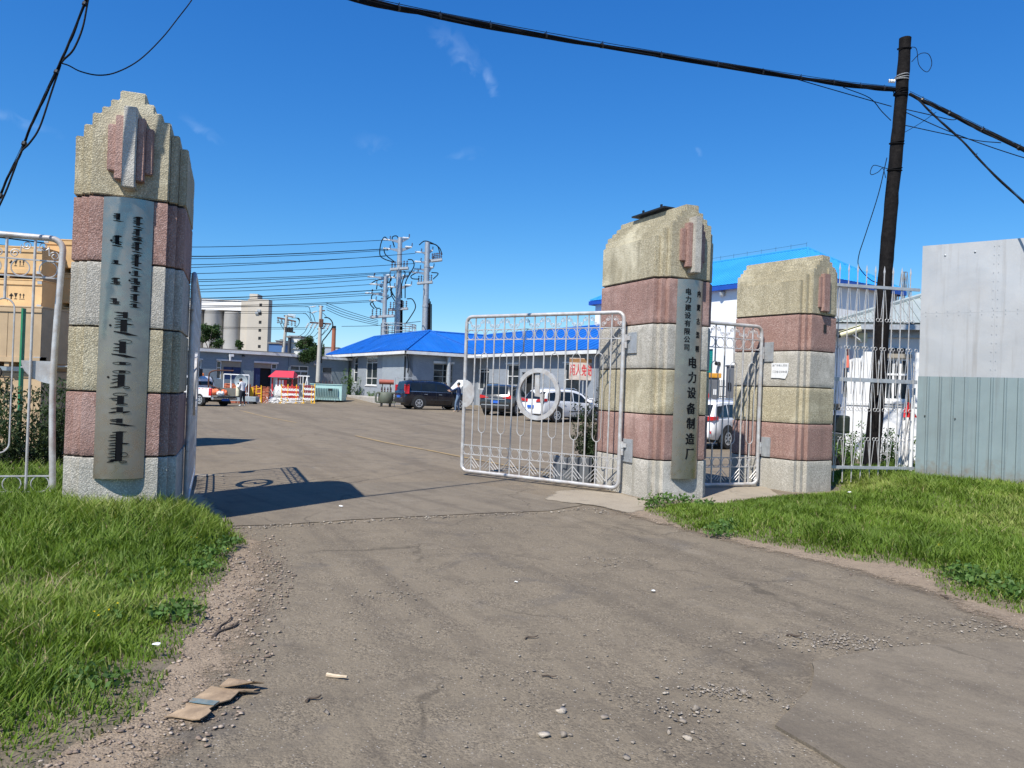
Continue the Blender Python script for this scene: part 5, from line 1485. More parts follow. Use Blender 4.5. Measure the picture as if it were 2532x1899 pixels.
def weeds(name, label, p, h, r, n, seed, mat=None, leaf=.10, cat='weeds'):
    t = thing(name, label, cat, p, 0)
    g = random.Random(seed); mb = MB(); bl = []
    for k in range(9):
        a_ = g.uniform(0, 6.28); l = g.uniform(.2, 1) * r; hh = h * g.uniform(.55, 1)
        mb.tube([(l * .3 * math.cos(a_), l * .3 * math.sin(a_), 0), (l * .7 * math.cos(a_), l * .7 * math.sin(a_), hh * .6), (l * math.cos(a_), l * math.sin(a_), hh)], [.012, .009, .004], 5)
        for j in range(4): f = .25 + .75 * j / 3; bl.append(((l * f * math.cos(a_), l * f * math.sin(a_), hh * f), (r * .22, r * .22, h * .12)))
    mb.obj('stems', mat or WEED, t)
    foliage('leaves', bl, n, leaf, mat or WEED, t, 2.6, seed, .8)
    return t
for i, (x, lab) in enumerate(((140, 'tuft of weeds at the grey door of the blue-roofed house'), (265, 'low weeds under the two-pane window of the blue-roofed house'), (385, 'weeds beside the zinc panel of the blue-roofed house'))):
    xx, _ = fA(x, 1500); p = wA.a + wA.d * xx + wA.n * .4
    weeds('weed_clump', lab, (p.x, p.y, H(p.x, p.y)), .55 + .15 * (i % 2), .5, 260, 70 + i)
p = on(862, 64.5); weeds('weed_clump.003', 'tall pale weeds in the corner between workshop and blue-roofed house', (p.x, p.y, H(p.x, p.y)), 2.3, .9, 700, 77, None, .16)
# raised concrete kerb along the house
put(MB().rbox(-.5, 17, -1.5, -.05, -.3, H(-12, 64) + .10, .05).obj('plinth', CONCRETE), BH, wA)

# ------------------------------------------------------------------ white hall with the sky blue roof
K = Vector((17.0, 44.2)); vl = Vector((-.546, .837)); vr = Vector((.837, .546))
WH = thing('white_hall', 'tall white hall with a bright sky blue roof on the right', 'building', (K.x, K.y, 0), 0)
wL = Wall(K + vl * 19.5, K); wR = Wall(K, K + vr * 8.8)
gL = lambda x, y: wL.hit(1720 + x / 5.53, 600 + y / 5.53); gL2 = lambda x, y: wL.hit(1720 + x / 5.53, 840 + y / 5.53)
gR = lambda x, y: wR.hit(2050 + x / 5.927, 640 + y / 5.927)
gs = rectw(gL2, 128, 128, 238, 492)
rw_ = rectw(gR, 100, 1065, 205, 1320)
HL = put(facade(wL, WHITEWALL, [gs], 8.8, .3).obj('wall', WHITEWALL), WH, wL)
HR = put(facade(wR, WHITEWALL, [rw_], 8.8, .3).obj('wall', WHITEWALL), WH, wR)
put(MB().box(0, 8.8, 0, .3, -.3, 8.8).obj('wall', WHITEWALL), WH, Wall(K + vl * 19.5 + vr * 8.8, K + vl * 19.5)); put(MB().box(0, 19.5, 0, .3, -.3, 8.8).obj('wall', WHITEWALL), WH, Wall(K + vr * 8.8, K + vr * 8.8 + vl * 19.5))
win(HR, *rw_, cols=2, rows=(.5,), y=.1)
GREEN = M('green_shutter', (.008, .22, .20), .5, 0, .08, 3, 30, .05)
mb = MB(); nsl = 14
for k in range(nsl):
    z0 = gs[2] + (gs[3] - gs[2]) * k / nsl; z1 = gs[2] + (gs[3] - gs[2]) * (k + 1) / nsl
    MB().box(gs[0], gs[1], .08 + .008 * (k % 2), .12, z0 + .01, z1 - .01).obj('shutter_slat', GREEN, HL)
x_, z_ = gL(385, 680); MB().lathe([(.01, -.34), (.16, -.22), (.20, .0), (.02, .1)], 10, T(x_, -.18, z_)).obj('wall_lamp', DULLSTEEL, HL, smooth=40)
x_, z_ = gL2(328, 328); MB().lathe([(.0, -.0), (.14, .0), (.12, .3), (.0, .3)], 10, T(x_, -.05, z_) @ RX(R(90))).obj('wall_vent', BLACK, HL)
x_, z_ = gL(182, 850); MB().cyl((x_, -.06, .2), (x_, -.06, gL(182, 700)[1]), .06, n=8).obj('downpipe', WHITEP, HL)
hiproof(WH, K, vl, vr, 19.5, 8.8, 8.95, 2.6, .32, ROOFSKY, ribs=.28, fascia=FASCIAB, fh=.28, hip=(.8, .8), ribh=.03)
mb = MB()
for i in range(12):
    q = Vector((vl.x * (3.6 + i * 1.2) + vr.x * 4.4, vl.y * (3.6 + i * 1.2) + vr.y * 4.4, 8.95 + 2.6))
    mb.cyl(q, q + Vector((0, 0, .42)), .008, n=4)
q0 = Vector((vl.x * 3.6 + vr.x * 4.4, vl.y * 3.6 + vr.y * 4.4, 11.87)); mb.cyl(q0, q0 + Vector((vl.x, vl.y, 0)) * 13.2, .008, n=4)
mb.obj('lightning_wire', BLACK, WH)

# ------------------------------------------------------------------ gatekeeper's house behind the fence
g0 = on(2088, 22.5).xy; gd = Vector((.955, -.296))
GH = thing('gatehouse', 'low white gatehouse with a grey-green sheet roof behind the spear fence', 'building', (g0.x, g0.y, 0), 0)
wG = Wall(g0, g0 + gd * 7.0)
hG = lambda x, y: wG.hit(2050 + x / 5.927, 640 + y / 5.927); hG2 = lambda x, y: wG.hit(2050 + x / 5.927, 900 + y / 5.927)
ow = (hG(815, 1460)[0], hG(1195, 1460)[0], hG2(1000, 545)[1], hG(1000, 1455)[1]); ow2 = (hG(95, 1600)[0] if hG(95, 1600)[0] > .02 else .05, hG(225, 1600)[0], hG2(160, 480)[1], hG(160, 1600)[1])
GZ = hG(500, 1010)[1]
GW = put(facade(wG, WHITEWALL2, [ow, ow2], GZ, .25).obj('wall', WHITEWALL2), GH, wG)
for a, d_, l in ((g0 + Vector((gd.y, gd.x)) * 0 + Vector((.296, .955)) * 5, None, 5), (g0 + gd * 7.0, 1, 5)):
    w_ = Wall(a, g0) if d_ is None else Wall(a, a + Vector((.296, .955)) * 5)
    put(MB().box(0, l, 0, .25, -.2, GZ).obj('wall', WHITEWALL2), GH, w_)
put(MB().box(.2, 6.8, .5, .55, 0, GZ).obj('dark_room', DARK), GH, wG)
win(GW, *ow, cols=3, rows=(.62,), frame=.07, y=.05, sill=True); win(GW, *ow2, cols=1, frame=.05, mat=BLACK, y=.05)
r_ = (hG(805, 1425)[0], hG(1205, 1425)[0], hG(1000, 1452)[1], hG(1000, 1395)[1]); MB().box(r_[0], r_[1], -.08, .0, r_[2], r_[3]).obj('lintel', BEIGE, GW)
r_ = (hG(822, 1340)[0], hG(1110, 1340)[0], hG(1000, 1385)[1], hG(1000, 1312)[1]); MB().box(r_[0], r_[1], -.05, .0, r_[2], r_[3]).obj('vent_grille', BLACK, GW)
r_ = (hG(92, 1400)[0], hG(250, 1400)[0], hG(160, 1592)[1], hG(160, 1325)[1])
MB().box(max(.02, r_[0]), r_[1], -.10, -.06, r_[2], r_[3]).obj('orange_board', M('orange_board', (.72, .16, .10), .6, 0, .08, 3, 40, .05), GW)
MB().box(-.2, 7, -.10, .0, GZ - .28, GZ - .02).box(-.25, 7.05, -.20, .0, GZ - .02, GZ + .05).obj('cornice', DULLSTEEL, GW)
MB().box(.0, 7, -.03, 0, hG2(600, 610)[1], hG2(600, 575)[1]).obj('sill_band', EAVEW, GW)
hiproof(GH, g0, gd, Vector((.296, .955)), 7.0, 5.0, GZ + .12, 1.15, .45, ROOFG, ribs=.22, hip=(1, 1), fascia=DULLSTEEL, fh=.14, ribh=.03)
x_, z_ = hG(290, 1085)
cc = wG.a + wG.d * x_ + wG.n * .45
CT = thing('security_camera', 'pale yellow bullet security camera on a bracket on the gatehouse wall', 'security camera', (cc.x, cc.y, z_), wG.rz)
MB().tube([(-.28, 0, -.10), (.26, 0, .10)], .085, 12).obj('camera_body', M('cream_plastic', (.74, .70, .45), .5), CT, smooth=50)
MB().box(-.32, .30, -.09, .09, .09, .105, RY(R(-20))).obj('sun_shield', M('cream_plastic', (.74, .70, .45), .5), CT)
MB().cyl((-.285, 0, -.102), (-.36, 0, -.13), .075, n=12).obj('camera_lens', BLACK, CT)
MB().tube([(.05, 0, -.08), (.25, .1, -.22), (.35, .42, -.28)], .022, 6).obj('bracket', WHITEP, CT)
MB().box(.28, .5, .38, .45, -.4, -.16).obj('wall_plate', WHITEP, CT)
x_, z_ = hG(485, 1155); MB().box(x_ - .12, x_ + .12, -.12, 0, z_ - .13, z_ + .13).obj('junction_box', M('cream_plastic', (.74, .70, .45), .5), GW)

# ------------------------------------------------------------------ silos, tower and far roofs
def at4(x, y, Y): return at(440 + x / 4.81, 680 + y / 4.81, Y)
SI = thing('grain_silos', 'row of pale concrete silos with a white gallery on top behind the workshop', 'silos', (0, 0, 0), 0)
YS = 200.0
for xa, xb, ty in ((-200, 30, 372), (30, 256, 390), (268, 491, 402), (505, 727, 430)):
    a = at4(xa, ty, YS); c = at4(xb, ty, YS); r = (c.x - a.x) / 2; cx = (a.x + c.x) / 2
    mb = MB().lathe([(0, -.2), (r, -.2), (r, a.z - .5), (r * 1.012, a.z - .45), (r * 1.012, a.z), (0, a.z)], 32, T(cx, YS + 3, 0))
    o_ = mb.obj('silo', SILOC, SI, smooth=40)
a = at4(-200, 300, YS); c = at4(745, 350, YS); zb = at4(300, 402, YS).z
MB().box(a.x, c.x, YS + 1.0, YS + 6, zb - .05, c.z + 1.0).obj('gallery', WHITEWALL, SI)
MB().box(a.x, c.x + .2, YS + .8, YS + 6.2, c.z + 1.002, c.z + 1.2).obj('gallery_roof', EAVEW, SI)
a = at4(735, 490, YS); c = at4(822, 490, YS); MB().box(a.x, c.x, YS + 2, YS + 7, 0, a.z).obj('link_block', M('dark_cladding_and_shade', (.05, .055, .065), .8), SI)  # gallery block standing in shadow; the shade is put into its dark colour
a = at4(742, 395, YS); c = at4(826, 485, YS); MB().box(a.x, c.x, YS + 1.2, YS + 5, c.z, a.z).obj('link_room', WHITEWALL, SI)
TW = thing('elevator_tower', 'tall beige concrete elevator tower at the end of the silos', 'tower', (0, 0, 0), 0)
a = at4(752, 285, YS); b4 = at4(848, 285, YS); c = at4(1096, 285, YS)
MB().box(b4.x, c.x, YS - 1, YS + 2, 0, a.z).obj('shaft', TOWERC, TW)
MB().box(a.x, b4.x, YS + .2, YS + 2, 0, a.z - .3).obj('side_shaft', TOWERC, TW)
a = at4(838, 216, YS); c2 = at4(932, 216, YS); MB().box(a.x, c2.x, YS + 1, YS + 5, at4(840, 285, YS).z - .5, a.z).obj('head_room', TOWERC, TW)
for y in (355, 460, 560, 655, 750, 848):
    for dx in (-8, 7):
        q = at4(985 - (y - 355) * .035 + dx, y, YS - 1); MB().box(q.x - .18, q.x + .18, YS - 1.04, YS - .9, q.z - .4, q.z + .35).obj('window', DARK, TW)
for x, y in ((940, 448), (966, 425)):
    q = at4(x, y, YS - 1); MB().box(q.x - .4, q.x + .4, YS - 1.3, YS - 1.001, q.z - .4, q.z + .3).obj('wall_box', DULLSTEEL, TW)
def block(name, label, x0, y0, x1, y1, Y, mat, dp=8, rows=0, cols=0, cat='building', roof=None):
    a = at4(x0, y1, Y); c = at4(x1, y0, Y)
    t = thing(name, label, cat, ((a.x + c.x) / 2, Y, 0), 0); w = (c.x - a.x) / 2
    MB().box(-w, w, 0, dp, 0, c.z).obj('wall', mat, t)
    MB().box(-w - .2, w + .2, -.2, dp + .2, c.z, c.z + .3).obj('roof', roof or FELT, t)
    for i in range(cols):
        for j in range(rows):
            x = -w + 2 * w * (i + .5) / cols; z = c.z * (.2 + .7 * (j + .5) / max(1, rows))
            MB().box(x - w / cols * .5, x + w / cols * .5, -.05, .05, z - .6, z + .6).obj('window', DARK, t)
    return t
block('blue_shed', 'low dark blue industrial shed right of the elevator tower', 1076, 822, 1250, 960, 150, M('blue_cladding', (.05, .13, .30), .6, 0, .1, .5, 5, .05), 12, 0, 0)
block('grey_works', 'grey works building with a rounded roof behind the blue shed', 1160, 790, 1270, 960, 260, M('grey_cladding', (.33, .36, .40), .7, 0, .08, .3, 5, .05), 12)
bw = block('white_tower_house', 'pale slatted tower house behind the rear concrete pole', 1328, 742, 1455, 980, 140, M('pale_cladding', (.62, .63, .60), .7, 0, .06, .4, 5, .05), 8)
for k in range(7):
    z = 3.0 + k * 1.15; MB().box(-bw.children[0].dimensions.x / 2 + .1, bw.children[0].dimensions.x / 2, -.25, -.05, z, z + .18).obj('ledge', DULLSTEEL, bw)
block('dark_stair_tower', 'narrow dark stair tower against the pale slatted tower house', 1300, 745, 1330, 980, 139, M('dark_cladding_and_shade', (.05, .055, .065), .8), 8)
block('far_flats', 'distant grey flats beyond the red brick chimney', 1710, 868, 1900, 960, 330, M('grey_cladding', (.33, .36, .40), .7), 14, 2, 9)
q = at4(1845, 950, 240); zt = at4(1845, 606, 240).z
CHM = thing('brick_chimney', 'slim red brick factory chimney beyond the workshop', 'chimney', (q.x, 240, 0), 0)
MB().lathe([(.78, 0), (.60, zt - 1.6), (.60, zt - 1.2), (.66, zt - 1.15), (.66, zt - .9), (.58, zt - .85), (.58, zt), (.45, zt), (.45, zt - 1)], 20).obj('stack', M('red_brick', (.33, .115, .062), .85, 0, .15, .6, 8, .3), CHM, smooth=30)
MB().lathe([(.60, zt - .82), (.60, zt + .02)], 20).obj('sooty_rim', BLACK, CHM)
def fartree(name, label, x0, x1, y0, Y, seed, n=900):
    a = at4(x0, y0, Y); c = at4(x1, y0, Y); w = (c.x - a.x) / 2; g = random.Random(seed)
    t = thing(name, label, 'tree', ((a.x + c.x) / 2, Y, 0), 0)
    MB().cyl((0, 0, 0), (0, 0, a.z * .6), w * .10, w * .05, 6).obj('trunk', BARK, t)
    bl = [((g.uniform(-.6, .6) * w, g.uniform(-.6, .6) * w, a.z * g.uniform(.45, .9)), (w * .5, w * .5, a.z * .18)) for _ in range(8)]
    foliage('crown', bl, n, .55, TREELEAF, t, 1.6, seed)
fartree('tree', 'distant round tree right of the concrete pole', 1715, 1748, 845, 180, 1)
fartree('tree.001', 'distant low tree right of the brick chimney', 1880, 1955, 868, 190, 2)
fartree('tree.002', 'distant tree behind the double-headed roof bush', 1590, 1690, 800, 170, 3)

# lattice pylon beyond the gatehouse
def hp(x, y, Y): return at(2050 + x / 5.927, 640 + y / 5.927, Y)
top = hp(1105, 150, 150); base_w = 4.2
PY = thing('lattice_pylon', 'distant grey steel lattice pylon beyond the gatehouse roof', 'pylon', (top.x, 150, 0), R(12))
mb = MB(); levels = [(0, base_w), (6, 3.2), (11, 2.3), (15, 1.6), (18, 1.15), (20.5, .8), (top.z - .6, .35)]
GAL = M('dull_galvanised', (.16, .17, .18), .7, .2)
for (z0, w0), (z1, w1) in zip(levels[:-1], levels[1:]):
    c0 = [Vector((sx * w0, sy * w0, z0)) for sx, sy in ((-1, -1), (1, -1), (1, 1), (-1, 1))]; c1 = [Vector((sx * w1, sy * w1, z1)) for sx, sy in ((-1, -1), (1, -1), (1, 1), (-1, 1))]
    for k in range(4):
        mb.tube([c0[k], c1[k]], .10, 4); mb.tube([c0[k], c1[(k + 1) % 4]], .055, 4); mb.tube([c0[(k + 1) % 4], c1[k]], .055, 4); mb.tube([c1[k], c1[(k + 1) % 4]], .05, 4)
mb.obj('lattice_legs', GAL, PY)
for z, l in ((14.5, 5.5), (18.5, 4.2)):
    mb = MB()
    for sy in (-.5, .5): mb.tube([(-l, 0, z), (0, sy, z + .9), (l, 0, z)], .07, 4); mb.tube([(-l, 0, z), (0, sy, z), (l, 0, z)], .07, 4)
    mb.obj('crossarm', GAL, PY)
# ------------------------------------------------------------------ vehicles
def paint(name, col, metal=0.0, var=.03):
    return M(name, col, .26, metal, var, 1.5, 40, 0, .12, (.30, .26, .22), coat=.7)
TRIM = M('black_trim', (.02, .02, .021), .6, 0, .2, 10, 60, .1)
ALLOY = M('alloy', (.55, .56, .57), .35, .6, .1, 8, 60, .05)
LAMPR = M('red_lamp', (.50, .010, .014), .2, 0, .15, 12, 60, 0, coat=.6)
LAMPW = M('clear_lamp', (.72, .70, .68), .2, 0, .1, 12, 60, 0, coat=.6)
PLATE = M('blue_plate', (.02, .12, .52), .5, 0, .1, 20, 60, 0)
CARGLASS = M('car_glass', (.012, .015, .017), .10, 0, .4, 1.2, 20, 0, spec=.45)
CHROME = M('chrome_trim', (.62, .63, .64), .25, .8, .06, 8, 60, 0)
def wheel(root, x, y, r, w, side, spokes=6):
    t = MB().lathe([(r * .62, -w / 2), (r * .93, -w / 2), (r, -w / 2 + .03), (r, w / 2 - .03), (r * .93, w / 2), (r * .62, w / 2)], 24, axis='y').obj('wheel', RUBBER, root, smooth=40)
    t.location = (x, y, r)
    yo = side * (w / 2 - .02)
    mb = MB().lathe([(r * .50, -.02), (r * .63, -.02), (r * .63, .02), (r * .50, .02), (r * .50, -.02)], 24, T(0, yo, 0), axis='y')
    mb.lathe([(0.001, .02), (r * .16, .02), (r * .16, -.03), (.001, -.03)], 12, T(0, yo, 0), axis='y')
    for k in range(spokes):
        mb.box(-r * .055, r * .055, -.018, .018, r * .1, r * .55, T(0, yo, 0) @ RY(2 * PI * k / spokes))
    mb.obj('rim', ALLOY, t, smooth=40)
    MB().lathe([(.001, -.005), (r * .6, -.005), (r * .6, .005), (.001, .005)], 20, T(0, yo - side * .05, 0), axis='y').obj('brake_disc', TRIM, t)
class Car:
    def __init__(s, name, label, loc, rz, stations, mat, group=None):
        s.t = thing(name, label, 'car', loc, rz, group); s.st = stations; s.mat = mat
        mb = MB(); k = 7
        for (x, zb, zs, zt, w, wt) in stations:
            half = [(0, zb), (w * .86, zb), (w, zb + (zs - zb) * .35), (w * .985, zs), (min(w * .95, wt + .12), zs + .035), (wt, max(zs + .04, zt - .07)), (wt - .1, zt), (0, zt + .02)]
            mb.v += [(x, y, z) for y, z in half] + [(x, -y, z) for y, z in half[1:-1]][::-1]
        n = 14
        for i in range(len(stations) - 1):
            for j in range(n): mb.f.append((i * n + j, i * n + (j + 1) % n, (i + 1) * n + (j + 1) % n, (i + 1) * n + j)); mb.mi.append(0)
        mb.f.append(tuple(range(n))); mb.mi.append(0); mb.f.append(tuple((len(stations) - 1) * n + j for j in range(n))); mb.mi.append(0)
        s.body = mb.obj('body', mat, s.t, smooth=38)
    def at(s, x):
        st = s.st
        for a, b_ in zip(st[:-1], st[1:]):
            if a[0] <= x <= b_[0]:
                f = (x - a[0]) / max(1e-6, b_[0] - a[0]); return [a[i] + (b_[i] - a[i]) * f for i in range(6)]
        return st[0] if x < st[0][0] else st[-1]
    def side(s, x, t, off=0.0):
        _, zb, zs, zt, w, wt = s.at(x)
        if t >= 0:
            y0 = min(w * .95, wt + .12); return (x, y0 + (wt - y0) * t + off, zs + .035 + (zt - .07 - zs - .035) * t)
        # below the belt: t in [-1, 0]
        zk = zb + (zs - zb) * .35
        return (x, w * (.985 + .015 * -t) + off, zs + (zk - zs) * -t)
    def patch(s, name, poly, mat, off=.006, parent=None, sides=(1, -1), th=.02):
        for sd in sides:
            out = [s.side(x, t, off) for x, t in poly]; inn = [s.side(x, t, off - th) for x, t in poly]; n = len(poly)
            vs = [(x, y * sd, z) for x, y, z in out + inn]
            MB().add(vs, [tuple(range(n)), tuple(range(2 * n - 1, n - 1, -1))] + [(i, n + i, n + (i + 1) % n, (i + 1) % n) for i in range(n)]).obj(name, mat, parent or s.t)
    def line(s, x, t0=-.95, t1=0.95, sides=(1, -1)):
        for sd in sides:
            pts = [s.side(x, t0 + (t1 - t0) * i / 6, .001) for i in range(7)]
            MB().tube([(a, b_ * sd, c) for a, b_, c in pts], .008, 4).obj('panel_gap', BLACK, s.t)
    def arch(s, x, r, sides=(1, -1)):
        for sd in sides:
            w = s.at(x)[4]
            pl = [(x + r * math.cos(a), r * .92 + r * math.sin(a)) for a in [PI * i / 14 for i in range(15)]] + [(x - r, r * .45), (x + r, r * .45)]
            pl = [(a, max(.24, c)) for a, c in pl]
            MB().prism(pl, sd * (w + .006), sd * (w - .25)).obj('wheel_arch', TRIM, s.t)
def suv(name, label, loc, rz, mat, L=4.65, Wd=1.84, Hh=1.74, kind='box', group=None):
    h = Hh; hw = Wd / 2; b = h * .61
    if kind == 'box':
        st = [(-L / 2, .50, .74, .86, hw * .9, hw * .86), (-L / 2 + .05, .42, b, b + .06, hw * .97, hw * .92), (-L / 2 + .10, .36, b, b + .12, hw, hw * .93), (-L / 2 + .22, .34, b, h - .06, hw, hw * .80), (-L / 2 + .45, .33, b, h, hw, hw * .79),
              (-.2, .32, b, h, hw, hw * .79), (.25, .32, b, h - .05, hw, hw * .78), (.55, .32, b, h - .17, hw, hw * .80), (1.12, .32, b - .03, b + .07, hw, hw * .86), (1.9, .33, b - .12, b - .03, hw * .98, hw * .84), (L / 2 - .12, .36, b - .22, b - .12, hw * .93, hw * .78), (L / 2, .42, .62, .70, hw * .82, hw * .7)]
    else:
        st = [(-L / 2, .46, .72, .84, hw * .86, hw * .82), (-L / 2 + .08, .38, b - .05, b + .0, hw * .95, hw * .88), (-L / 2 + .16, .34, b, b + .10, hw * .98, hw * .88), (-L / 2 + .46, .32, b, h - .10, hw, hw * .76), (-L / 2 + .75, .30, b, h - .02, hw, hw * .76),
              (-.35, .30, b - .02, h, hw, hw * .76), (.2, .30, b - .04, h - .06, hw, hw * .75), (.6, .30, b - .05, h - .22, hw, hw * .78), (1.25, .30, b - .07, b + .03, hw, hw * .86), (1.9, .32, b - .14, b - .05, hw * .97, hw * .82), (L / 2 - .15, .34, b - .25, b - .15, hw * .9, hw * .75), (L / 2, .40, .58, .66, hw * .78, hw * .66)]
    c = Car(name, label, loc, rz, st, mat, group)
    r = .395 if kind == 'box' else .36
    fx, rx = L * .29, -L * .29
    for x in (fx, rx):
        c.arch(x, r + .075)
        for sd in (1, -1): wheel(c.t, x, sd * (hw - .10), r, .24, sd)
    e = -L / 2
    c.patch('side_window', [(e + .38, .10), (e + 1.10, .08), (e + 1.10, .88), (e + .50, .88)], CARGLASS)
    c.patch('side_window', [(e + 1.16, .08), (e + 2.08, .06), (e + 2.08, .90), (e + 1.16, .90)], CARGLASS)
    c.patch('side_window', [(e + 2.14, .06), (e + 3.22, .05), (e + 3.0, .42), (e + 2.72, .88), (e + 2.14, .90)], CARGLASS)
    for x in (e + 1.13, e + 2.11, e + 3.24): c.line(x, -.95, .02)
    c.patch('belt_trim', [(e + .40, .0), (e + 3.24, .0), (e + 3.24, .035), (e + .40, .035)], CHROME, .012)
    for x in (e + 1.32, e + 2.28): c.patch('door_handle', [(x, -.30), (x + .20, -.30), (x + .20, -.22), (x, -.22)], CHROME, .03)
    c.patch('sill_trim', [(e + 1.75, -1.0), (e + 3.0, -1.0), (e + 3.0, -.88), (e + 1.75, -.88)], TRIM, .01)
    for sd in (1, -1):
        MB().rbox(fx - .52, fx - .34, sd * (hw + .02), sd * (hw + .20), b + .04, b + .20, .03).obj('mirror', mat, c.t, smooth=40)
    # tailgate
    x0, x1 = st[2][0], st[3][0]; z0, z1 = b + .14, h - .12
    if kind != 'box': x0, x1, z0, z1 = st[2][0] + .01, st[3][0], b + .12, h - .16
    k = hw * .74
    MB().add([(x0 - .02, -k, z0), (x0 - .02, k, z0), (x1 - .045, k * .93, z1), (x1 - .045, -k * .93, z1), (x0 + .05, -k, z0), (x0 + .05, k, z0), (x1 + .03, k * .93, z1), (x1 + .03, -k * .93, z1)], [(0, 1, 2, 3), (0, 4, 5, 1), (2, 6, 7, 3), (1, 5, 6, 2), (0, 3, 7, 4)]).obj('rear_window', CARGLASS, c.t)
    MB().rbox(e - .05, e + .12, -hw * .88, hw * .88, .40, .62, .04).obj('bumper', TRIM if kind == 'box' else mat, c.t, smooth=40)
    MB().box(e - .055, e + .02, -.24, .24, .70, .84).obj('number_plate', PLATE, c.t)
    MB().box(st[7][0] + .02, st[8][0], 0, 0, 0, 0)
    a_, b2 = st[7], st[8]; k = hw * .70
    MB().add([(a_[0] + .02, -k, a_[3] - .0), (a_[0] + .02, k, a_[3]), (b2[0] + .02, k * 1.1, b2[3] + .03), (b2[0] + .02, -k * 1.1, b2[3] + .03), (a_[0], -k, a_[3] - .04), (a_[0], k, a_[3] - .04), (b2[0], k * 1.1, b2[3] - .02), (b2[0], -k * 1.1, b2[3] - .02)], [(0, 1, 2, 3), (0, 4, 5, 1), (2, 6, 7, 3), (1, 5, 6, 2), (0, 3, 7, 4)]).obj('windscreen', CARGLASS, c.t)
    for sd in (1, -1):
        MB().rbox(L / 2 - .30, L / 2 - .05, sd * hw * .55, sd * hw * .86, b - .30, b - .16, .03).obj('headlight', LAMPW, c.t)
    for sd in (1, -1): MB().tube([(e + .6, sd * hw * .66, h - .0), (e + .75, sd * hw * .68, h + .05), (e + 2.3, sd * hw * .68, h + .05), (e + 2.5, sd * hw * .66, h - .02)], .018, 6).obj('roof_rail', TRIM if kind == 'box' else CHROME, c.t)
    MB().box(e + .4, L / 2 - .4, -hw * .8, hw * .8, .22, .36).obj('underbody', BLACK, c.t)
    return c, b, h, hw
def heading(px, py_or_Y, dx, dy): pass
def car_place(px, Y, hx, hy, L, wheel_x):
    """put a car so that the wheel at wheel_x (from the centre, along the heading) stands on column px at depth Y"""
    p = on(px, Y); d = Vector((hx, hy)).normalized(); q = Vector((p.x, p.y)) - d * wheel_x
    return (q.x, q.y, H(p.x, p.y)), math.atan2(hy, hx)
# dark SUV with its bonnet up
NAVYC = paint('dark_navy_car_paint', (.006, .008, .018))
loc, rz = car_place(1034, 47.0, .88, .47, 4.65, -1.35)
d_ = Vector((math.cos(rz), math.sin(rz))); sdv = Vector((d_.y, -d_.x)) * .85
loc = (loc[0] - sdv.x, loc[1] - sdv.y, loc[2])
c, b, h, hw = suv('parked_car', 'dark navy SUV with its bonnet raised parked before the blue-roofed house', loc, rz, NAVYC, group='cars parked in the yard')
e = -2.325
for sd in (1, -1): MB().rbox(e + .06, e + .30, sd * (hw - .16), sd * (hw + .012), b - .10, h - .25, .03).obj('tail_light', LAMPR, c.t, smooth=40)
m4 = T(1.25, 0, b + .06) @ RY(R(-48)); MB().rbox(0, 1.05, -hw * .82, hw * .82, 0, .035, .01, m4).obj('raised_bonnet', M('bonnet_lining', (.62, .62, .60), .6), c.t)
MB().box(1.3, 2.15, -hw * .7, hw * .7, b - .12, b - .02).obj('engine_bay', TRIM, c.t)
MB().tube([(2.1, .6, b - .05), (1.75, .6, b + .55)], .012, 5).obj('bonnet_stay', DULLSTEEL, c.t)
# grey people carrier seen from behind
GREYC = paint('dark_grey_car_paint', (.045, .047, .048), .5)
loc, rz = car_place(1224, 42.5, .30, .95, 4.75, -2.3)
c, b, h, hw = suv('parked_car.001', 'dark grey people carrier seen from behind, left of the ring emblem', loc, rz, GREYC, 4.75, 1.87, 1.72, 'box', group='cars parked in the yard')
e = -2.375
for sd in (1, -1): MB().prism([(sd * .40, b - .06), (sd * (hw * .98), b - .10), (sd * (hw * .98), b + .10), (sd * .62, b + .04)], e - .02, e + .16, 'yz').obj('tail_light', LAMPR, c.t)
MB().box(e - .03, e + .05, -.6, .6, b - .15, b - .11).obj('chrome_strip', CHROME, c.t); MB().box(e - .06, e + .05, -hw * .85, hw * .85, .58, .62).obj('chrome_strip', CHROME, c.t)
# white SUV in front of it
WHITEC = paint('white_car_paint', (.76, .76, .76))
loc, rz = car_place(1374, 38.5, .80, .60, 4.55, -1.32)
d_ = Vector((math.cos(rz), math.sin(rz))); sdv = Vector((d_.y, -d_.x)) * .85
c, b, h, hw = suv('parked_car.002', 'white SUV seen through the open gate leaf, bush in front of it', (loc[0] - sdv.x, loc[1] - sdv.y, loc[2]), rz, WHITEC, 4.55, 1.86, 1.68, 'crossover', group='cars parked in the yard')
e = -2.275
for sd in (1, -1): MB().prism([(sd * .35, b - .02), (sd * (hw * .99), b + .02), (sd * (hw * .99), b + .16), (sd * .45, b + .10)], e + .0, e + .30, 'yz').obj('tail_light', LAMPR, c.t)
MB().rbox(e - .03, e + .1, -hw * .8, hw * .8, .36, .58, .03).obj('lower_bumper', TRIM, c.t)
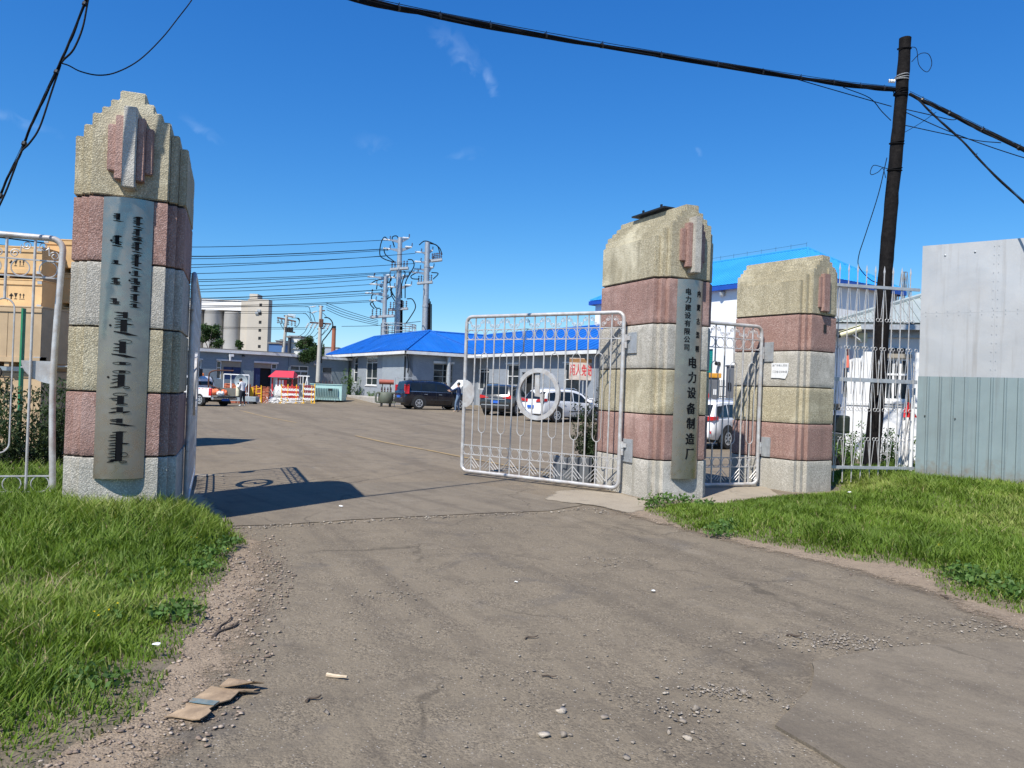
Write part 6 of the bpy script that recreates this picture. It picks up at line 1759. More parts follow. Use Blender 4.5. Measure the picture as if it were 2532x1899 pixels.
# white car beyond the narrow gate
loc, rz = car_place(1795, 26.2, .72, .70, 4.5, -1.3)
d_ = Vector((math.cos(rz), math.sin(rz))); sdv = Vector((d_.y, -d_.x)) * .85
c, b, h, hw = suv('parked_car.003', 'white car with wide red tail lamps behind the narrow gate', (loc[0] - sdv.x, loc[1] - sdv.y, loc[2]), rz, WHITEC, 4.5, 1.82, 1.66, 'crossover', group='cars parked in the yard')
e = -2.25
for sd in (1, -1):
    MB().prism([(sd * .30, b - .10), (sd * (hw * .99), b - .02), (sd * (hw * .99), b + .10), (sd * .36, b + .10)], e + .0, e + .32, 'yz').obj('tail_light', LAMPR, c.t)
    MB().prism([(sd * .42, .52), (sd * (hw * .9), .54), (sd * (hw * .9), .62), (sd * .42, .60)], e - .02, e + .10, 'yz').obj('reflector', LAMPR, c.t)

# ------------------------------------------------------------------ pickup with a small crane
loc, rz = car_place(497, 46.0, -.86, .51, 5.2, -1.55)
d_ = Vector((math.cos(rz), math.sin(rz))); sdv = Vector((-d_.y, d_.x)) * .80
PK = thing('pickup_truck', 'white double-cab pickup with a grey load bed and lowered tailgate, left of the yard', 'pickup', (loc[0] - sdv.x, loc[1] - sdv.y, loc[2]), rz, 'cars parked in the yard')
hw = .93
cabst = [(-.62, .45, 1.14, 1.20, hw * .98, hw * .9), (-.58, .44, 1.14, 1.62, hw, hw * .80), (-.40, .44, 1.14, 1.80, hw, hw * .78), (.7, .44, 1.14, 1.82, hw, hw * .78), (1.05, .44, 1.12, 1.68, hw, hw * .8), (1.60, .44, 1.08, 1.22, hw, hw * .86), (2.3, .44, .98, 1.08, hw * .98, hw * .84), (2.6, .48, .86, .94, hw * .9, hw * .76), (2.66, .52, .74, .80, hw * .8, hw * .7)]
cab = Car('x', 'x', (0, 0, 0), 0, cabst, WHITEC); bpy.data.objects.remove(cab.t); cab.t = PK; cab.body.parent = PK; cab.body.name = 'cab'
cab.patch('side_window', [(-.42, .08), (.18, .06), (.18, .88), (-.34, .88)], CARGLASS); cab.patch('side_window', [(.25, .06), (1.30, .06), (.98, .7), (.84, .88), (.25, .88)], CARGLASS)
for x in (.21, 1.32): cab.line(x, -.9, .02)
MB().add([(-.64, -.66, 1.26), (-.64, .66, 1.26), (-.56, .60, 1.66), (-.56, -.60, 1.66), (-.58, -.66, 1.26), (-.58, .66, 1.26), (-.48, .6, 1.66), (-.48, -.6, 1.66)], [(0, 1, 2, 3), (0, 4, 5, 1), (2, 6, 7, 3), (1, 5, 6, 2), (0, 3, 7, 4)]).obj('rear_window', CARGLASS, PK)
RED_ = M('red_stripe', (.6, .06, .08), .5)
for sd in (1, -1):
    MB().rbox(-2.55, -.64, sd * (hw - .06), sd * hw, .56, 1.12, .03).obj('bed_side', WHITEC, PK, smooth=40)
    MB().rbox(-2.60, -2.36, sd * (hw - .055), sd * (hw + .015), .66, 1.10, .02).obj('tail_light', LAMPR, PK, smooth=40)
    for k in range(5): MB().box(-2.2 + .3 * k, -2.05 + .3 * k, sd * (hw - .01), sd * (hw + .006), 1.03, 1.07).obj('red_mark', RED_, PK)
    cab.arch(-1.55, .46) if sd == 1 else None
    for x in (-1.55, 1.6): wheel(PK, x, sd * (hw - .12), .385, .25, sd)
    MB().rbox(1.35, 1.5, sd * (hw + .02), sd * (hw + .2), 1.14, 1.32, .03).obj('mirror', WHITEC, PK)
    MB().tube([(-.66, sd * .62, 1.12), (-.74, sd * .62, 1.55), (-.64, sd * .58, 1.80)], .03, 6).obj('sport_bar', BLACK, PK)
cab.arch(1.6, .46)
BEDG = M('bed_liner', (.115, .118, .105), .7, 0, .2, 4, 40, .3, .3, (.22, .20, .17))
MB().box(-2.55, -.66, -hw + .06, hw - .06, .62, .66).obj('bed_floor', BEDG, PK); MB().box(-.70, -.64, -hw + .06, hw - .06, .66, 1.14).obj('bed_front', BEDG, PK)
mb = MB()
for sd in (1, -1): mb.box(-2.54, -.70, sd * (hw - .062), sd * (hw - .09), .66, 1.13)
mb.obj('bed_lining', BEDG, PK)
mb = MB().box(-3.08, -2.56, -hw + .05, hw - .05, .60, .66)
for k in range(5): mb.box(-3.06, -2.58, -.75 + .36 * k, -.68 + .36 * k, .66, .68)
mb.obj('tailgate', BEDG, PK)
MB().rbox(-2.72, -2.52, -hw * .95, hw * .95, .42, .58, .04).obj('bumper', CHROME, PK); MB().box(-2.74, -2.7, -.26, .26, .36, .50).obj('number_plate', PLATE, PK)
MB().box(-2.4, 2.3, -.6, .6, .30, .45).obj('chassis', BLACK, PK); MB().tube([(-1.55, -.8, .385), (-1.55, .8, .385)], .07, 8).obj('axle', BLACK, PK)
MB().lathe([(.001, -.1), (.33, -.1), (.36, 0), (.33, .1), (.001, .1)], 16, T(-2.15, 0, .40)).obj('spare_wheel', RUBBER, PK)
RUST = M('rusty_steel', (.10, .045, .03), .8, .2, .3, 8, 50, .3)
MB().tube(smoothpts([(-1.0, -.1, .66), (-1.0, -.1, 1.75), (-1.06, -.14, 2.05), (-1.3, -.4, 2.18), (-2.0, -1.1, 2.2)], 4), .045, 8).obj('crane_arm', RUST, PK, smooth=50)
MB().tube([(-1.0, -.1, 1.3), (-1.5, -.55, 1.05), (-1.9, -.9, .75)], .03, 6).obj('crane_strut', RUST, PK)
MB().rbox(-.62, -.2, .05, .40, 1.80, 2.25, .04).obj('roof_box', BLACK, PK)
MB().lathe([(.09, 0), (.09, .14), (.001, .18)], 10, T(-.15, -.3, 1.82)).obj('amber_beacon', M('amber_lens', (.72, .20, .05), .3), PK)
def lump(name, label, cat, p, r, mat, seed, freq=3.0, amp=.35, seg=14, group=None):
    mb = MB().ball((0, 0, r[2] * .8), r, seg, 9)
    mb.v = [tuple(Vector(v) * (1 + amp * mnoise.noise(Vector(v) * freq / max(r) + Vector((seed, 0, 0)))) ) for v in mb.v]
    o = mb.obj(name, mat, None, smooth=50); o.location = p
    return tag(o, label, cat, group) if cat else o
def pk(x, y, z): v = PK.matrix_basis @ Vector((x, y, z)); return tuple(v)
WHITEBAG = M('white_woven_bag', (.74, .73, .72), .7, 0, .06, 6, 90, .3)
ORANGE = M('orange_fabric', (.70, .17, .07), .8, 0, .15, 8, 60, .3)
lump('plastic_bag', 'crumpled pinkish-white bag on the tailgate of the pickup', 'bag', pk(-2.8, .45, .67), (.22, .24, .16), WHITEBAG, 3)
lump('orange_bundle', 'bundle of orange cloth heaped in the pickup bed', 'bundle', pk(-1.3, -.35, .66), (.30, .26, .22), ORANGE, 5)
lump('orange_bundle.001', 'second orange cloth bundle nearer the tailgate of the pickup', 'bundle', pk(-2.0, -.45, .66), (.22, .22, .20), ORANGE, 8)
q = pk(-2.95, -.70, .67)
GB = thing('gas_bottle', 'pale standing gas bottle at the tailgate corner beside the person', 'gas bottle', q)
MB().lathe([(.001, 0), (.12, 0), (.13, .04), (.13, .55), (.09, .65), (.04, .70)], 14).obj('bottle', M('cream_enamel', (.66, .62, .45), .5), GB, smooth=50); MB().lathe([(.04, .70), (.045, .80), (.001, .80)], 10).obj('valve', BLACK, GB)

# ------------------------------------------------------------------ people
SKIN = M('skin', (.42, .24, .16), .55, 0, .06, 20, 80, .05)
HAIR = M('black_hair', (.008, .007, .007), .5, 0, .3, 30, 90, .3)
def person(name, label, loc, rz, J, top, bottom, shoe, hair=HAIR, sleeves=True):
    """one continuous skinned body; J gives the joints of the pose (x forward, y left, z up)"""
    t = thing(name, label, 'person', loc, rz)
    ch = ['pelvis', 'belly', 'chest', 'neck', 'head', 'crown']
    vs = []; es = []; rad = []; idx = {}
    def add(nm, p, r, frm=None):
        idx[nm] = len(vs); vs.append(p); rad.append(r)
        if frm: es.append((idx[frm], idx[nm]))
    add('pelvis', J['pelvis'], (.155, .12)); add('belly', J['belly'], (.15, .115), 'pelvis'); add('chest', J['chest'], (.17, .12), 'belly'); add('neck', J['neck'], (.06, .06), 'chest')
    add('jaw', J['jaw'], (.065, .078), 'neck'); add('head', J['head'], (.078, .098), 'jaw'); add('crown', J['crown'], (.055, .07), 'head')
    for s, sg in (('l', 1), ('r', -1)):
        add('sh' + s, J['sh' + s], .075, 'chest'); add('el' + s, J['el' + s], .052, 'sh' + s); add('wr' + s, J['wr' + s], .034, 'el' + s); add('pa' + s, J['pa' + s], .040, 'wr' + s)
        pd = (Vector(J['pa' + s]) - Vector(J['wr' + s])).normalized(); sd = pd.cross(Vector((0, 0, 1)));
        if sd.length < .2: sd = Vector((0, 1, 0))
        sd.normalize()
        for k, off in enumerate((-.03, -.01, .01, .03)):
            p = Vector(J['pa' + s]) + pd * .05 + sd * off; add('f%s%d' % (s, k), tuple(p), .011, 'pa' + s); add('g%s%d' % (s, k), tuple(p + pd * (.045 - abs(off) * .5) + Vector((0, 0, -.015))), .008, 'f%s%d' % (s, k))
        p = Vector(J['wr' + s]) + pd * .03 + sd * .045; add('t' + s, tuple(p), .012, 'wr' + s); add('u' + s, tuple(p + pd * .035), .009, 't' + s)
        add('hip' + s, J['hip' + s], .105, 'pelvis'); add('kn' + s, J['kn' + s], .072, 'hip' + s); add('an' + s, J['an' + s], .045, 'kn' + s); add('to' + s, J['to' + s], .04, 'an' + s)
    me = bpy.data.meshes.new('body'); me.from_pydata(vs, es, []); me.update()
    o = bpy.data.objects.new('tmp', me); COL.objects.link(o)
    md = o.modifiers.new('s', 'SKIN')
    for i, r in enumerate(rad): me.skin_vertices[0].data[i].radius = r if isinstance(r, tuple) else (r, r)
    me.skin_vertices[0].data[0].use_root = True
    md.use_smooth_shade = True
    o.modifiers.new('u', 'SUBSURF').levels = 1
    dg = bpy.context.evaluated_depsgraph_get()
    m2 = bpy.data.meshes.new_from_object(o.evaluated_get(dg)); m2.name = 'body'
    bpy.data.objects.remove(o)
    m2.materials.clear()
    for x in (SKIN, top, bottom, shoe): m2.materials.append(x)
    nz = Vector(J['neck']).z - .02; pz = Vector(J['pelvis']).z + .03
    wr = [Vector(J['wrl']), Vector(J['wrr'])]; head = Vector(J['head']); nk = Vector(J['neck'])
    for p in m2.polygons:
        c_ = p.center
        if (c_ - head).length < .19 or ((c_ - nk).length < .07 and c_.z > nk.z): k = 0
        elif min((c_ - (w + (w - Vector(J[e_])).normalized() * .07)).length for w, e_ in zip(wr, ('ell', 'elr'))) < .10: k = 0
        elif c_.z < .10: k = 3
        elif c_.z < pz and min(((c_ - Vector(J[a])).length) for a in ('wrl', 'wrr', 'ell', 'elr')) > .16: k = 2
        else: k = 1
        p.material_index = k
    body = link('body', m2, t)
    # face and hair
    up = (Vector(J['crown']) - Vector(J['jaw'])).normalized(); fw = Vector((1, 0, 0)); fw = (fw - up * fw.dot(up)).normalized(); lf = up.cross(fw)
    hd = head
    rot = Matrix((fw, lf, up)).transposed().to_4x4(); hm = T(*hd) @ rot
    MB().ball((-.018, 0, .045), (.105, .092, .10), 14, 9, hm).obj('hair', hair, t, smooth=60)
    mb = MB().add([(.095, 0, .02), (.125, .0, -.03), (.092, .02, -.035), (.092, -.02, -.035)], [(0, 2, 1), (0, 1, 3), (1, 2, 3)], hm); mb.obj('nose', SKIN, t)
    for sg in (1, -1):
        MB().ball((.086, sg * .034, .008), (.010, .014, .008), 6, 4, hm).obj('eye', BLACK, t); MB().ball((.0, sg * .082, -.01), (.02, .012, .03), 6, 5, hm).obj('ear', SKIN, t)
    MB().ball((.088, 0, -.062), (.008, .024, .006), 6, 4, hm).obj('mouth', M('lip', (.36, .13, .11), .5), t)
    return t
def pose(**k):
    J = dict(pelvis=(0, 0, .94), belly=(0, 0, 1.10), chest=(.0, 0, 1.32), neck=(.01, 0, 1.49), jaw=(.03, 0, 1.55), head=(.03, 0, 1.62), crown=(.02, 0, 1.70),
             shl=(0, .20, 1.40), shr=(0, -.20, 1.40), ell=(-.02, .27, 1.12), elr=(-.02, -.27, 1.12), wrl=(.06, .27, .88), wrr=(.06, -.27, .88), pal=(.08, .27, .80), par=(.08, -.27, .80),
             hipl=(0, .10, .88), hipr=(0, -.10, .88), knl=(.03, .11, .48), knr=(.03, -.11, .48), anl=(0, .11, .07), anr=(0, -.11, .07), tol=(.16, .12, .035), tor=(.16, -.12, .035))
    J.update(k); return J
JKT = M('light_grey_hoodie', (.60, .60, .62), .85, 0, .06, 8, 60, .3); TRS = M('dark_navy_trousers', (.010, .012, .022), .85, 0, .2, 8, 60, .3); SHOEW = M('white_trainer', (.72, .72, .71), .6)
p = on(599, 46.5)
person('person', 'person in a light grey hooded jacket and dark trousers looking down beside the pickup tailgate', (p.x, p.y, p.z), R(158),
       pose(belly=(.02, 0, 1.10), chest=(.05, 0, 1.31), neck=(.11, 0, 1.46), jaw=(.18, 0, 1.49), head=(.20, 0, 1.56), crown=(.19, 0, 1.65), shl=(.06, .19, 1.39), shr=(.06, -.19, 1.39),
            ell=(.10, .25, 1.14), elr=(.10, -.25, 1.14), wrl=(.32, .14, 1.16), wrr=(.32, -.16, 1.18), pal=(.39, .10, 1.18), par=(.39, -.12, 1.20), knl=(.05, .10, .48), anl=(.02, .11, .07), knr=(.0, -.10, .48), anr=(-.10, -.11, .07), tor=(.06, -.12, .035)), JKT, TRS, SHOEW)
BLUEJ = M('navy_tracksuit', (.018, .040, .105), .8, 0, .15, 8, 60, .3); JEAN = M('blue_jeans', (.12, .18, .27), .85, 0, .15, 10, 60, .3); SHOEB = M('tan_shoe', (.45, .33, .24), .6)
p = on(1132, 45.0)
BP = person('person.001', 'person in a navy tracksuit top and jeans reaching an arm towards the raised bonnet', (p.x, p.y, p.z), R(165),
       pose(shl=(.02, .2, 1.40), elr=(.30, -.24, 1.30), wrr=(.55, -.22, 1.22), par=(.64, -.22, 1.20), ell=(.25, .24, 1.28), wrl=(.48, .20, 1.26), pal=(.56, .2, 1.26), knr=(.06, -.12, .48), anr=(-.02, -.14, .07), tor=(.14, -.16, .035), anl=(.12, .13, .07), tol=(.28, .14, .035), knl=(.12, .12, .48)), BLUEJ, JEAN, SHOEB)
MB().tube([(.02, -.285, 1.34), (.26, -.31, 1.30), (.5, -.275, 1.235)], .012, 5).obj('sleeve_stripe', WHITEP, BP)
p = on(1096, 49.6)
person('person.002', 'person in a white shirt standing behind the dark SUV by its bonnet', (p.x, p.y, p.z), R(-35),
       pose(chest=(.03, 0, 1.32), neck=(.06, 0, 1.48), jaw=(.10, 0, 1.53), head=(.11, 0, 1.60), crown=(.10, 0, 1.69), wrl=(.30, .2, 1.10), pal=(.38, .18, 1.12), wrr=(.3, -.2, 1.1), par=(.38, -.18, 1.12)), M('white_shirt', (.70, .73, .76), .8, 0, .05, 8, 60, .2), TRS, SHOEW)

# ------------------------------------------------------------------ yard clutter in front of the workshop
def zt8(x, y, Y): return at(455 + x / 8.293, 820 + y / 8.293, Y)
def z7(x, y, Y): return at(600 + x / 7.9, 860 + y / 7.9, Y)
BRICKM = [M('orange_brick', (.40, .115, .055), .85, 0, .15, 6, 50, .3), M('dull_red_brick', (.31, .085, .05), .85, 0, .15, 6, 50, .3), M('pale_brick', (.47, .19, .11), .85, 0, .15, 6, 50, .3)]
bmesh_cache = [MB().rbox(-.116, .116, -.055, .055, 0, .053, .004).mesh('brick', m_) for m_ in BRICKM]
def brickstack(name, label, p, rz, cols, rows, depth, seed):
    t = thing(name, label, 'brick stack', p, rz, 'stacks of red bricks')
    g = random.Random(seed)
    MB().box(-cols * .12 + .02, cols * .12 - .02, .06, depth - .02, .0, rows * .056 - .06).obj('inner_bricks', BRICKM[1], t)
    MB().box(-cols * .12, cols * .12, 0, depth, -.02, .0).obj('pallet', M('pallet_wood', (.30, .22, .14), .9), t)
    for r_ in range(rows):
        for k in range(cols):
            if r_ >= rows - 2 and g.random() < .35: continue
            o = link('brick', bmesh_cache[g.choice((0, 0, 1, 2))], t, (-cols * .12 + .12 + k * .24 + (.06 if r_ % 2 else 0) + g.uniform(-.008, .008), .055 + g.uniform(-.02, .02), r_ * .056), (0, 0, g.uniform(-.04, .04)))
    for r_ in range(0, rows, 1):       # the end of the stack
        for k in range(int(depth / .24)):
            link('brick', bmesh_cache[g.choice((0, 0, 1, 2))], t, (cols * .12 - .05 + g.uniform(-.01, .01), .18 + k * .24, r_ * .056), (0, 0, PI / 2))
    return t
a = z7(125, 1000, 56); c = z7(460, 1000, 56)
brickstack('brick_stack', 'neat pallet of orange-red bricks behind the yellow barriers', ((a.x + c.x) / 2, 56, H(a.x, 56)), R(8), 6, 22, 1.0, 3)
a = zt8(900, 1000, 53.5); c = zt8(1040, 1000, 53.5)
brickstack('brick_stack.001', 'rough stack of red bricks beside the round grey dish, behind the pickup', ((a.x + c.x) / 2 - .3, 55.0, 0), R(-6), 7, 26, .9, 4)
# round dish on a stand
q = zt8(1175, 1025, 53)
DS = thing('dish', 'round pale grey metal dish propped up behind the person', 'dish', (q.x, 53, 0), R(-12))
r = .50
prof = [(.001, .10), (r * .4, .08), (r * .7, .04), (r * .92, -.03), (r, -.05), (r * 1.02, -.03), (r * .9, .06), (r * .5, .14), (.001, .16)]
MB().lathe(prof, 28, T(0, 0, q.z) @ RX(R(8)), axis='y').obj('bowl', M('dish_paint', (.44, .50, .52), .5, .1, .08, 3, 40, .05), DS, smooth=50)
for x in (-.3, .3): MB().tube([(x, .12, q.z - .3), (x * 1.3, .3, 0)], .03, 6).obj('leg', DULLSTEEL, DS)
# pipe rack
RK = thing('pipe_rack', 'pale rectangular pipe frame standing between the pickup and the dish', 'frame', (0, 0, 0))
a = zt8(820, 870, 54); c = zt8(1338, 895, 54); mb = MB()
for nm, p0, p1 in (('rail', (a.x, 54, a.z), (c.x, 54, c.z)), ('post', (a.x, 54, 0), (a.x, 54, a.z)), ('post', (a.x + .5, 54, 0), (a.x + .5, 54, a.z)), ('post', (c.x, 54, 0), (c.x, 54, c.z)), ('brace', (a.x + .5, 54, a.z - .1), (c.x - 1.2, 54, .7)), ('rail', (a.x, 54.02, .8), (c.x, 54.02, .8))):
    MB().tube([p0, p1], .035, 6).obj(nm, WHITEP, RK)
# red shelter
a = z7(585, 580, 59); c = z7(975, 580, 59); zt_ = z7(700, 455, 59).z; ze = z7(700, 575, 59).z; wd = c.x - a.x
ST = thing('red_shelter', 'small red shelter with a pitched red roof in front of the workshop', 'shelter', (a.x, 59, H(a.x, 59)), 0)
REDROOF = M('red_sheet', (.58, .045, .065), .5, 0, .06, 1.5, 20, .03)
b0 = ST.location.z
MB().add([(-.25, -.35, ze - b0), (wd + .15, -.35, ze - b0), (wd - .1, .75, zt_ - b0 + .05), (-.02, .75, zt_ - b0 + .05), (-.25, 1.8, ze - b0), (wd + .15, 1.8, ze - b0)], [(0, 1, 2, 3), (3, 2, 5, 4), (0, 3, 4), (1, 5, 2)]).add([(-.25, -.35, ze - b0 - .06), (wd + .15, -.35, ze - b0 - .06), (wd + .15, 1.8, ze - b0 - .06), (-.25, 1.8, ze - b0 - .06)], [(3, 2, 1, 0)]).obj('roof', REDROOF, ST, fix=False)
for x, y in ((0, 0), (wd, 0), (0, 1.5), (wd, 1.5)): MB().box(x - .05, x + .05, y - .05, y + .05, 0, ze - b0 - .06).obj('post', REDP, ST)
MB().box(0, wd, -.02, .02, .9, .98).obj('rail', REDP, ST); MB().box(0, wd, 1.49, 1.53, 0, ze - b0 - .1).obj('back_panel', M('dull_panel', (.16, .165, .16), .8), ST)
for i, x in enumerate((.25, .5, .72)): MB().box(x, x + .14, -.02, .0, ze - b0 - .95, ze - b0 - .2).obj('hanging_strip', WHITEP, ST)
MB().box(wd * .42, wd * .72, -.01, .03, ze - b0 - .6, ze - b0 - .2).obj('hanging_cloth', REDP, ST)
q = z7(805, 760, 58.3)
WT = thing('white_tank', 'rounded white plastic tank behind the red and white barrier', 'tank', (q.x, 58.3, 0), 0)
MB().rbox(-.62, .62, -.4, .4, .55, 1.32, .12).obj('tank_body', WHITEP, WT, smooth=60); MB().box(-.6, .6, -.4, .4, .1, .55).obj('stand', DULLSTEEL, WT); MB().lathe([(.13, 1.3), (.13, 1.38), (.001, 1.4)], 12).obj('lid', WHITEP, WT)
# folding safety barriers
BY = 57.0
def barrier(name, label, x0, x1, Y, ztop, tone, lean=0.0, rows=6, mess=0.0, posts=None):
    a = z7(x0, 1060, Y); c = z7(x1, 1060, Y); w = c.x - a.x; hh = z7(x0, ztop, Y).z
    t = thing(name, label, 'barrier', (a.x, Y, H(a.x, Y)), 0, 'folding safety barriers'); t.rotation_euler = (0, lean, 0)
    for x in (posts or (0, w)):
        MB().tube([(x, 0, 0), (x, 0, hh)], .045, 8).box(x - .12, x + .12, -.16, .16, 0, .05).obj('post', YELLOWP, t)
    n = max(3, int(w / .22)); rh = (hh - .35) / rows
    for r_ in range(rows):
        mb = MB(); z0 = .22 + r_ * rh
        for k in range(n):
            xx = w * (k + .5) / n; hwid = w / n * .5
            mb.tube([(xx - hwid, -.02, z0 + rh), (xx, -.02, z0)], .040, 4); mb.tube([(xx, .02, z0), (xx + hwid, .02, z0 + rh)], .040, 4)
            mb.tube([(xx - hwid, .02, z0), (xx, .02, z0 + rh)], .034, 4); mb.tube([(xx, -.02, z0 + rh), (xx + hwid, -.02, z0)], .034, 4)
        mb.obj('lattice_row', (WHITEP if r_ % 2 == 0 else tone), t)
    return t
REDB = M('barrier_red', (.56, .05, .03), .5, 0, .1, 5, 30, .05); MAROON = M('barrier_maroon', (.27, .035, .04), .5, 0, .1, 5, 30, .05)
barrier('safety_barrier', 'red and white folding barrier with four yellow posts in the middle', 755, 1090, 56.2, 745, REDB, posts=(0, .45, 1.08, 2.2))
barrier('safety_barrier.001', 'dark red and white folding barrier with two yellow posts next to the transformer', 1185, 1400, 56.2, 745, MAROON)
a = z7(255, 1060, 56.0)
FB = thing('safety_barrier.002', 'pair of bare yellow barrier posts with buckled white slats at the left end', 'barrier', (a.x, 56.0, 0), 0, 'folding safety barriers')
for x, l in ((0, .02), (.40, -.03)): MB().tube([(x, 0, 0), (x + l, 0, z7(255, 730, 56).z)], .045, 8).box(x - .14, x + .14, -.16, .16, 0, .05).obj('post', YELLOWP, FB)
for k in range(3): MB().tube([(0, 0, .4 + .35 * k), (.4, 0, .45 + .35 * k)], .03, 5).obj('tie', YELLOWP, FB)
HP = thing('barrier_heap', 'tangled heap of collapsed white lattice slats between the yellow barriers', 'heap', (a.x + .7, 56.3, 0), 0)
g = random.Random(5); mb = MB()
for k in range(150):
    x = g.uniform(-.2, 2.7); z = abs(g.gauss(0, .28)) + .04; y = g.uniform(-.4, .5); a_ = g.uniform(0, PI); l = g.uniform(.15, .45)
    mb.tube([(x - l * math.cos(a_), y, max(.02, z - l * math.sin(a_) * .6)), (x + l * math.cos(a_), y + g.uniform(-.2, .2), z + l * math.sin(a_) * .6)], .022, 4)
struct(mb.obj('slats', WHITEP, HP), 'stuff')
mb = MB()
for k in range(9):
    x = .1 + .28 * k; mb.tube([(x, .1, .8), (x + .14, .1, 1.12)], .025, 4); mb.tube([(x + .14, .12, 1.12), (x + .28, .12, .8)], .025, 4)
struct(mb.obj('upright_slats', WHITEP, HP), 'stuff')
q = z7(128, 860, 55.6)
YS_ = thing('yellow_panel', 'yellow folding warning panel beside the standing person', 'warning panel', (q.x, 55.6, 0), R(10))
MB().rbox(-.30, .30, -.02, .02, .55, 1.22, .02).obj('panel', YELLOWP, YS_)
for x in (-.26, .26): MB().tube([(x, .02, 0), (x, .02, .6)], .025, 6).obj('leg', YELLOWP, YS_)
lump('white_sack', 'dirty white sack lying behind the person near the yellow panel', 'sack', (q.x + .35, 56.1, 0), (.42, .35, .26), WHITEBAG, 2)
lump('white_sack.001', 'larger white sack slumped against the tangled barrier slats', 'sack', (q.x + 1.2, 56.6, 0), (.5, .35, .30), WHITEBAG, 6)
q = zt8(1150, 1400, 52.5); CTL = thing('low_trolley', 'low grey flat trolley behind the person and pickup', 'trolley', (q.x, 52.5, 0), 0)
MB().rbox(-1.2, 1.2, -.4, .4, .28, .62, .03).obj('deck', M('trolley_grey', (.28, .32, .34), .6), CTL)
for x in (-.9, .9):
    for y in (-.36, .36): MB().cyl((x, y - .05, .14), (x, y + .05, .14), .14, n=12).obj('wheel', RUBBER, CTL)
# pale green transformer
def transformer(name, label, p, rz, w, dp, hh, body, finm, cons=None):
    t = thing(name, label, 'transformer', p, rz, 'oil transformers left in the yard')
    MB().rbox(-w / 2, w / 2, -dp / 2, dp / 2, .12, hh, .02).obj('tank', body, t)
    MB().rbox(-w / 2 - .05, w / 2 + .05, -dp / 2 - .05, dp / 2 + .05, hh + .002, hh + .05, .01).obj('lid', body, t)
    n = 14
    for k in range(n):
        x = -w * .30 + w * .68 * k / (n - 1); MB().box(x - .012, x + .012, -dp / 2 - .20, -dp / 2, hh * .28, hh * .80).obj('cooling_fin', finm, t)
    for x in (-w * .33, w * .41): MB().box(x - .02, x + .02, -dp / 2 - .22, -dp / 2 - .002, hh * .26, hh * .28).obj('fin_bar', finm, t)
    for k in range(5):
        x = -w * .3 + .25 * k; MB().lathe([(.03, hh + .05), (.06, hh + .08), (.04, hh + .11), (.06, hh + .15), (.04, hh + .18), (.05, hh + .22), (.02, hh + .30), (.001, hh + .30)], 8, T(x, 0, 0)).obj('bushing', M('brown_porcelain', (.06, .03, .03), .3), t)
    for x in (-w * .3, w * .3): MB().box(x - .06, x + .06, -dp / 2 - .1, dp / 2 + .1, 0, .12).obj('skid', TRIM, t)
    if cons:
        MB().cyl((-w * .36, .05, hh + .42), (w * .36, .05, hh + .42), .17, n=16).obj('oil_conservator', cons, t, smooth=50); MB().box(-.04, .04, .0, .1, hh + .05, hh + .28).obj('stand', body, t)
    return t
MINT = M('mint_enamel', (.36, .55, .52), .5, 0, .06, 2, 30, .05, .2, (.25, .3, .28)); MINTF = M('fin_enamel', (.33, .44, .43), .5, 0, .06, 2, 30, .05)
q = z7(1670, 1060, 58.5)
tr = transformer('transformer', 'pale mint-green oil transformer on skids beside the concrete pole', (q.x, 58.5, H(q.x, 58.5)), R(-6), 2.45, 1.1, 1.28, MINT, MINTF)
MB().box(.25, .55, -.78, -.755, .85, 1.0).obj('rating_plate', BLACK, tr)
OLIVE = M('olive_enamel', (.10, .115, .085), .6, 0, .12, 3, 30, .1, .3, (.18, .14, .10))
q = on(953, 50.5)
OT = thing('transformer.001', 'old round-shouldered olive transformer with a red oil drum on top, behind the dark SUV', 'transformer', (q.x, 50.5, q.z), R(10), 'oil transformers left in the yard')
MB().lathe([(.001, .22), (.42, .22), (.50, .30), (.50, .88), (.42, .96), (.001, .98)], 18).obj('tank', OLIVE, OT, smooth=45)
for sx in (-1, 1):
    for k in range(3): MB().tube(smoothpts([(sx * .40, -.3 + .3 * k, .9), (sx * .62, -.3 + .3 * k, .86), (sx * .64, -.3 + .3 * k, .34), (sx * .40, -.3 + .3 * k, .30)], 3), .06, 6).obj('cooling_tube', OLIVE, OT)
MB().box(-.35, -.2, -.3, .3, 0, .22).box(.2, .35, -.3, .3, 0, .22).obj('skid', TRIM, OT)
MB().cyl((-.48, .0, 1.62), (.48, .0, 1.62), .16, n=16).obj('oil_conservator', M('faded_red_enamel', (.33, .09, .06), .6, 0, .1, 3, 30, .1), OT, smooth=50)
for x in (-.25, .25): MB().box(x - .03, x + .03, -.04, .04, .97, 1.5).obj('stand', OLIVE, OT)
for k in range(4): MB().lathe([(.03, .97), (.055, 1.03), (.035, 1.07), (.055, 1.12), (.02, 1.3), (.001, 1.3)], 8, T(-.3 + .2 * k, -.2, 0)).obj('bushing', M('brown_porcelain', (.06, .03, .03), .3), OT)
GF = thing('pipe_stand', 'thin pipe frame behind the old olive transformer', 'frame', (q.x + .5, 51.6, q.z), 0)
for p0, p1 in (((-.1, 0, 0), (-.1, 0, 1.95)), ((1.1, 0, 0), (1.1, 0, 1.95)), ((-.1, 0, 1.95), (1.1, 0, 1.95))): MB().tube([p0, p1], .022, 5).obj('pipe', DULLSTEEL, GF)
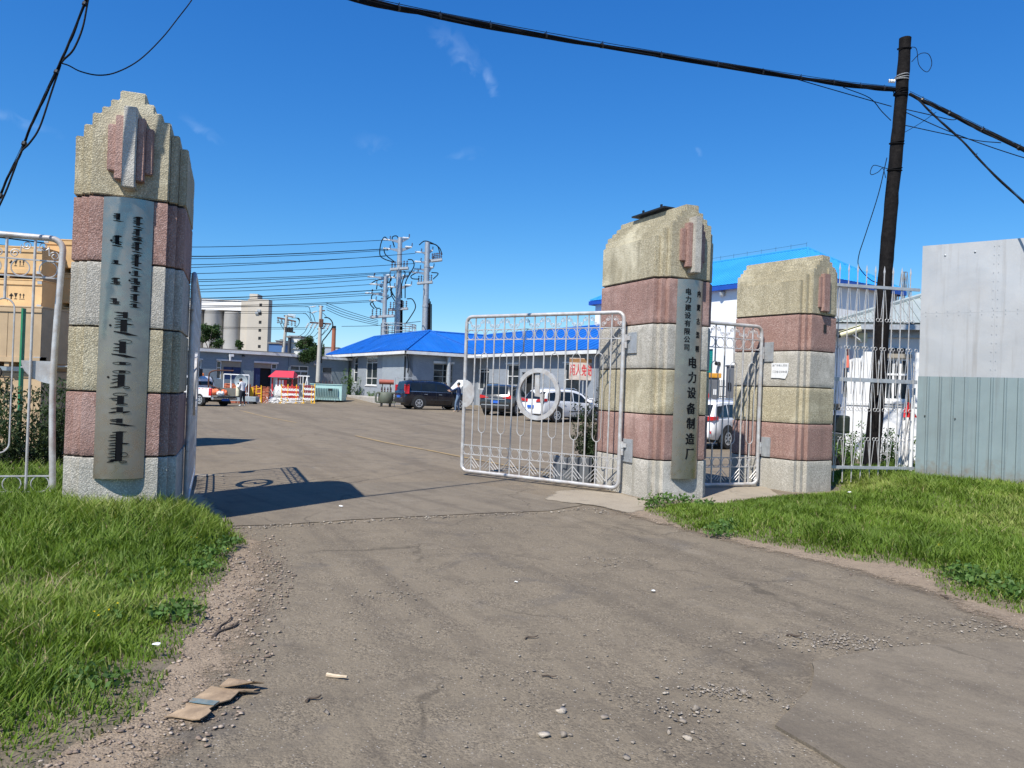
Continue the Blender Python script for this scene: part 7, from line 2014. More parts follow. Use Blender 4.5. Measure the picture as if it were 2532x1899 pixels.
# leaning wire gate frame
a = z7(1075, 745, 60); c = z7(1300, 745, 60); tz = z7(1075, 550, 60).z
LG = thing('wire_gate', 'leaning white pipe frame behind the two red barriers', 'frame', (a.x, 60, 0), 0)
w = c.x - a.x
for p0, p1 in (((0, 0, tz), (w, 0, tz)), ((0, 0, .6), (0, 0, tz)), ((w * .78, 0, tz), (w * 1.0, -.2, .3)), ((0, 0, 1.0), (w * .9, 0, 1.0)), ((0, 0, tz - .2), (w * .2, -.1, .9)), ((w * .45, 0, .6), (w * .45, 0, tz)), ((w * .8, 0, tz), (w * .55, 0, 1.0))): MB().tube([p0, p1], .035, 6).obj('pipe', WHITEP, LG)
DB = on(783, 58.8); mb = MB()
tag(MB().rbox(DB.x - .45, DB.x + .35, 58.6, 59.4, DB.z, DB.z + 1.0, .05).obj('waste_bin', M('dark_grey_plastic', (.09, .10, .11), .6), None), 'dark grey bin between the barrier and the mint transformer', 'bin')

# red and white notice on a post in front of the house
a = z6(Wall(on(1400, 46).xy, on(1500, 46).xy))
def z6y(x, y, Y): return at(1120 + x / 3.19, 720 + y / 3.19, Y)
q = z6y(1010, 700, 46.5); tl = z6y(920, 525, 46.5); brq = z6y(1102, 705, 46.5); w = brq.x - tl.x; hh = tl.z - brq.z
SG_ = thing('notice_board', 'rusty white notice board with red Chinese characters on a post', 'sign', ((tl.x + brq.x) / 2, 46.5, 0), 0)
RUSTW = M('rusty_white_board', (.70, .66, .60), .7, 0, .06, 1.5, 30, .1, .9, (.28, .13, .05))
MB().rbox(-w / 2, w / 2, 0, .04, brq.z, tl.z, .02).obj('board', RUSTW, SG_); MB().cyl((.15, .08, 0), (.15, .08, tl.z - .1), .05, n=8).obj('post', DULLSTEEL, SG_)
MB().box(-w / 2, w / 2, -.004, -.001, tl.z - hh * .2, tl.z - hh * .03).obj('rust_band', M('rust_stain', (.30, .15, .06), .85, 0, .4, 6, 30, .2), SG_)
for i, ch in enumerate('闲人免进'):
    v, f = glyphs(ch, .42, .008); mb = MB(); mb.add([(x * .80, -.006, y * 1.75) for x, y in v], f, T(-w * .36 + w * .245 * i, 0, brq.z + hh * .46)); mb.obj('character', REDP, SG_, fix=False)

# planter with a straggly bush by the middle pillar
q = on(1408, 15.25)
PT = thing('planter', 'grey sheet metal planter behind the open gate leaf', 'planter', (q.x, q.y, 0), R(20))
mb = MB().rbox(-.26, .36, -.26, .26, 0, .50, .02); mb.obj('box', M('planter_grey', (.16, .175, .19), .6, .1, .12, 3, 30, .1, .3, (.2, .18, .15)), PT)
MB().box(-.22, .32, -.22, .22, .502, .51).obj('soil', SOIL, PT)
BUSH = leafmat('bush_leaf', (.020, .042, .016), (.04, .072, .026), (.09, .125, .055), .3, 4)
bsh = thing('bush', 'straggly grey-green bush growing by the planter next to the middle pillar', 'bush', (q.x + .42, q.y + .15, 0), 0)
g = random.Random(12); mb = MB(); bl = []
for k in range(26):
    a_ = g.uniform(0, 6.28); l = g.uniform(.08, .50); hh = g.uniform(.9, 1.85) * (1.15 - l * .5)
    p3 = (l * math.cos(a_), l * math.sin(a_) * .6, hh)
    mb.tube([(p3[0] * .15, p3[1] * .15, 0), (p3[0] * .55, p3[1] * .55, hh * .55), p3], [.014, .009, .003], 5)
    for j in range(7):
        f = .15 + .85 * j / 6; bl.append(((p3[0] * f ** 1.2, p3[1] * f ** 1.2, hh * f), (.10 * (1.25 - f) + .03, .10 * (1.25 - f) + .03, .10)))
mb.obj('stems', BARK, bsh)
foliage('foliage', bl, 9000, .058, BUSH, bsh, 2.8, 12, .6)

# ------------------------------------------------------------------ things beyond the narrow gate and the spear fence
def zr(x, y, Y): return at(1720 + x / 5.53, 840 + y / 5.53, Y)
a = zr(118, 520, 36); c = zr(325, 520, 36); tz = zr(220, 520, 36).z; w = c.x - a.x
CBN = thing('switch_cabinet', 'grey steel switch cabinet with an orange top behind the white car', 'cabinet', (a.x, 36, 0), 0)
STEELD = M('cabinet_grey', (.14, .145, .155), .5, .1, .06, 2, 30, .05)
MB().rbox(0, w, 0, .8, 0, tz, .02).obj('body', STEELD, CBN); MB().rbox(-.05, w + .08, -.06, .86, tz + .002, tz + .22, .02).obj('top', M('orange_top', (.62, .29, .03), .5), CBN)
for k in range(2): MB().rbox(w * (.06 + .46 * k), w * (.48 + .46 * k), -.025, -.002, .15, tz - .1, .008).obj('door', STEELD, CBN)
MB().box(w * .16, w * .34, -.032, -.027, tz * .62, tz * .72).obj('red_label', REDP, CBN)
for k in range(2): MB().box(w * (.62 + .12 * k), w * (.70 + .12 * k), -.032, -.027, tz * .70, tz * .80).obj('white_label', WHITEP, CBN)
q = on(1803, 34); tz = zr(455, 370, 34).z
PB = thing('grey_gatepost', 'dark grey steel post with a box, left of the smallest pillar', 'post', (q.x, 34, 0), 0)
MB().rbox(-.18, .18, -.18, .18, 0, tz, .02).obj('post', STEELD, PB); MB().rbox(-.22, .22, -.22, .22, tz + .002, tz + .08, .02).obj('cap', STEELD, PB); MB().box(-.2, -.06, -.24, -.182, tz - 1.0, tz - .7).obj('box', BLACK, PB)
a = zr(325, 640, 35); c = zr(440, 640, 35)
IF_ = thing('low_railing', 'short black spike-topped railing between the cabinet and the grey post', 'fence', (a.x, 35, 0), 0)
for x in [i * (c.x - a.x) / 5 for i in range(6)]: MB().tube([(x, 0, 0), (x, 0, a.z + .3)], .015, 5).obj('bar', BLACK, IF_)
for z in (a.z, a.z - .45): MB().box(0, c.x - a.x, -.012, .012, z - .02, z + .02).obj('rail', BLACK, IF_)
# dark machine and cloth behind the spear fence
def zf(x, y, Y): return at(2050 + x / 5.927, 900 + y / 5.927, Y)
a = zf(75, 1000, 19.5); c = zf(335, 860, 19.5)
MC = thing('dark_machine', 'dark green machine half hidden behind the spear fence beside the smallest pillar', 'machine', (a.x, 19.5, 0), 0)
w = c.x - a.x; DG = M('dark_green_enamel', (.018, .026, .018), .6, 0, .2, 4, 30, .1)
MB().rbox(-.5, w * .7, 0, .9, .35, .95, .05).obj('body', DG, MC); MB().rbox(w * .45, w * .98, .05, .7, .96, 1.42, .06).obj('cowl', DG, MC); MB().rbox(-.5, w * .45, .1, .6, 1.55, 1.72, .04).obj('hood', TRIM, MC)
for x in (-.2, w * .5): MB().lathe([(.001, -.1), (.22, -.1), (.28, -.06), (.28, .06), (.22, .1), (.001, .1)], 16, T(x, -.06, .28), axis='y').obj('wheel', RUBBER, MC)
for x in (.0, w * .3): MB().tube([(x, .3, .9), (x, .3, 1.6)], .03, 6).obj('stanchion', TRIM, MC)
a = zf(1100, 560, 17.2)
FLG = thing('cloth_sheet', 'red and white cloth hanging at the left end of the hoarding', 'cloth', (a.x, 17.2, 0), 0)
def drape(z0, z1, mat, nm, x0, w0, w1):
    mb = MB(); n = 8; m_ = 6; vs = []
    for j in range(m_ + 1):
        for i in range(n + 1):
            f = j / m_; ww = w0 + (w1 - w0) * f
            vs.append((x0 + ww * i / n - .1 * f, .05 * math.sin(i * 1.7 + j * .6), z0 + (z1 - z0) * f))
    mb.add(vs, [(j * (n + 1) + i, j * (n + 1) + i + 1, (j + 1) * (n + 1) + i + 1, (j + 1) * (n + 1) + i) for j in range(m_) for i in range(n)]); return mb.obj(nm, mat, FLG, smooth=60)
zz1 = zf(1100, 560, 17.2).z; zz2 = zf(1100, 780, 17.2).z
drape(zz1, zz2, REDP, 'red_cloth', .08, .05, .30); drape(zz2 - .003, .25, WHITEBAG, 'white_cloth', -.02, .30, .34)
MB().tube([(.16, .06, 0), (.12, .06, zz1 + .3)], .02, 6).obj('stick', TWIG, FLG)
for i, (x, y, h_, r_) in enumerate(((330, 950, .9, .5), (460, 980, .8, .5), (800, 1000, 1.0, .6), (960, 1010, .9, .5), (1100, 1100, .8, .4))):
    q = zf(x, y, 19.0 - .2 * i); weeds('weed_clump.%03d' % (10 + i), ('leafy weeds below the dark machine behind the fence', 'weeds left of the wooden pole foot', 'tall weeds right of the wooden pole foot', 'weeds under the gatehouse window', 'weeds at the foot of the hanging cloth')[i], (q.x, q.y, 0), h_ * 1.2, r_, 500, 90 + i, None, .08)
tag(MB().rbox(-.35, .35, -.12, .12, 0, .22, .02).obj('loose_bricks', BRICKM[2]), 'low row of pinkish bricks on the ground under the gatehouse window', 'bricks').location = (zf(800, 1180, 18.5).x, 18.5, .02)

# ------------------------------------------------------------------ plywood crates on the left
PLY = [M('plywood_%d' % i, c_, .7, 0, .10, 2.2, 60, .15, .3, (.36, .24, .12)) for i, c_ in enumerate([(.62, .40, .185), (.66, .44, .215), (.56, .355, .16)])]
PLYD = M('weathered_plywood', (.46, .335, .20), .75, 0, .12, 2, 60, .15, .35, (.2, .14, .09))
STENCIL = M('stencil_ink', (.02, .015, .012), .8, 0, .3, 40, 60, 0)
def z3(x, y, Y): return at(x / 2.37, 560 + y / 2.37, Y)
def marks(parent, x, z, y, s=1.0):
    """this-way-up arrows and a glass, stencilled"""
    mb = MB()
    def fl(poly): mb.add([(x + a * s, y, z + b_ * s) for a, b_ in poly], [tuple(range(len(poly)))])
    fl([(-.02 - .12, 0), (.02 - .12, 0), (.02 - .12, .10), (-.02 - .12, .10)]); fl([(-.19, .08), (-.05, .08), (-.12, .17)])
    fl([(-.05, .17), (.05, .17), (.02, .07), (-.02, .07)]); fl([(-.008, .07), (.008, .07), (.008, .02), (-.008, .02)]); fl([(-.04, .0), (.04, .0), (.04, .02), (-.04, .02)])
    for dx in (.12, .21): fl([(dx - .012, .03), (dx + .012, .03), (dx + .012, .12), (dx - .012, .12)]); fl([(dx - .035, .11), (dx + .035, .11), (dx, .17)])
    fl([(.09, .0), (.24, .0), (.24, .015), (.09, .015)])
    mb.obj('stencil_marks', STENCIL, parent, fix=False)
def crate(name, label, x0, y0, x1, y1, Y, dp, k, mk=True, corners=True, rz=0.0):
    a = z3(x0, y1, Y); c = z3(x1, y0, Y); w = c.x - a.x; hh = c.z - a.z
    t = thing(name, label, 'crate', (a.x, Y, a.z), rz, 'plywood crates stacked on the left')
    m_ = PLY[k] if k < 3 else PLYD
    MB().rbox(0, w, 0, dp, .09, hh, .006).obj('box', m_, t)
    npan = max(2, int(w / 1.0))
    for i in range(npan): MB().box(w * i / npan + .006, w * (i + 1) / npan - .006, -.012, -.001, .10, hh - .01).obj('front_panel', m_, t)
    MB().rbox(-.01, w + .01, -.02, dp + .01, hh + .002, hh + .03, .005).obj('lid', m_, t)
    for x in (0.05, w * .5 - .05, w - .15): MB().box(x, x + .1, .0, dp, .0, .088).obj('skid', PLYD, t)
    for z0_, z1_ in ((.10, .20), (hh - .10, hh - .012)): MB().box(.0, w, -.034, -.0135, z0_, z1_).obj('batten', m_, t)
    if corners:
        for x in (0.0, w - .10):
            for z in (.10, hh - .07): MB().box(x, x + .10, -.040, -.0345, z, z + .06).obj('corner_clip', DULLSTEEL, t)
    if mk: marks(t, w * .62 if x1 < 300 else w * .55, hh * .38, -.0135, min(1.3, hh * 1.2))
    return t
CY = 16.5
rows_ = [(-60, 250, 120, 290), (-60, 250, 325, 485)]
crate('crate', 'top plywood crate of the left stack behind the narrow bent gate', -160, 128, 252, 292, CY + .6, 2, 0)
crate('crate.001', 'second plywood crate of the left stack, arrows stencilled on its front', -160, 320, 252, 487, CY + .6, 2, 1)
crate('crate.002', 'topmost plywood crate of the right stack beside the left pillar', 258, 92, 640, 262, CY + 1.4, 2, 2)
crate('crate.003', 'plywood crate second from the top of the right stack', 252, 288, 640, 468, CY + 1.4, 2, 0)
crate('crate.004', 'plywood crate third from the top of the right stack, a glass symbol on it', 250, 490, 640, 665, CY + 1.4, 2, 1)
crate('crate.005', 'plywood crate fourth from the top of the right stack, level with the latch rod', 248, 690, 640, 870, CY + 1.4, 2, 2)
crate('crate.006', 'plywood crate fifth from the top of the right stack, weeds in front', 246, 892, 640, 1072, CY + 1.4, 2, 0)
crate('crate.007', 'bottom plywood crate of the right stack, half hidden by weeds', 244, 1096, 640, 1300, CY + 1.4, 2, 1)
bc = crate('crate.008', 'large weathered crate with steel corners and a chain mark in front of the stacks', -160, 478, 250, 812, CY - .3, 1.0, 3, False, False)
w_, h_ = (bc.children[0].dimensions.x, bc.children[0].dimensions.z)
for x in (w_ - .14,): MB().box(x, x + .14, -.03, .2, .08, .22).box(x, x + .14, -.03, .2, h_ - .08, h_ + .09).box(x + .09, x + .14, -.03, .2, .2, h_ - .05).obj('steel_corner', DULLSTEEL, bc)
mb = MB()
for k in range(3): mb.tube([(w_ - .92 + .05 * (k % 2) + .07 * math.cos(2 * PI * i / 12), -.02, h_ * .66 - .20 * k + .10 * math.sin(2 * PI * i / 12)) for i in range(12)], .018, 4, closed=True)
mb.obj('chain_mark', STENCIL, bc)
crate('crate.009', 'weathered lower crate under the large steel-cornered crate, hidden by bushes', -160, 860, 246, 1290, CY - .1, 1.0, 3, False, False)
MB().box(0, .05, 0, 0.01, 0, 0)
tag(MB().box(z3(125, 480, 15.6).x, z3(136, 480, 15.6).x, 15.6, 15.7, .2, z3(130, 478, 15.6).z).obj('green_post', M('green_paint', (.02, .20, .09), .5), None), 'thin green post in front of the large weathered crate', 'post')
HERB = leafmat('weed_dark', (.020, .040, .014), (.045, .075, .025), (.10, .13, .05), .3, 3)
for i, (x, y, h_, r_, n_) in enumerate(((40, 1380, 1.5, .9, 2200), (170, 1390, 1.4, .8, 2000), (290, 1400, 1.6, .8, 2200), (-90, 1390, 1.3, .9, 1800))):
    q = on(x / 2.37, 12.6 + .3 * i)
    weeds('tall_weed', ('tall dark weeds in front of the weathered crates', 'tall weeds behind the hooped bar of the narrow gate', 'tallest weeds between the bent post and the left pillar', 'tall weeds at the far left edge behind the gate')[i], (q.x, q.y, 0), h_, r_, n_, 30 + i, HERB, .075)
# ------------------------------------------------------------------ tarred wooden pole on the right
TAR = M('tarred_wood', (.007, .006, .006), .85, 0, .5, 14, 50, .6, .4, (.035, .03, .027), kind='Object', bd=.01, spec=.15)
PB_ = on(2150, 17.6); PTOP = at(2238, 95, 17.6)
WP = thing('utility_pole', 'black tarred wooden utility pole leaning slightly behind the spear fence', 'utility pole', (PB_.x, PB_.y, 0), 0)
tv = PTOP - Vector((PB_.x, PB_.y, 0))
n = 40; pts = []; rs = []
for i in range(n + 1):
    f = i / n; p = tv * f + Vector((.02 * math.sin(f * 9), 0, 0)); pts.append(p); rs.append((.175 - .045 * f) * (1 + .05 * mnoise.noise(Vector((0, 0, f * 22)))))
mb = MB().tube(pts, rs, 18)
mb.v = [tuple(Vector(v) + Vector((mnoise.noise(Vector(v) * 9), mnoise.noise(Vector(v) * 9 + Vector((5, 0, 0))), 0)) * .012) for v in mb.v]
mb.obj('shaft', TAR, WP, smooth=70)
def pz(y):                       # point on the pole axis seen at image row y
    z = at(2220, y, 17.6).z; f = z / tv.z
    return Vector((PB_.x, PB_.y, 0)) + tv * f, (.175 - .045 * f)
for y, k in ((118, 1), (190, 3), (228, 4), (352, 2), (418, 2)):
    p, r = pz(y)
    for j in range(k):
        q = p - Vector((PB_.x, PB_.y, 0)) + Vector((0, 0, .035 * (j - k / 2)))
        MB().tube([(q.x + (r + .014) * math.cos(a), q.y + (r + .014) * math.sin(a), q.z + .03 * math.sin(a + j)) for a in [2 * PI * i / 16 for i in range(16)]], .012, 5, closed=True).obj('wire_band', DULLSTEEL if y == 190 else CABLE, WP)
p, r = pz(212); q = p - Vector((PB_.x, PB_.y, 0))
for dx in (-.30, -.24): MB().lathe([(.02, -.04), (.045, -.03), (.03, 0), (.045, .03), (.02, .04)], 8, T(q.x + dx, q.y - .1, q.z + .06) @ RY(PI / 2)).obj('insulator', WHITEP, WP)
def wire(name, label, pts, r, group=None, k=5, n=6, mat=CABLE, cat='cable'):
    t = MB().tube(smoothpts(pts, k), r, n).obj(name, mat, None, smooth=60)
    return tag(t, label, cat, group)
p0, _ = pz(112)
wire('loop_wire', 'thin wire loop curling off the top of the wooden pole', [at(2250, 116, 17.5), at(2266, 121, 17.5), at(2272, 160, 17.45), at(2292, 178, 17.4), at(2304, 158, 17.4), at(2296, 134, 17.4), at(2275, 133, 17.45), at(2254, 153, 17.5)], .008)
wire('loop_wire.001', 'thin wire loop hanging from the middle of the wooden pole on its left', [at(2197, 418, 17.4), at(2180, 413, 17.4), at(2160, 409, 17.4), at(2152, 425, 17.4), at(2156, 432, 17.4), at(2172, 425, 17.4), at(2183, 416, 17.4), at(2190, 440, 17.4)], .008)
wire('drop_wire', 'thin wire dropping from the wooden pole down to the fence', [at(2193, 390, 17.3), at(2172, 480, 17.2), at(2140, 580, 17.2), at(2124, 630, 17.2), at(2124, 660, 17.2), at(2150, 690, 17.3), at(2170, 700, 17.4)], .010)
# heavy bundle of cables across the sky
def bundle(name, label, pts, strands, spread, r, seed, ties=9, extra=None):
    t = thing(name, label, 'cable', (0, 0, 0)); g = random.Random(seed)
    base = smoothpts(pts, 10); n = len(base)
    for s in range(strands):
        ph = g.uniform(0, 6.28); tw = g.uniform(.3, .9); a = g.uniform(.35, 1) * spread; rr = r * g.uniform(.7, 1.25)
        path = []
        for i, p in enumerate(base):
            w = tw * i * .5 + ph
            path.append(p + Vector((0, math.cos(w) * a * .8, math.sin(w) * a + .3 * spread * mnoise.noise(Vector((i * .25, s * 3.1, 0))))))
        MB().tube(path, rr, 6).obj('strand', CABLE, t, smooth=60)
    for k in range(ties):
        i = int((k + .5) / ties * (n - 1)); p = base[i]; tg = (base[min(i + 1, n - 1)] - base[i - 1]).normalized()
        MB().tube([p - tg * .02, p + tg * .02], spread * .95 + r * .6, 8).obj('cable_tie', BLACK, t)
        MB().tube([p + Vector((0, 0, spread)), p + Vector((.02, 0, spread + .05))], .006, 4).obj('wire_end', CABLE, t)
    MB().tube([p + Vector((0, 0, spread * 1.5 + .01)) for p in base], r * .28, 5).obj('messenger_wire', CABLE, t)
    return t
pole_in = at(2214, 222, 17.5)
L0 = [at(-500, -330, 6.4), at(100, -190, 7.8), at(560, -80, 9.4), at(881, -2, 11.0), at(1145, 52, 12.4), at(1488, 113, 14.2), at(1832, 170, 16.0), at(2060, 205, 17.0), pole_in]
bundle('cable_bundle', 'thick bundle of black cables running across the sky to the wooden pole', L0, 8, .038, .021, 3, 20)
Rr = [at(2249, 232, 17.5), at(2330, 272, 17.0), at(2430, 322, 16.2), at(2545, 378, 15.2), at(2680, 440, 14.2)]
bundle('cable_bundle.001', 'thick bundle of black cables from the wooden pole to the right edge', Rr, 7, .036, .020, 5, 5)
bundle('cable_bundle.002', 'thinner pair of cables dropping from the wooden pole to the lower right edge', [at(2262, 238, 17.4), at(2312, 288, 16.8), at(2380, 350, 16.0), at(2450, 425, 15.2), at(2540, 508, 14.4), at(2640, 600, 13.6)], 3, .016, .014, 6, 3)
wire('overhead_wire', 'single wire slung just below the cable bundle left of the wooden pole', [at(1950, 190, 16.6), at(2060, 222, 17.1), at(2140, 245, 17.4), at(2204, 263, 17.5)], .011)
wire('overhead_wire.001', 'wire branching down from the bundle to the wooden pole', [at(2085, 216, 17.1), at(2150, 242, 17.4), at(2180, 275, 17.5), at(2203, 298, 17.5)], .010)
wire('overhead_wire.002', 'thin wire leaving the wooden pole to the right, under the bundle', [at(2238, 270, 17.5), at(2300, 284, 17.2), at(2352, 296, 17.0), at(2372, 292, 16.8)], .010)
wire('overhead_wire.003', 'thin wire running from the wooden pole towards the lower right', [at(2238, 277, 17.5), at(2340, 322, 17.0), at(2440, 360, 16.5), at(2545, 394, 16.0), at(2640, 420, 15.6)], .010)
wire('overhead_wire.004', 'lowest thin wire crossing behind the drop cables right of the wooden pole', [at(2234, 309, 17.5), at(2340, 332, 17.2), at(2420, 348, 17.0), at(2475, 353, 16.6)], .010)
wire('overhead_wire.005', 'short thin wire rising to the bundle right of the wooden pole', [at(2232, 330, 17.6), at(2275, 305, 17.5), at(2315, 277, 17.2)], .006)
# cables at the top left corner
lp = [at(240, -60, 9.6), at(212, 2, 9.5), at(180, 85, 9.3), at(150, 155, 9.2), at(112, 235, 9.0), at(75, 318, 8.9), at(50, 378, 8.8), at(20, 440, 8.7), at(-6, 500, 8.6), at(-60, 620, 8.4)]
bundle('cable_bundle.003', 'bundle of thin cables slanting down across the top left corner', lp, 3, .022, .0105, 9, 4)
wire('overhead_wire.006', 'slack cable bowing out to the right of the top left bundle', [at(225, -40, 9.55), at(216, 10, 9.5), at(204, 70, 9.4), at(182, 122, 9.3), at(158, 147, 9.22), at(150, 157, 9.2)], .012)
wire('overhead_wire.007', 'slack cable bowing right of the lower part of the top left bundle', [at(150, 160, 9.2), at(125, 235, 9.05), at(98, 315, 8.92), at(72, 355, 8.85), at(52, 376, 8.8), at(35, 420, 8.7), at(14, 475, 8.6), at(-12, 530, 8.5)], .011)
wire('overhead_wire.008', 'thin wire sagging in a wide loop from the top left cables to the upper edge', [at(151, 156, 9.2), at(170, 162, 9.25), at(200, 177, 9.4), at(245, 186, 9.6), at(290, 178, 9.9), at(345, 148, 10.2), at(400, 95, 10.5), at(440, 45, 10.8), at(478, -6, 11.1), at(520, -80, 11.5)], .0085)

# ------------------------------------------------------------------ steel power poles behind the blue roof
def zp(x, y, Y): return at(820 + x / 3.606, 560 + y / 3.606, Y)
PORC = M('grey_porcelain', (.62, .62, .60), .35, 0, .06, 6, 40, 0); BROWNP = M('brown_porcelain', (.06, .03, .03), .3)
def insul(mb, p, d, l=.5, r=.10, n=4):
    d = Vector(d).normalized(); p = Vector(p)
    for k in range(n):
        q = p + d * l * (k + .2) / n; mb.tube([q, q + d * l / n * .45], [r, r * .45], 7)
    mb.tube([p, p + d * l], r * .25, 5)
def steelpole(name, label, xt, yt, xb, Y, r0, r1, arms, boxes, cables, seed, platform=None):
    top = zp(xt, yt, Y); bot = zp(xb, 960, Y)
    f0 = (bot.z) / (top.z - bot.z)
    bx = bot.x - (top.x - bot.x) * f0
    t = thing(name, label, 'utility pole', (bx, Y, 0), 0, 'steel poles with cable terminals behind the blue roof')
    tv = Vector((top.x - bx, 0, top.z)); n = 12
    MB().tube([tv * (i / 6) for i in range(7)], [r0 + (r1 - r0) * i / 6 for i in range(7)], n).obj('shaft', STEELP, t, smooth=30)
    for k in range(3):
        q = tv * (.35 + .25 * k); rr = r0 + (r1 - r0) * (.35 + .25 * k)
        MB().tube([q - Vector((0, 0, .12)), q + Vector((0, 0, .12))], rr * 1.12, 12).obj('flange', STEELP, t)
    ends = []
    g = random.Random(seed)
    def L(x, y, dy=0.0): p = zp(x, y, Y + dy); return Vector((p.x - bx, dy, p.z))
    for (x0, x1, y) in arms:
        a = L(x0, y + 6, -.3); c_ = L(x1, y - 10, .3); mid = tv * (a.z / tv.z)
        mb = MB()
        for e_ in (a, c_):
            dirv = (e_ - mid); mb.add([mid + Vector((0, -.1, .12)), e_ + Vector((0, -.06, .06)), e_ + Vector((0, -.06, -.04)), mid + Vector((0, -.1, -.28)), mid + Vector((0, .1, .12)), e_ + Vector((0, .06, .06)), e_ + Vector((0, .06, -.04)), mid + Vector((0, .1, -.28))],
                                      [(0, 1, 2, 3), (7, 6, 5, 4), (0, 4, 5, 1), (3, 2, 6, 7), (1, 5, 6, 2)])
        mb.obj('crossarm', STEELP, t)
        for e_ in (a, c_):
            im = MB(); insul(im, e_, (-1, -.5, -.05), .75, .13, 5); im.obj('insulator', PORC, t); ends.append(Vector((bx, Y, 0)) + e_ + Vector((-.66, -.33, -.03)))
            im = MB(); insul(im, e_ + Vector((0, 0, .05)), (.1, 0, 1), .4, .10, 3); im.obj('insulator', BROWNP, t)
    for (x0, x1, y) in boxes:
        a = L(x0, y); c_ = L(x1, y - 12)
        mb = MB(); lo, hi = min(a.z, c_.z), max(a.z, c_.z)
        mb.add([a + Vector((0, -.35, 0)), c_ + Vector((0, -.35, 0)), c_ + Vector((0, .35, 0)), a + Vector((0, .35, 0)), a + Vector((0, -.35, -.22)), c_ + Vector((0, -.35, -.22)), c_ + Vector((0, .35, -.22)), a + Vector((0, .35, -.22))], [(0, 1, 2, 3), (7, 6, 5, 4), (0, 4, 5, 1), (1, 5, 6, 2), (2, 6, 7, 3), (3, 7, 4, 0)])
        mb.obj('terminal_shelf', DULLSTEEL, t)
        for k in range(6):
            q = a.lerp(c_, (k + .5) / 6); im = MB(); insul(im, q, (0, 0, 1), .75, .12, 4); im.obj('cable_terminal', BROWNP, t)
    for pts in cables: MB().tube(smoothpts([L(*p) for p in pts], 5), .055, 6).obj('jumper_cable', CABLE, t, smooth=60)
    for k in range(3):
        o_ = .26 + .16 * k; MB().tube([(r0 + o_ * .5, .1 * k, 0), tv * .62 + Vector((r1 + o_ * .3, .1 * k, 0))], .06, 6).obj('riser_cable', CABLE, t)
    return t, ends
SPA, EA = steelpole('steel_pole', 'shortest of the three steel poles behind the blue roof, left-hand one', 482, 445, 465, 80, .30, .20, [(380, 520, 445), (400, 500, 510), (360, 500, 590), (395, 500, 655)], [(345, 560, 800)],
                    [[(520, 430), (530, 480), (470, 520)], [(350, 510), (400, 480), (470, 470)], [(370, 600), (355, 640), (390, 720), (430, 730)], [(400, 560), (410, 520), (450, 545)], [(380, 660), (345, 690), (380, 735)], [(470, 660), (540, 610), (520, 560)]], 3)
SPB, EB = steelpole('steel_pole.001', 'tallest steel pole behind the blue roof, in the middle of the three', 612, 98, 582, 82, .40, .24, [(520, 690, 115), (520, 715, 195), (560, 690, 450), (560, 710, 535)], [(525, 685, 375), (510, 680, 735)],
                    [[(500, 115), (470, 95), (440, 150), (430, 250), (470, 290), (560, 320)], [(560, 185), (540, 100), (580, 85), (600, 120)], [(500, 210), (470, 190), (480, 250), (560, 315)], [(680, 295), (720, 300), (735, 350), (700, 420), (660, 500), (655, 640)], [(640, 395), (655, 420), (625, 520), (625, 640)], [(670, 645), (720, 650), (748, 720), (700, 810), (650, 880)], [(545, 530), (530, 600), (580, 690)], [(560, 440), (520, 480), (540, 590), (600, 680)]], 4)
SPC, EC = steelpole('steel_pole.002', 'right-hand steel pole behind the blue roof with black riser cables down its side', 855, 142, 830, 84, .42, .28, [(800, 900, 225), (795, 905, 310), (790, 910, 375), (770, 880, 405)], [(890, 985, 300), (765, 900, 500)],
                    [[(780, 165), (830, 130), (900, 150), (960, 190), (985, 250)], [(870, 150), (940, 170), (965, 240)], [(770, 405), (710, 440), (720, 465), (780, 470)], [(890, 410), (950, 420), (905, 470)]], 5)
for k in range(4): MB().tube([(.50 + .14 * k, -.1 * k, 0), (.42 + .14 * k + .8 * (SPC.children[0].dimensions.x - .7) * .62, -.1 * k, 11.6 - .3 * k)], .055, 6).obj('riser_cable', CABLE, SPC)
# railed platform between the two left steel poles
a = zp(425, 960, 80); c_ = zp(738, 960, 80); tz = zp(600, 868, 80).z; bz = a.z
PF = thing('railed_platform', 'round railed steel platform around the two left steel poles', 'platform', ((a.x + c_.x) / 2, 81, 0), 0)
rx = (c_.x - a.x) / 2
MB().lathe([(.001, bz - .12), (1, bz - .12), (1, bz), (.001, bz)], 24, Matrix.Diagonal((rx, 1.8, 1, 1))).obj('deck', DULLSTEEL, PF)
for z in (bz + .4, (bz + tz) / 2 + .3, tz): MB().tube([(rx * math.cos(2 * PI * i / 24), 1.8 * math.sin(2 * PI * i / 24), z) for i in range(24)], .045, 5, closed=True).obj('rail', DULLSTEEL, PF)
for i in range(12): a_ = 2 * PI * i / 12; MB().tube([(rx * math.cos(a_), 1.8 * math.sin(a_), bz), (rx * math.cos(a_), 1.8 * math.sin(a_), tz)], .045, 5).obj('rail_post', DULLSTEEL, PF)
for x in (-rx * .6, rx * .6): MB().tube([(x, 0, 0), (x, 0, bz)], .12, 8).obj('leg', DULLSTEEL, PF)
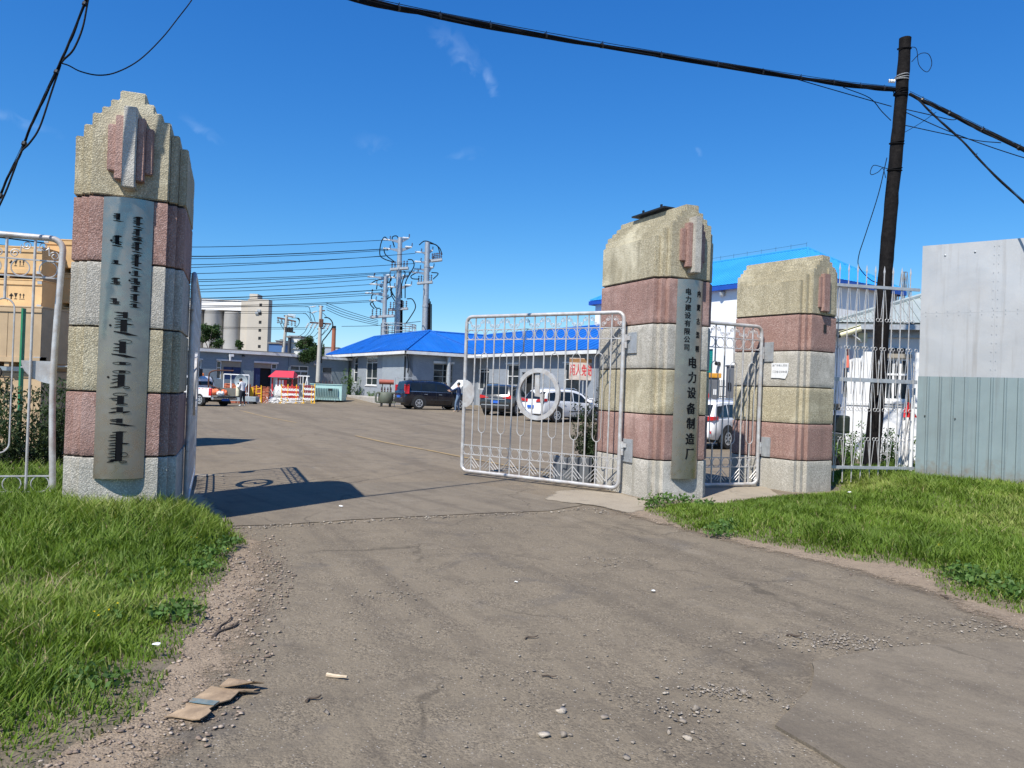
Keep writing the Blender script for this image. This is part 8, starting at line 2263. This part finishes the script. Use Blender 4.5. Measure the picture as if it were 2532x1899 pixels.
# lines running off to the left
def far_left(y0, y1, Y): return at(-150, y0, Y)
lines = [(503, 120, 160, 462, 611), (500, 200, 235, 462, 634), (505, 212, 255, 462, 640), (480, 265, 300, 462, 655), (745, 240, 320, 462, 662), (745, 330, 370, 462, 677), (740, 395, 440, 462, 692), (735, 405, 455, 462, 697), (380, 440, 470, 462, 707),
         (395, 470, 500, 462, 716), (350, 518, 550, 462, 722), (455, 565, 600, 462, 738), (440, 590, 622, 462, 743), (395, 610, 640, 462, 747), (350, 660, 690, 462, 756), (350, 672, 695, 462, 760)]
ORD = ['topmost'] + [w + ' from the top' for w in 'second third fourth fifth sixth seventh eighth ninth tenth eleventh twelfth thirteenth fourteenth'.split()] + ['second lowest', 'lowest']
for i, (xa, ya, yb0, xl, yl) in enumerate(lines):
    p0 = zp(xa, ya, 80); p1 = at(xl, yl, 62); p2 = at(-40, yl - 4 - (yl - 611) * .28 - 26 * (i < 3) + 0, 47)
    if i < 2: p2 = at(-40, 573 + 9 * i, 47)
    wire('power_line', ORD[i] + ' of the black power lines running left from the steel poles', [p0, p0.lerp(p1, .5) - Vector((0, 0, .12)), p1, p1.lerp(p2, .5) - Vector((0, 0, .15)), p2], .042 if i in (1, 11) else .028, 'power lines from the steel poles', 5, 5)
wire('power_line.016', 'low power line rising from the chimney side to the steel platform', [at(845, 807, 100), at(930, 805, 90), at(1040, 795, 84)], .03)
for k in range(4):
    wire('service_line', ORD[k] + ' of the service lines from concrete pole to blue roof', [at(805 + k, 748 + 6 * k, 62), at(850, 766 + 6 * k, 64), at(900, 782 + 5 * k, 66), at(935, 792 + 4 * k, 68)], .022, 'service lines from the concrete pole to the blue roof')

# ------------------------------------------------------------------ concrete poles
def zq(x, y, Y): return at(660 + x / 9.215, 720 + y / 9.215, Y)
def concpole(name, label, xt, yt, xb, yb, Y, r0, r1):
    top = zq(xt, yt, Y); bot = zq(xb, yb, Y); f0 = bot.z / (top.z - bot.z); bx = bot.x - (top.x - bot.x) * f0
    t = thing(name, label, 'utility pole', (bx, Y, 0), 0, 'concrete poles with crossarms')
    tv = Vector((top.x - bx, 0, top.z)); MB().tube([tv * (i / 5) for i in range(6)], [r0 + (r1 - r0) * i / 5 for i in range(6)], 14).obj('shaft', M('pale_pole_concrete', (.44, .42, .37), .85, 0, .1, 2, 30, .2, .3, (.28, .26, .22)), t, smooth=50)
    def L(x, y, dy=0.0): p = zq(x, y, Y + dy); return Vector((p.x - bx, dy, p.z))
    return t, L, bx
t, L, bx = concpole('concrete_pole', 'pale concrete utility pole with two crossarms in front of the workshop', 1235, 330, 1180, 1640, 60.5, .20, .12)
def arm(t, p, q, w, mat=RUST): MB().tube([p, q], w, 4).obj('crossarm', mat, t)
arm(t, L(975, 712), L(1465, 748), .06); arm(t, L(1180, 460), L(1320, 440), .05); arm(t, L(1150, 862), L(1300, 845), .05); arm(t, L(1175, 340), L(1285, 352), .04)
for x, y in ((955, 760), (1045, 765), (1140, 765), (1345, 785), (1425, 790)):
    im = MB(); insul(im, L(x, y - 30), (-.4, -.3, -.9), .45, .11, 3); im.obj('insulator', PORC, t)
for x, y in ((1060, 350), (1090, 350), (1120, 345), (1090, 490), (1120, 470), (1150, 460)):
    im = MB(); insul(im, L(x, y), (-1, 0, -.15), .30, .07, 2); im.obj('insulator', PORC, t)
MB().rbox(*(sorted((L(1215, 700).x, L(1300, 700).x)) + [-.35, -.15] + sorted((L(1250, 820).z, L(1250, 640).z))), .02).obj('switch_box', RUST, t)
MB().tube(smoothpts([L(1310, 600), L(1400, 610), L(1475, 680), L(1500, 780), L(1450, 900), L(1330, 1060), L(1270, 1140), L(1255, 1250), L(1245, 1640)], 5), .045, 6).obj('riser_cable', CABLE, t, smooth=60)
MB().tube(smoothpts([L(1235, 480), L(1300, 520), L(1355, 585)], 4), .02, 5).obj('jumper_wire', CABLE, t)
MB().tube([(0, 0, 0), (0, 0, 1.75)], .24, 12).obj('black_sleeve', BLACK, t)
for pts in ([(925, 810), (860, 930), (760, 1010), (690, 1040)], [(1020, 830), (960, 930), (900, 1000), (840, 1040)], [(1100, 800), (1060, 900), (980, 1000), (920, 1040)], [(1190, 900), (1100, 1010), (1020, 1060), (960, 1085)], [(1330, 890), (1240, 1010), (1160, 1060), (1120, 1085)], [(1400, 850), (1300, 960), (1250, 1010)]):
    wire('jumper_line', 'slack line drooping between the two concrete poles', [at(660 + x / 9.215, 720 + y / 9.215, 60.5 + 4 * i) for i, (x, y) in enumerate(pts)], .022, 'slack lines between the concrete poles', 4, 5)
for pts in ([(870, 355), (950, 360), (985, 450), (985, 560), (1030, 690)], [(915, 470), (1000, 490), (1060, 560), (1100, 695)], [(820, 505), (890, 520), (960, 600), (1000, 680)]):
    wire('jumper_line', 'slack line drooping between the two concrete poles', [at(660 + x / 9.215, 720 + y / 9.215, 60.3) for x, y in pts], .025, 'slack lines between the concrete poles', 4, 5)
for k, (y0, y1) in enumerate(((355, 355), (470, 470), (510, 512), (830, 830), (865, 855))):
    wire('distribution_line', ORD[k] + ' of the thin lines running left from the concrete pole', [at(660 + 900 / 9.215, 720 + y0 / 9.215, 61), at(560, 720 + y0 / 9.215 - 1, 60), at(400, 720 + y1 / 9.215 - 4, 58)], .018, 'distribution lines at the concrete poles', 4, 5)
t2, L2, bx2 = concpole('concrete_pole.001', 'rear concrete utility pole crowded with insulators, beside the elevator tower', 455, 545, 380, 1330, 90, .26, .16)
arm(t2, L2(235, 600), L2(660, 690), .08); arm(t2, L2(385, 560), L2(600, 590), .07); arm(t2, L2(440, 920), L2(640, 940), .07)
for k in range(6):
    im = MB(); insul(im, L2(255 + 78 * k, 620 + 14 * k), (0, 0, -1), .6, .16, 3); im.obj('insulator', DULLSTEEL, t2)
    im = MB(); insul(im, L2(480 + 30 * k, 590 + 3 * k), (.2, 0, 1), .4, .10, 3); im.obj('insulator', PORC, t2)
for k in range(5):
    MB().rbox(*(sorted((L2(455 + 36 * k, 0).x, L2(478 + 36 * k, 0).x)) + [-.2, .2] + sorted((L2(0, 915).z, L2(0, 800 + 15 * (k % 2)).z))), .02).obj('fuse_switch', TRIM, t2)
for k in range(2): MB().tube([L2(265 + 75 * k, 660), L2(330 + 60 * k, 790), L2(390, 880 + 20 * k)], .035, 5).obj('jumper_wire', CABLE, t2)
for k in range(3): MB().tube(smoothpts([L2(560 + 40 * k, 610), L2(690 + 20 * k, 620), L2(740, 700), L2(700, 790), L2(650, 820)], 4), .035, 5).obj('jumper_wire', CABLE, t2)
for k in range(3): MB().box(*(sorted((L2(350, 0).x, L2(415, 0).x)) + [-.32, .32] + sorted((L2(0, 1090 + 60 * k).z, L2(0, 1100 + 60 * k).z)))).obj('band_clamp', RUST, t2)
MB().box(*(sorted((L2(430, 0).x, L2(465, 0).x)) + [-.1, .1] + [0, L2(0, 640).z])).obj('riser_duct', M('blue_cladding', (.05, .13, .30), .6, 0, .1, .5, 5, .05), t2)
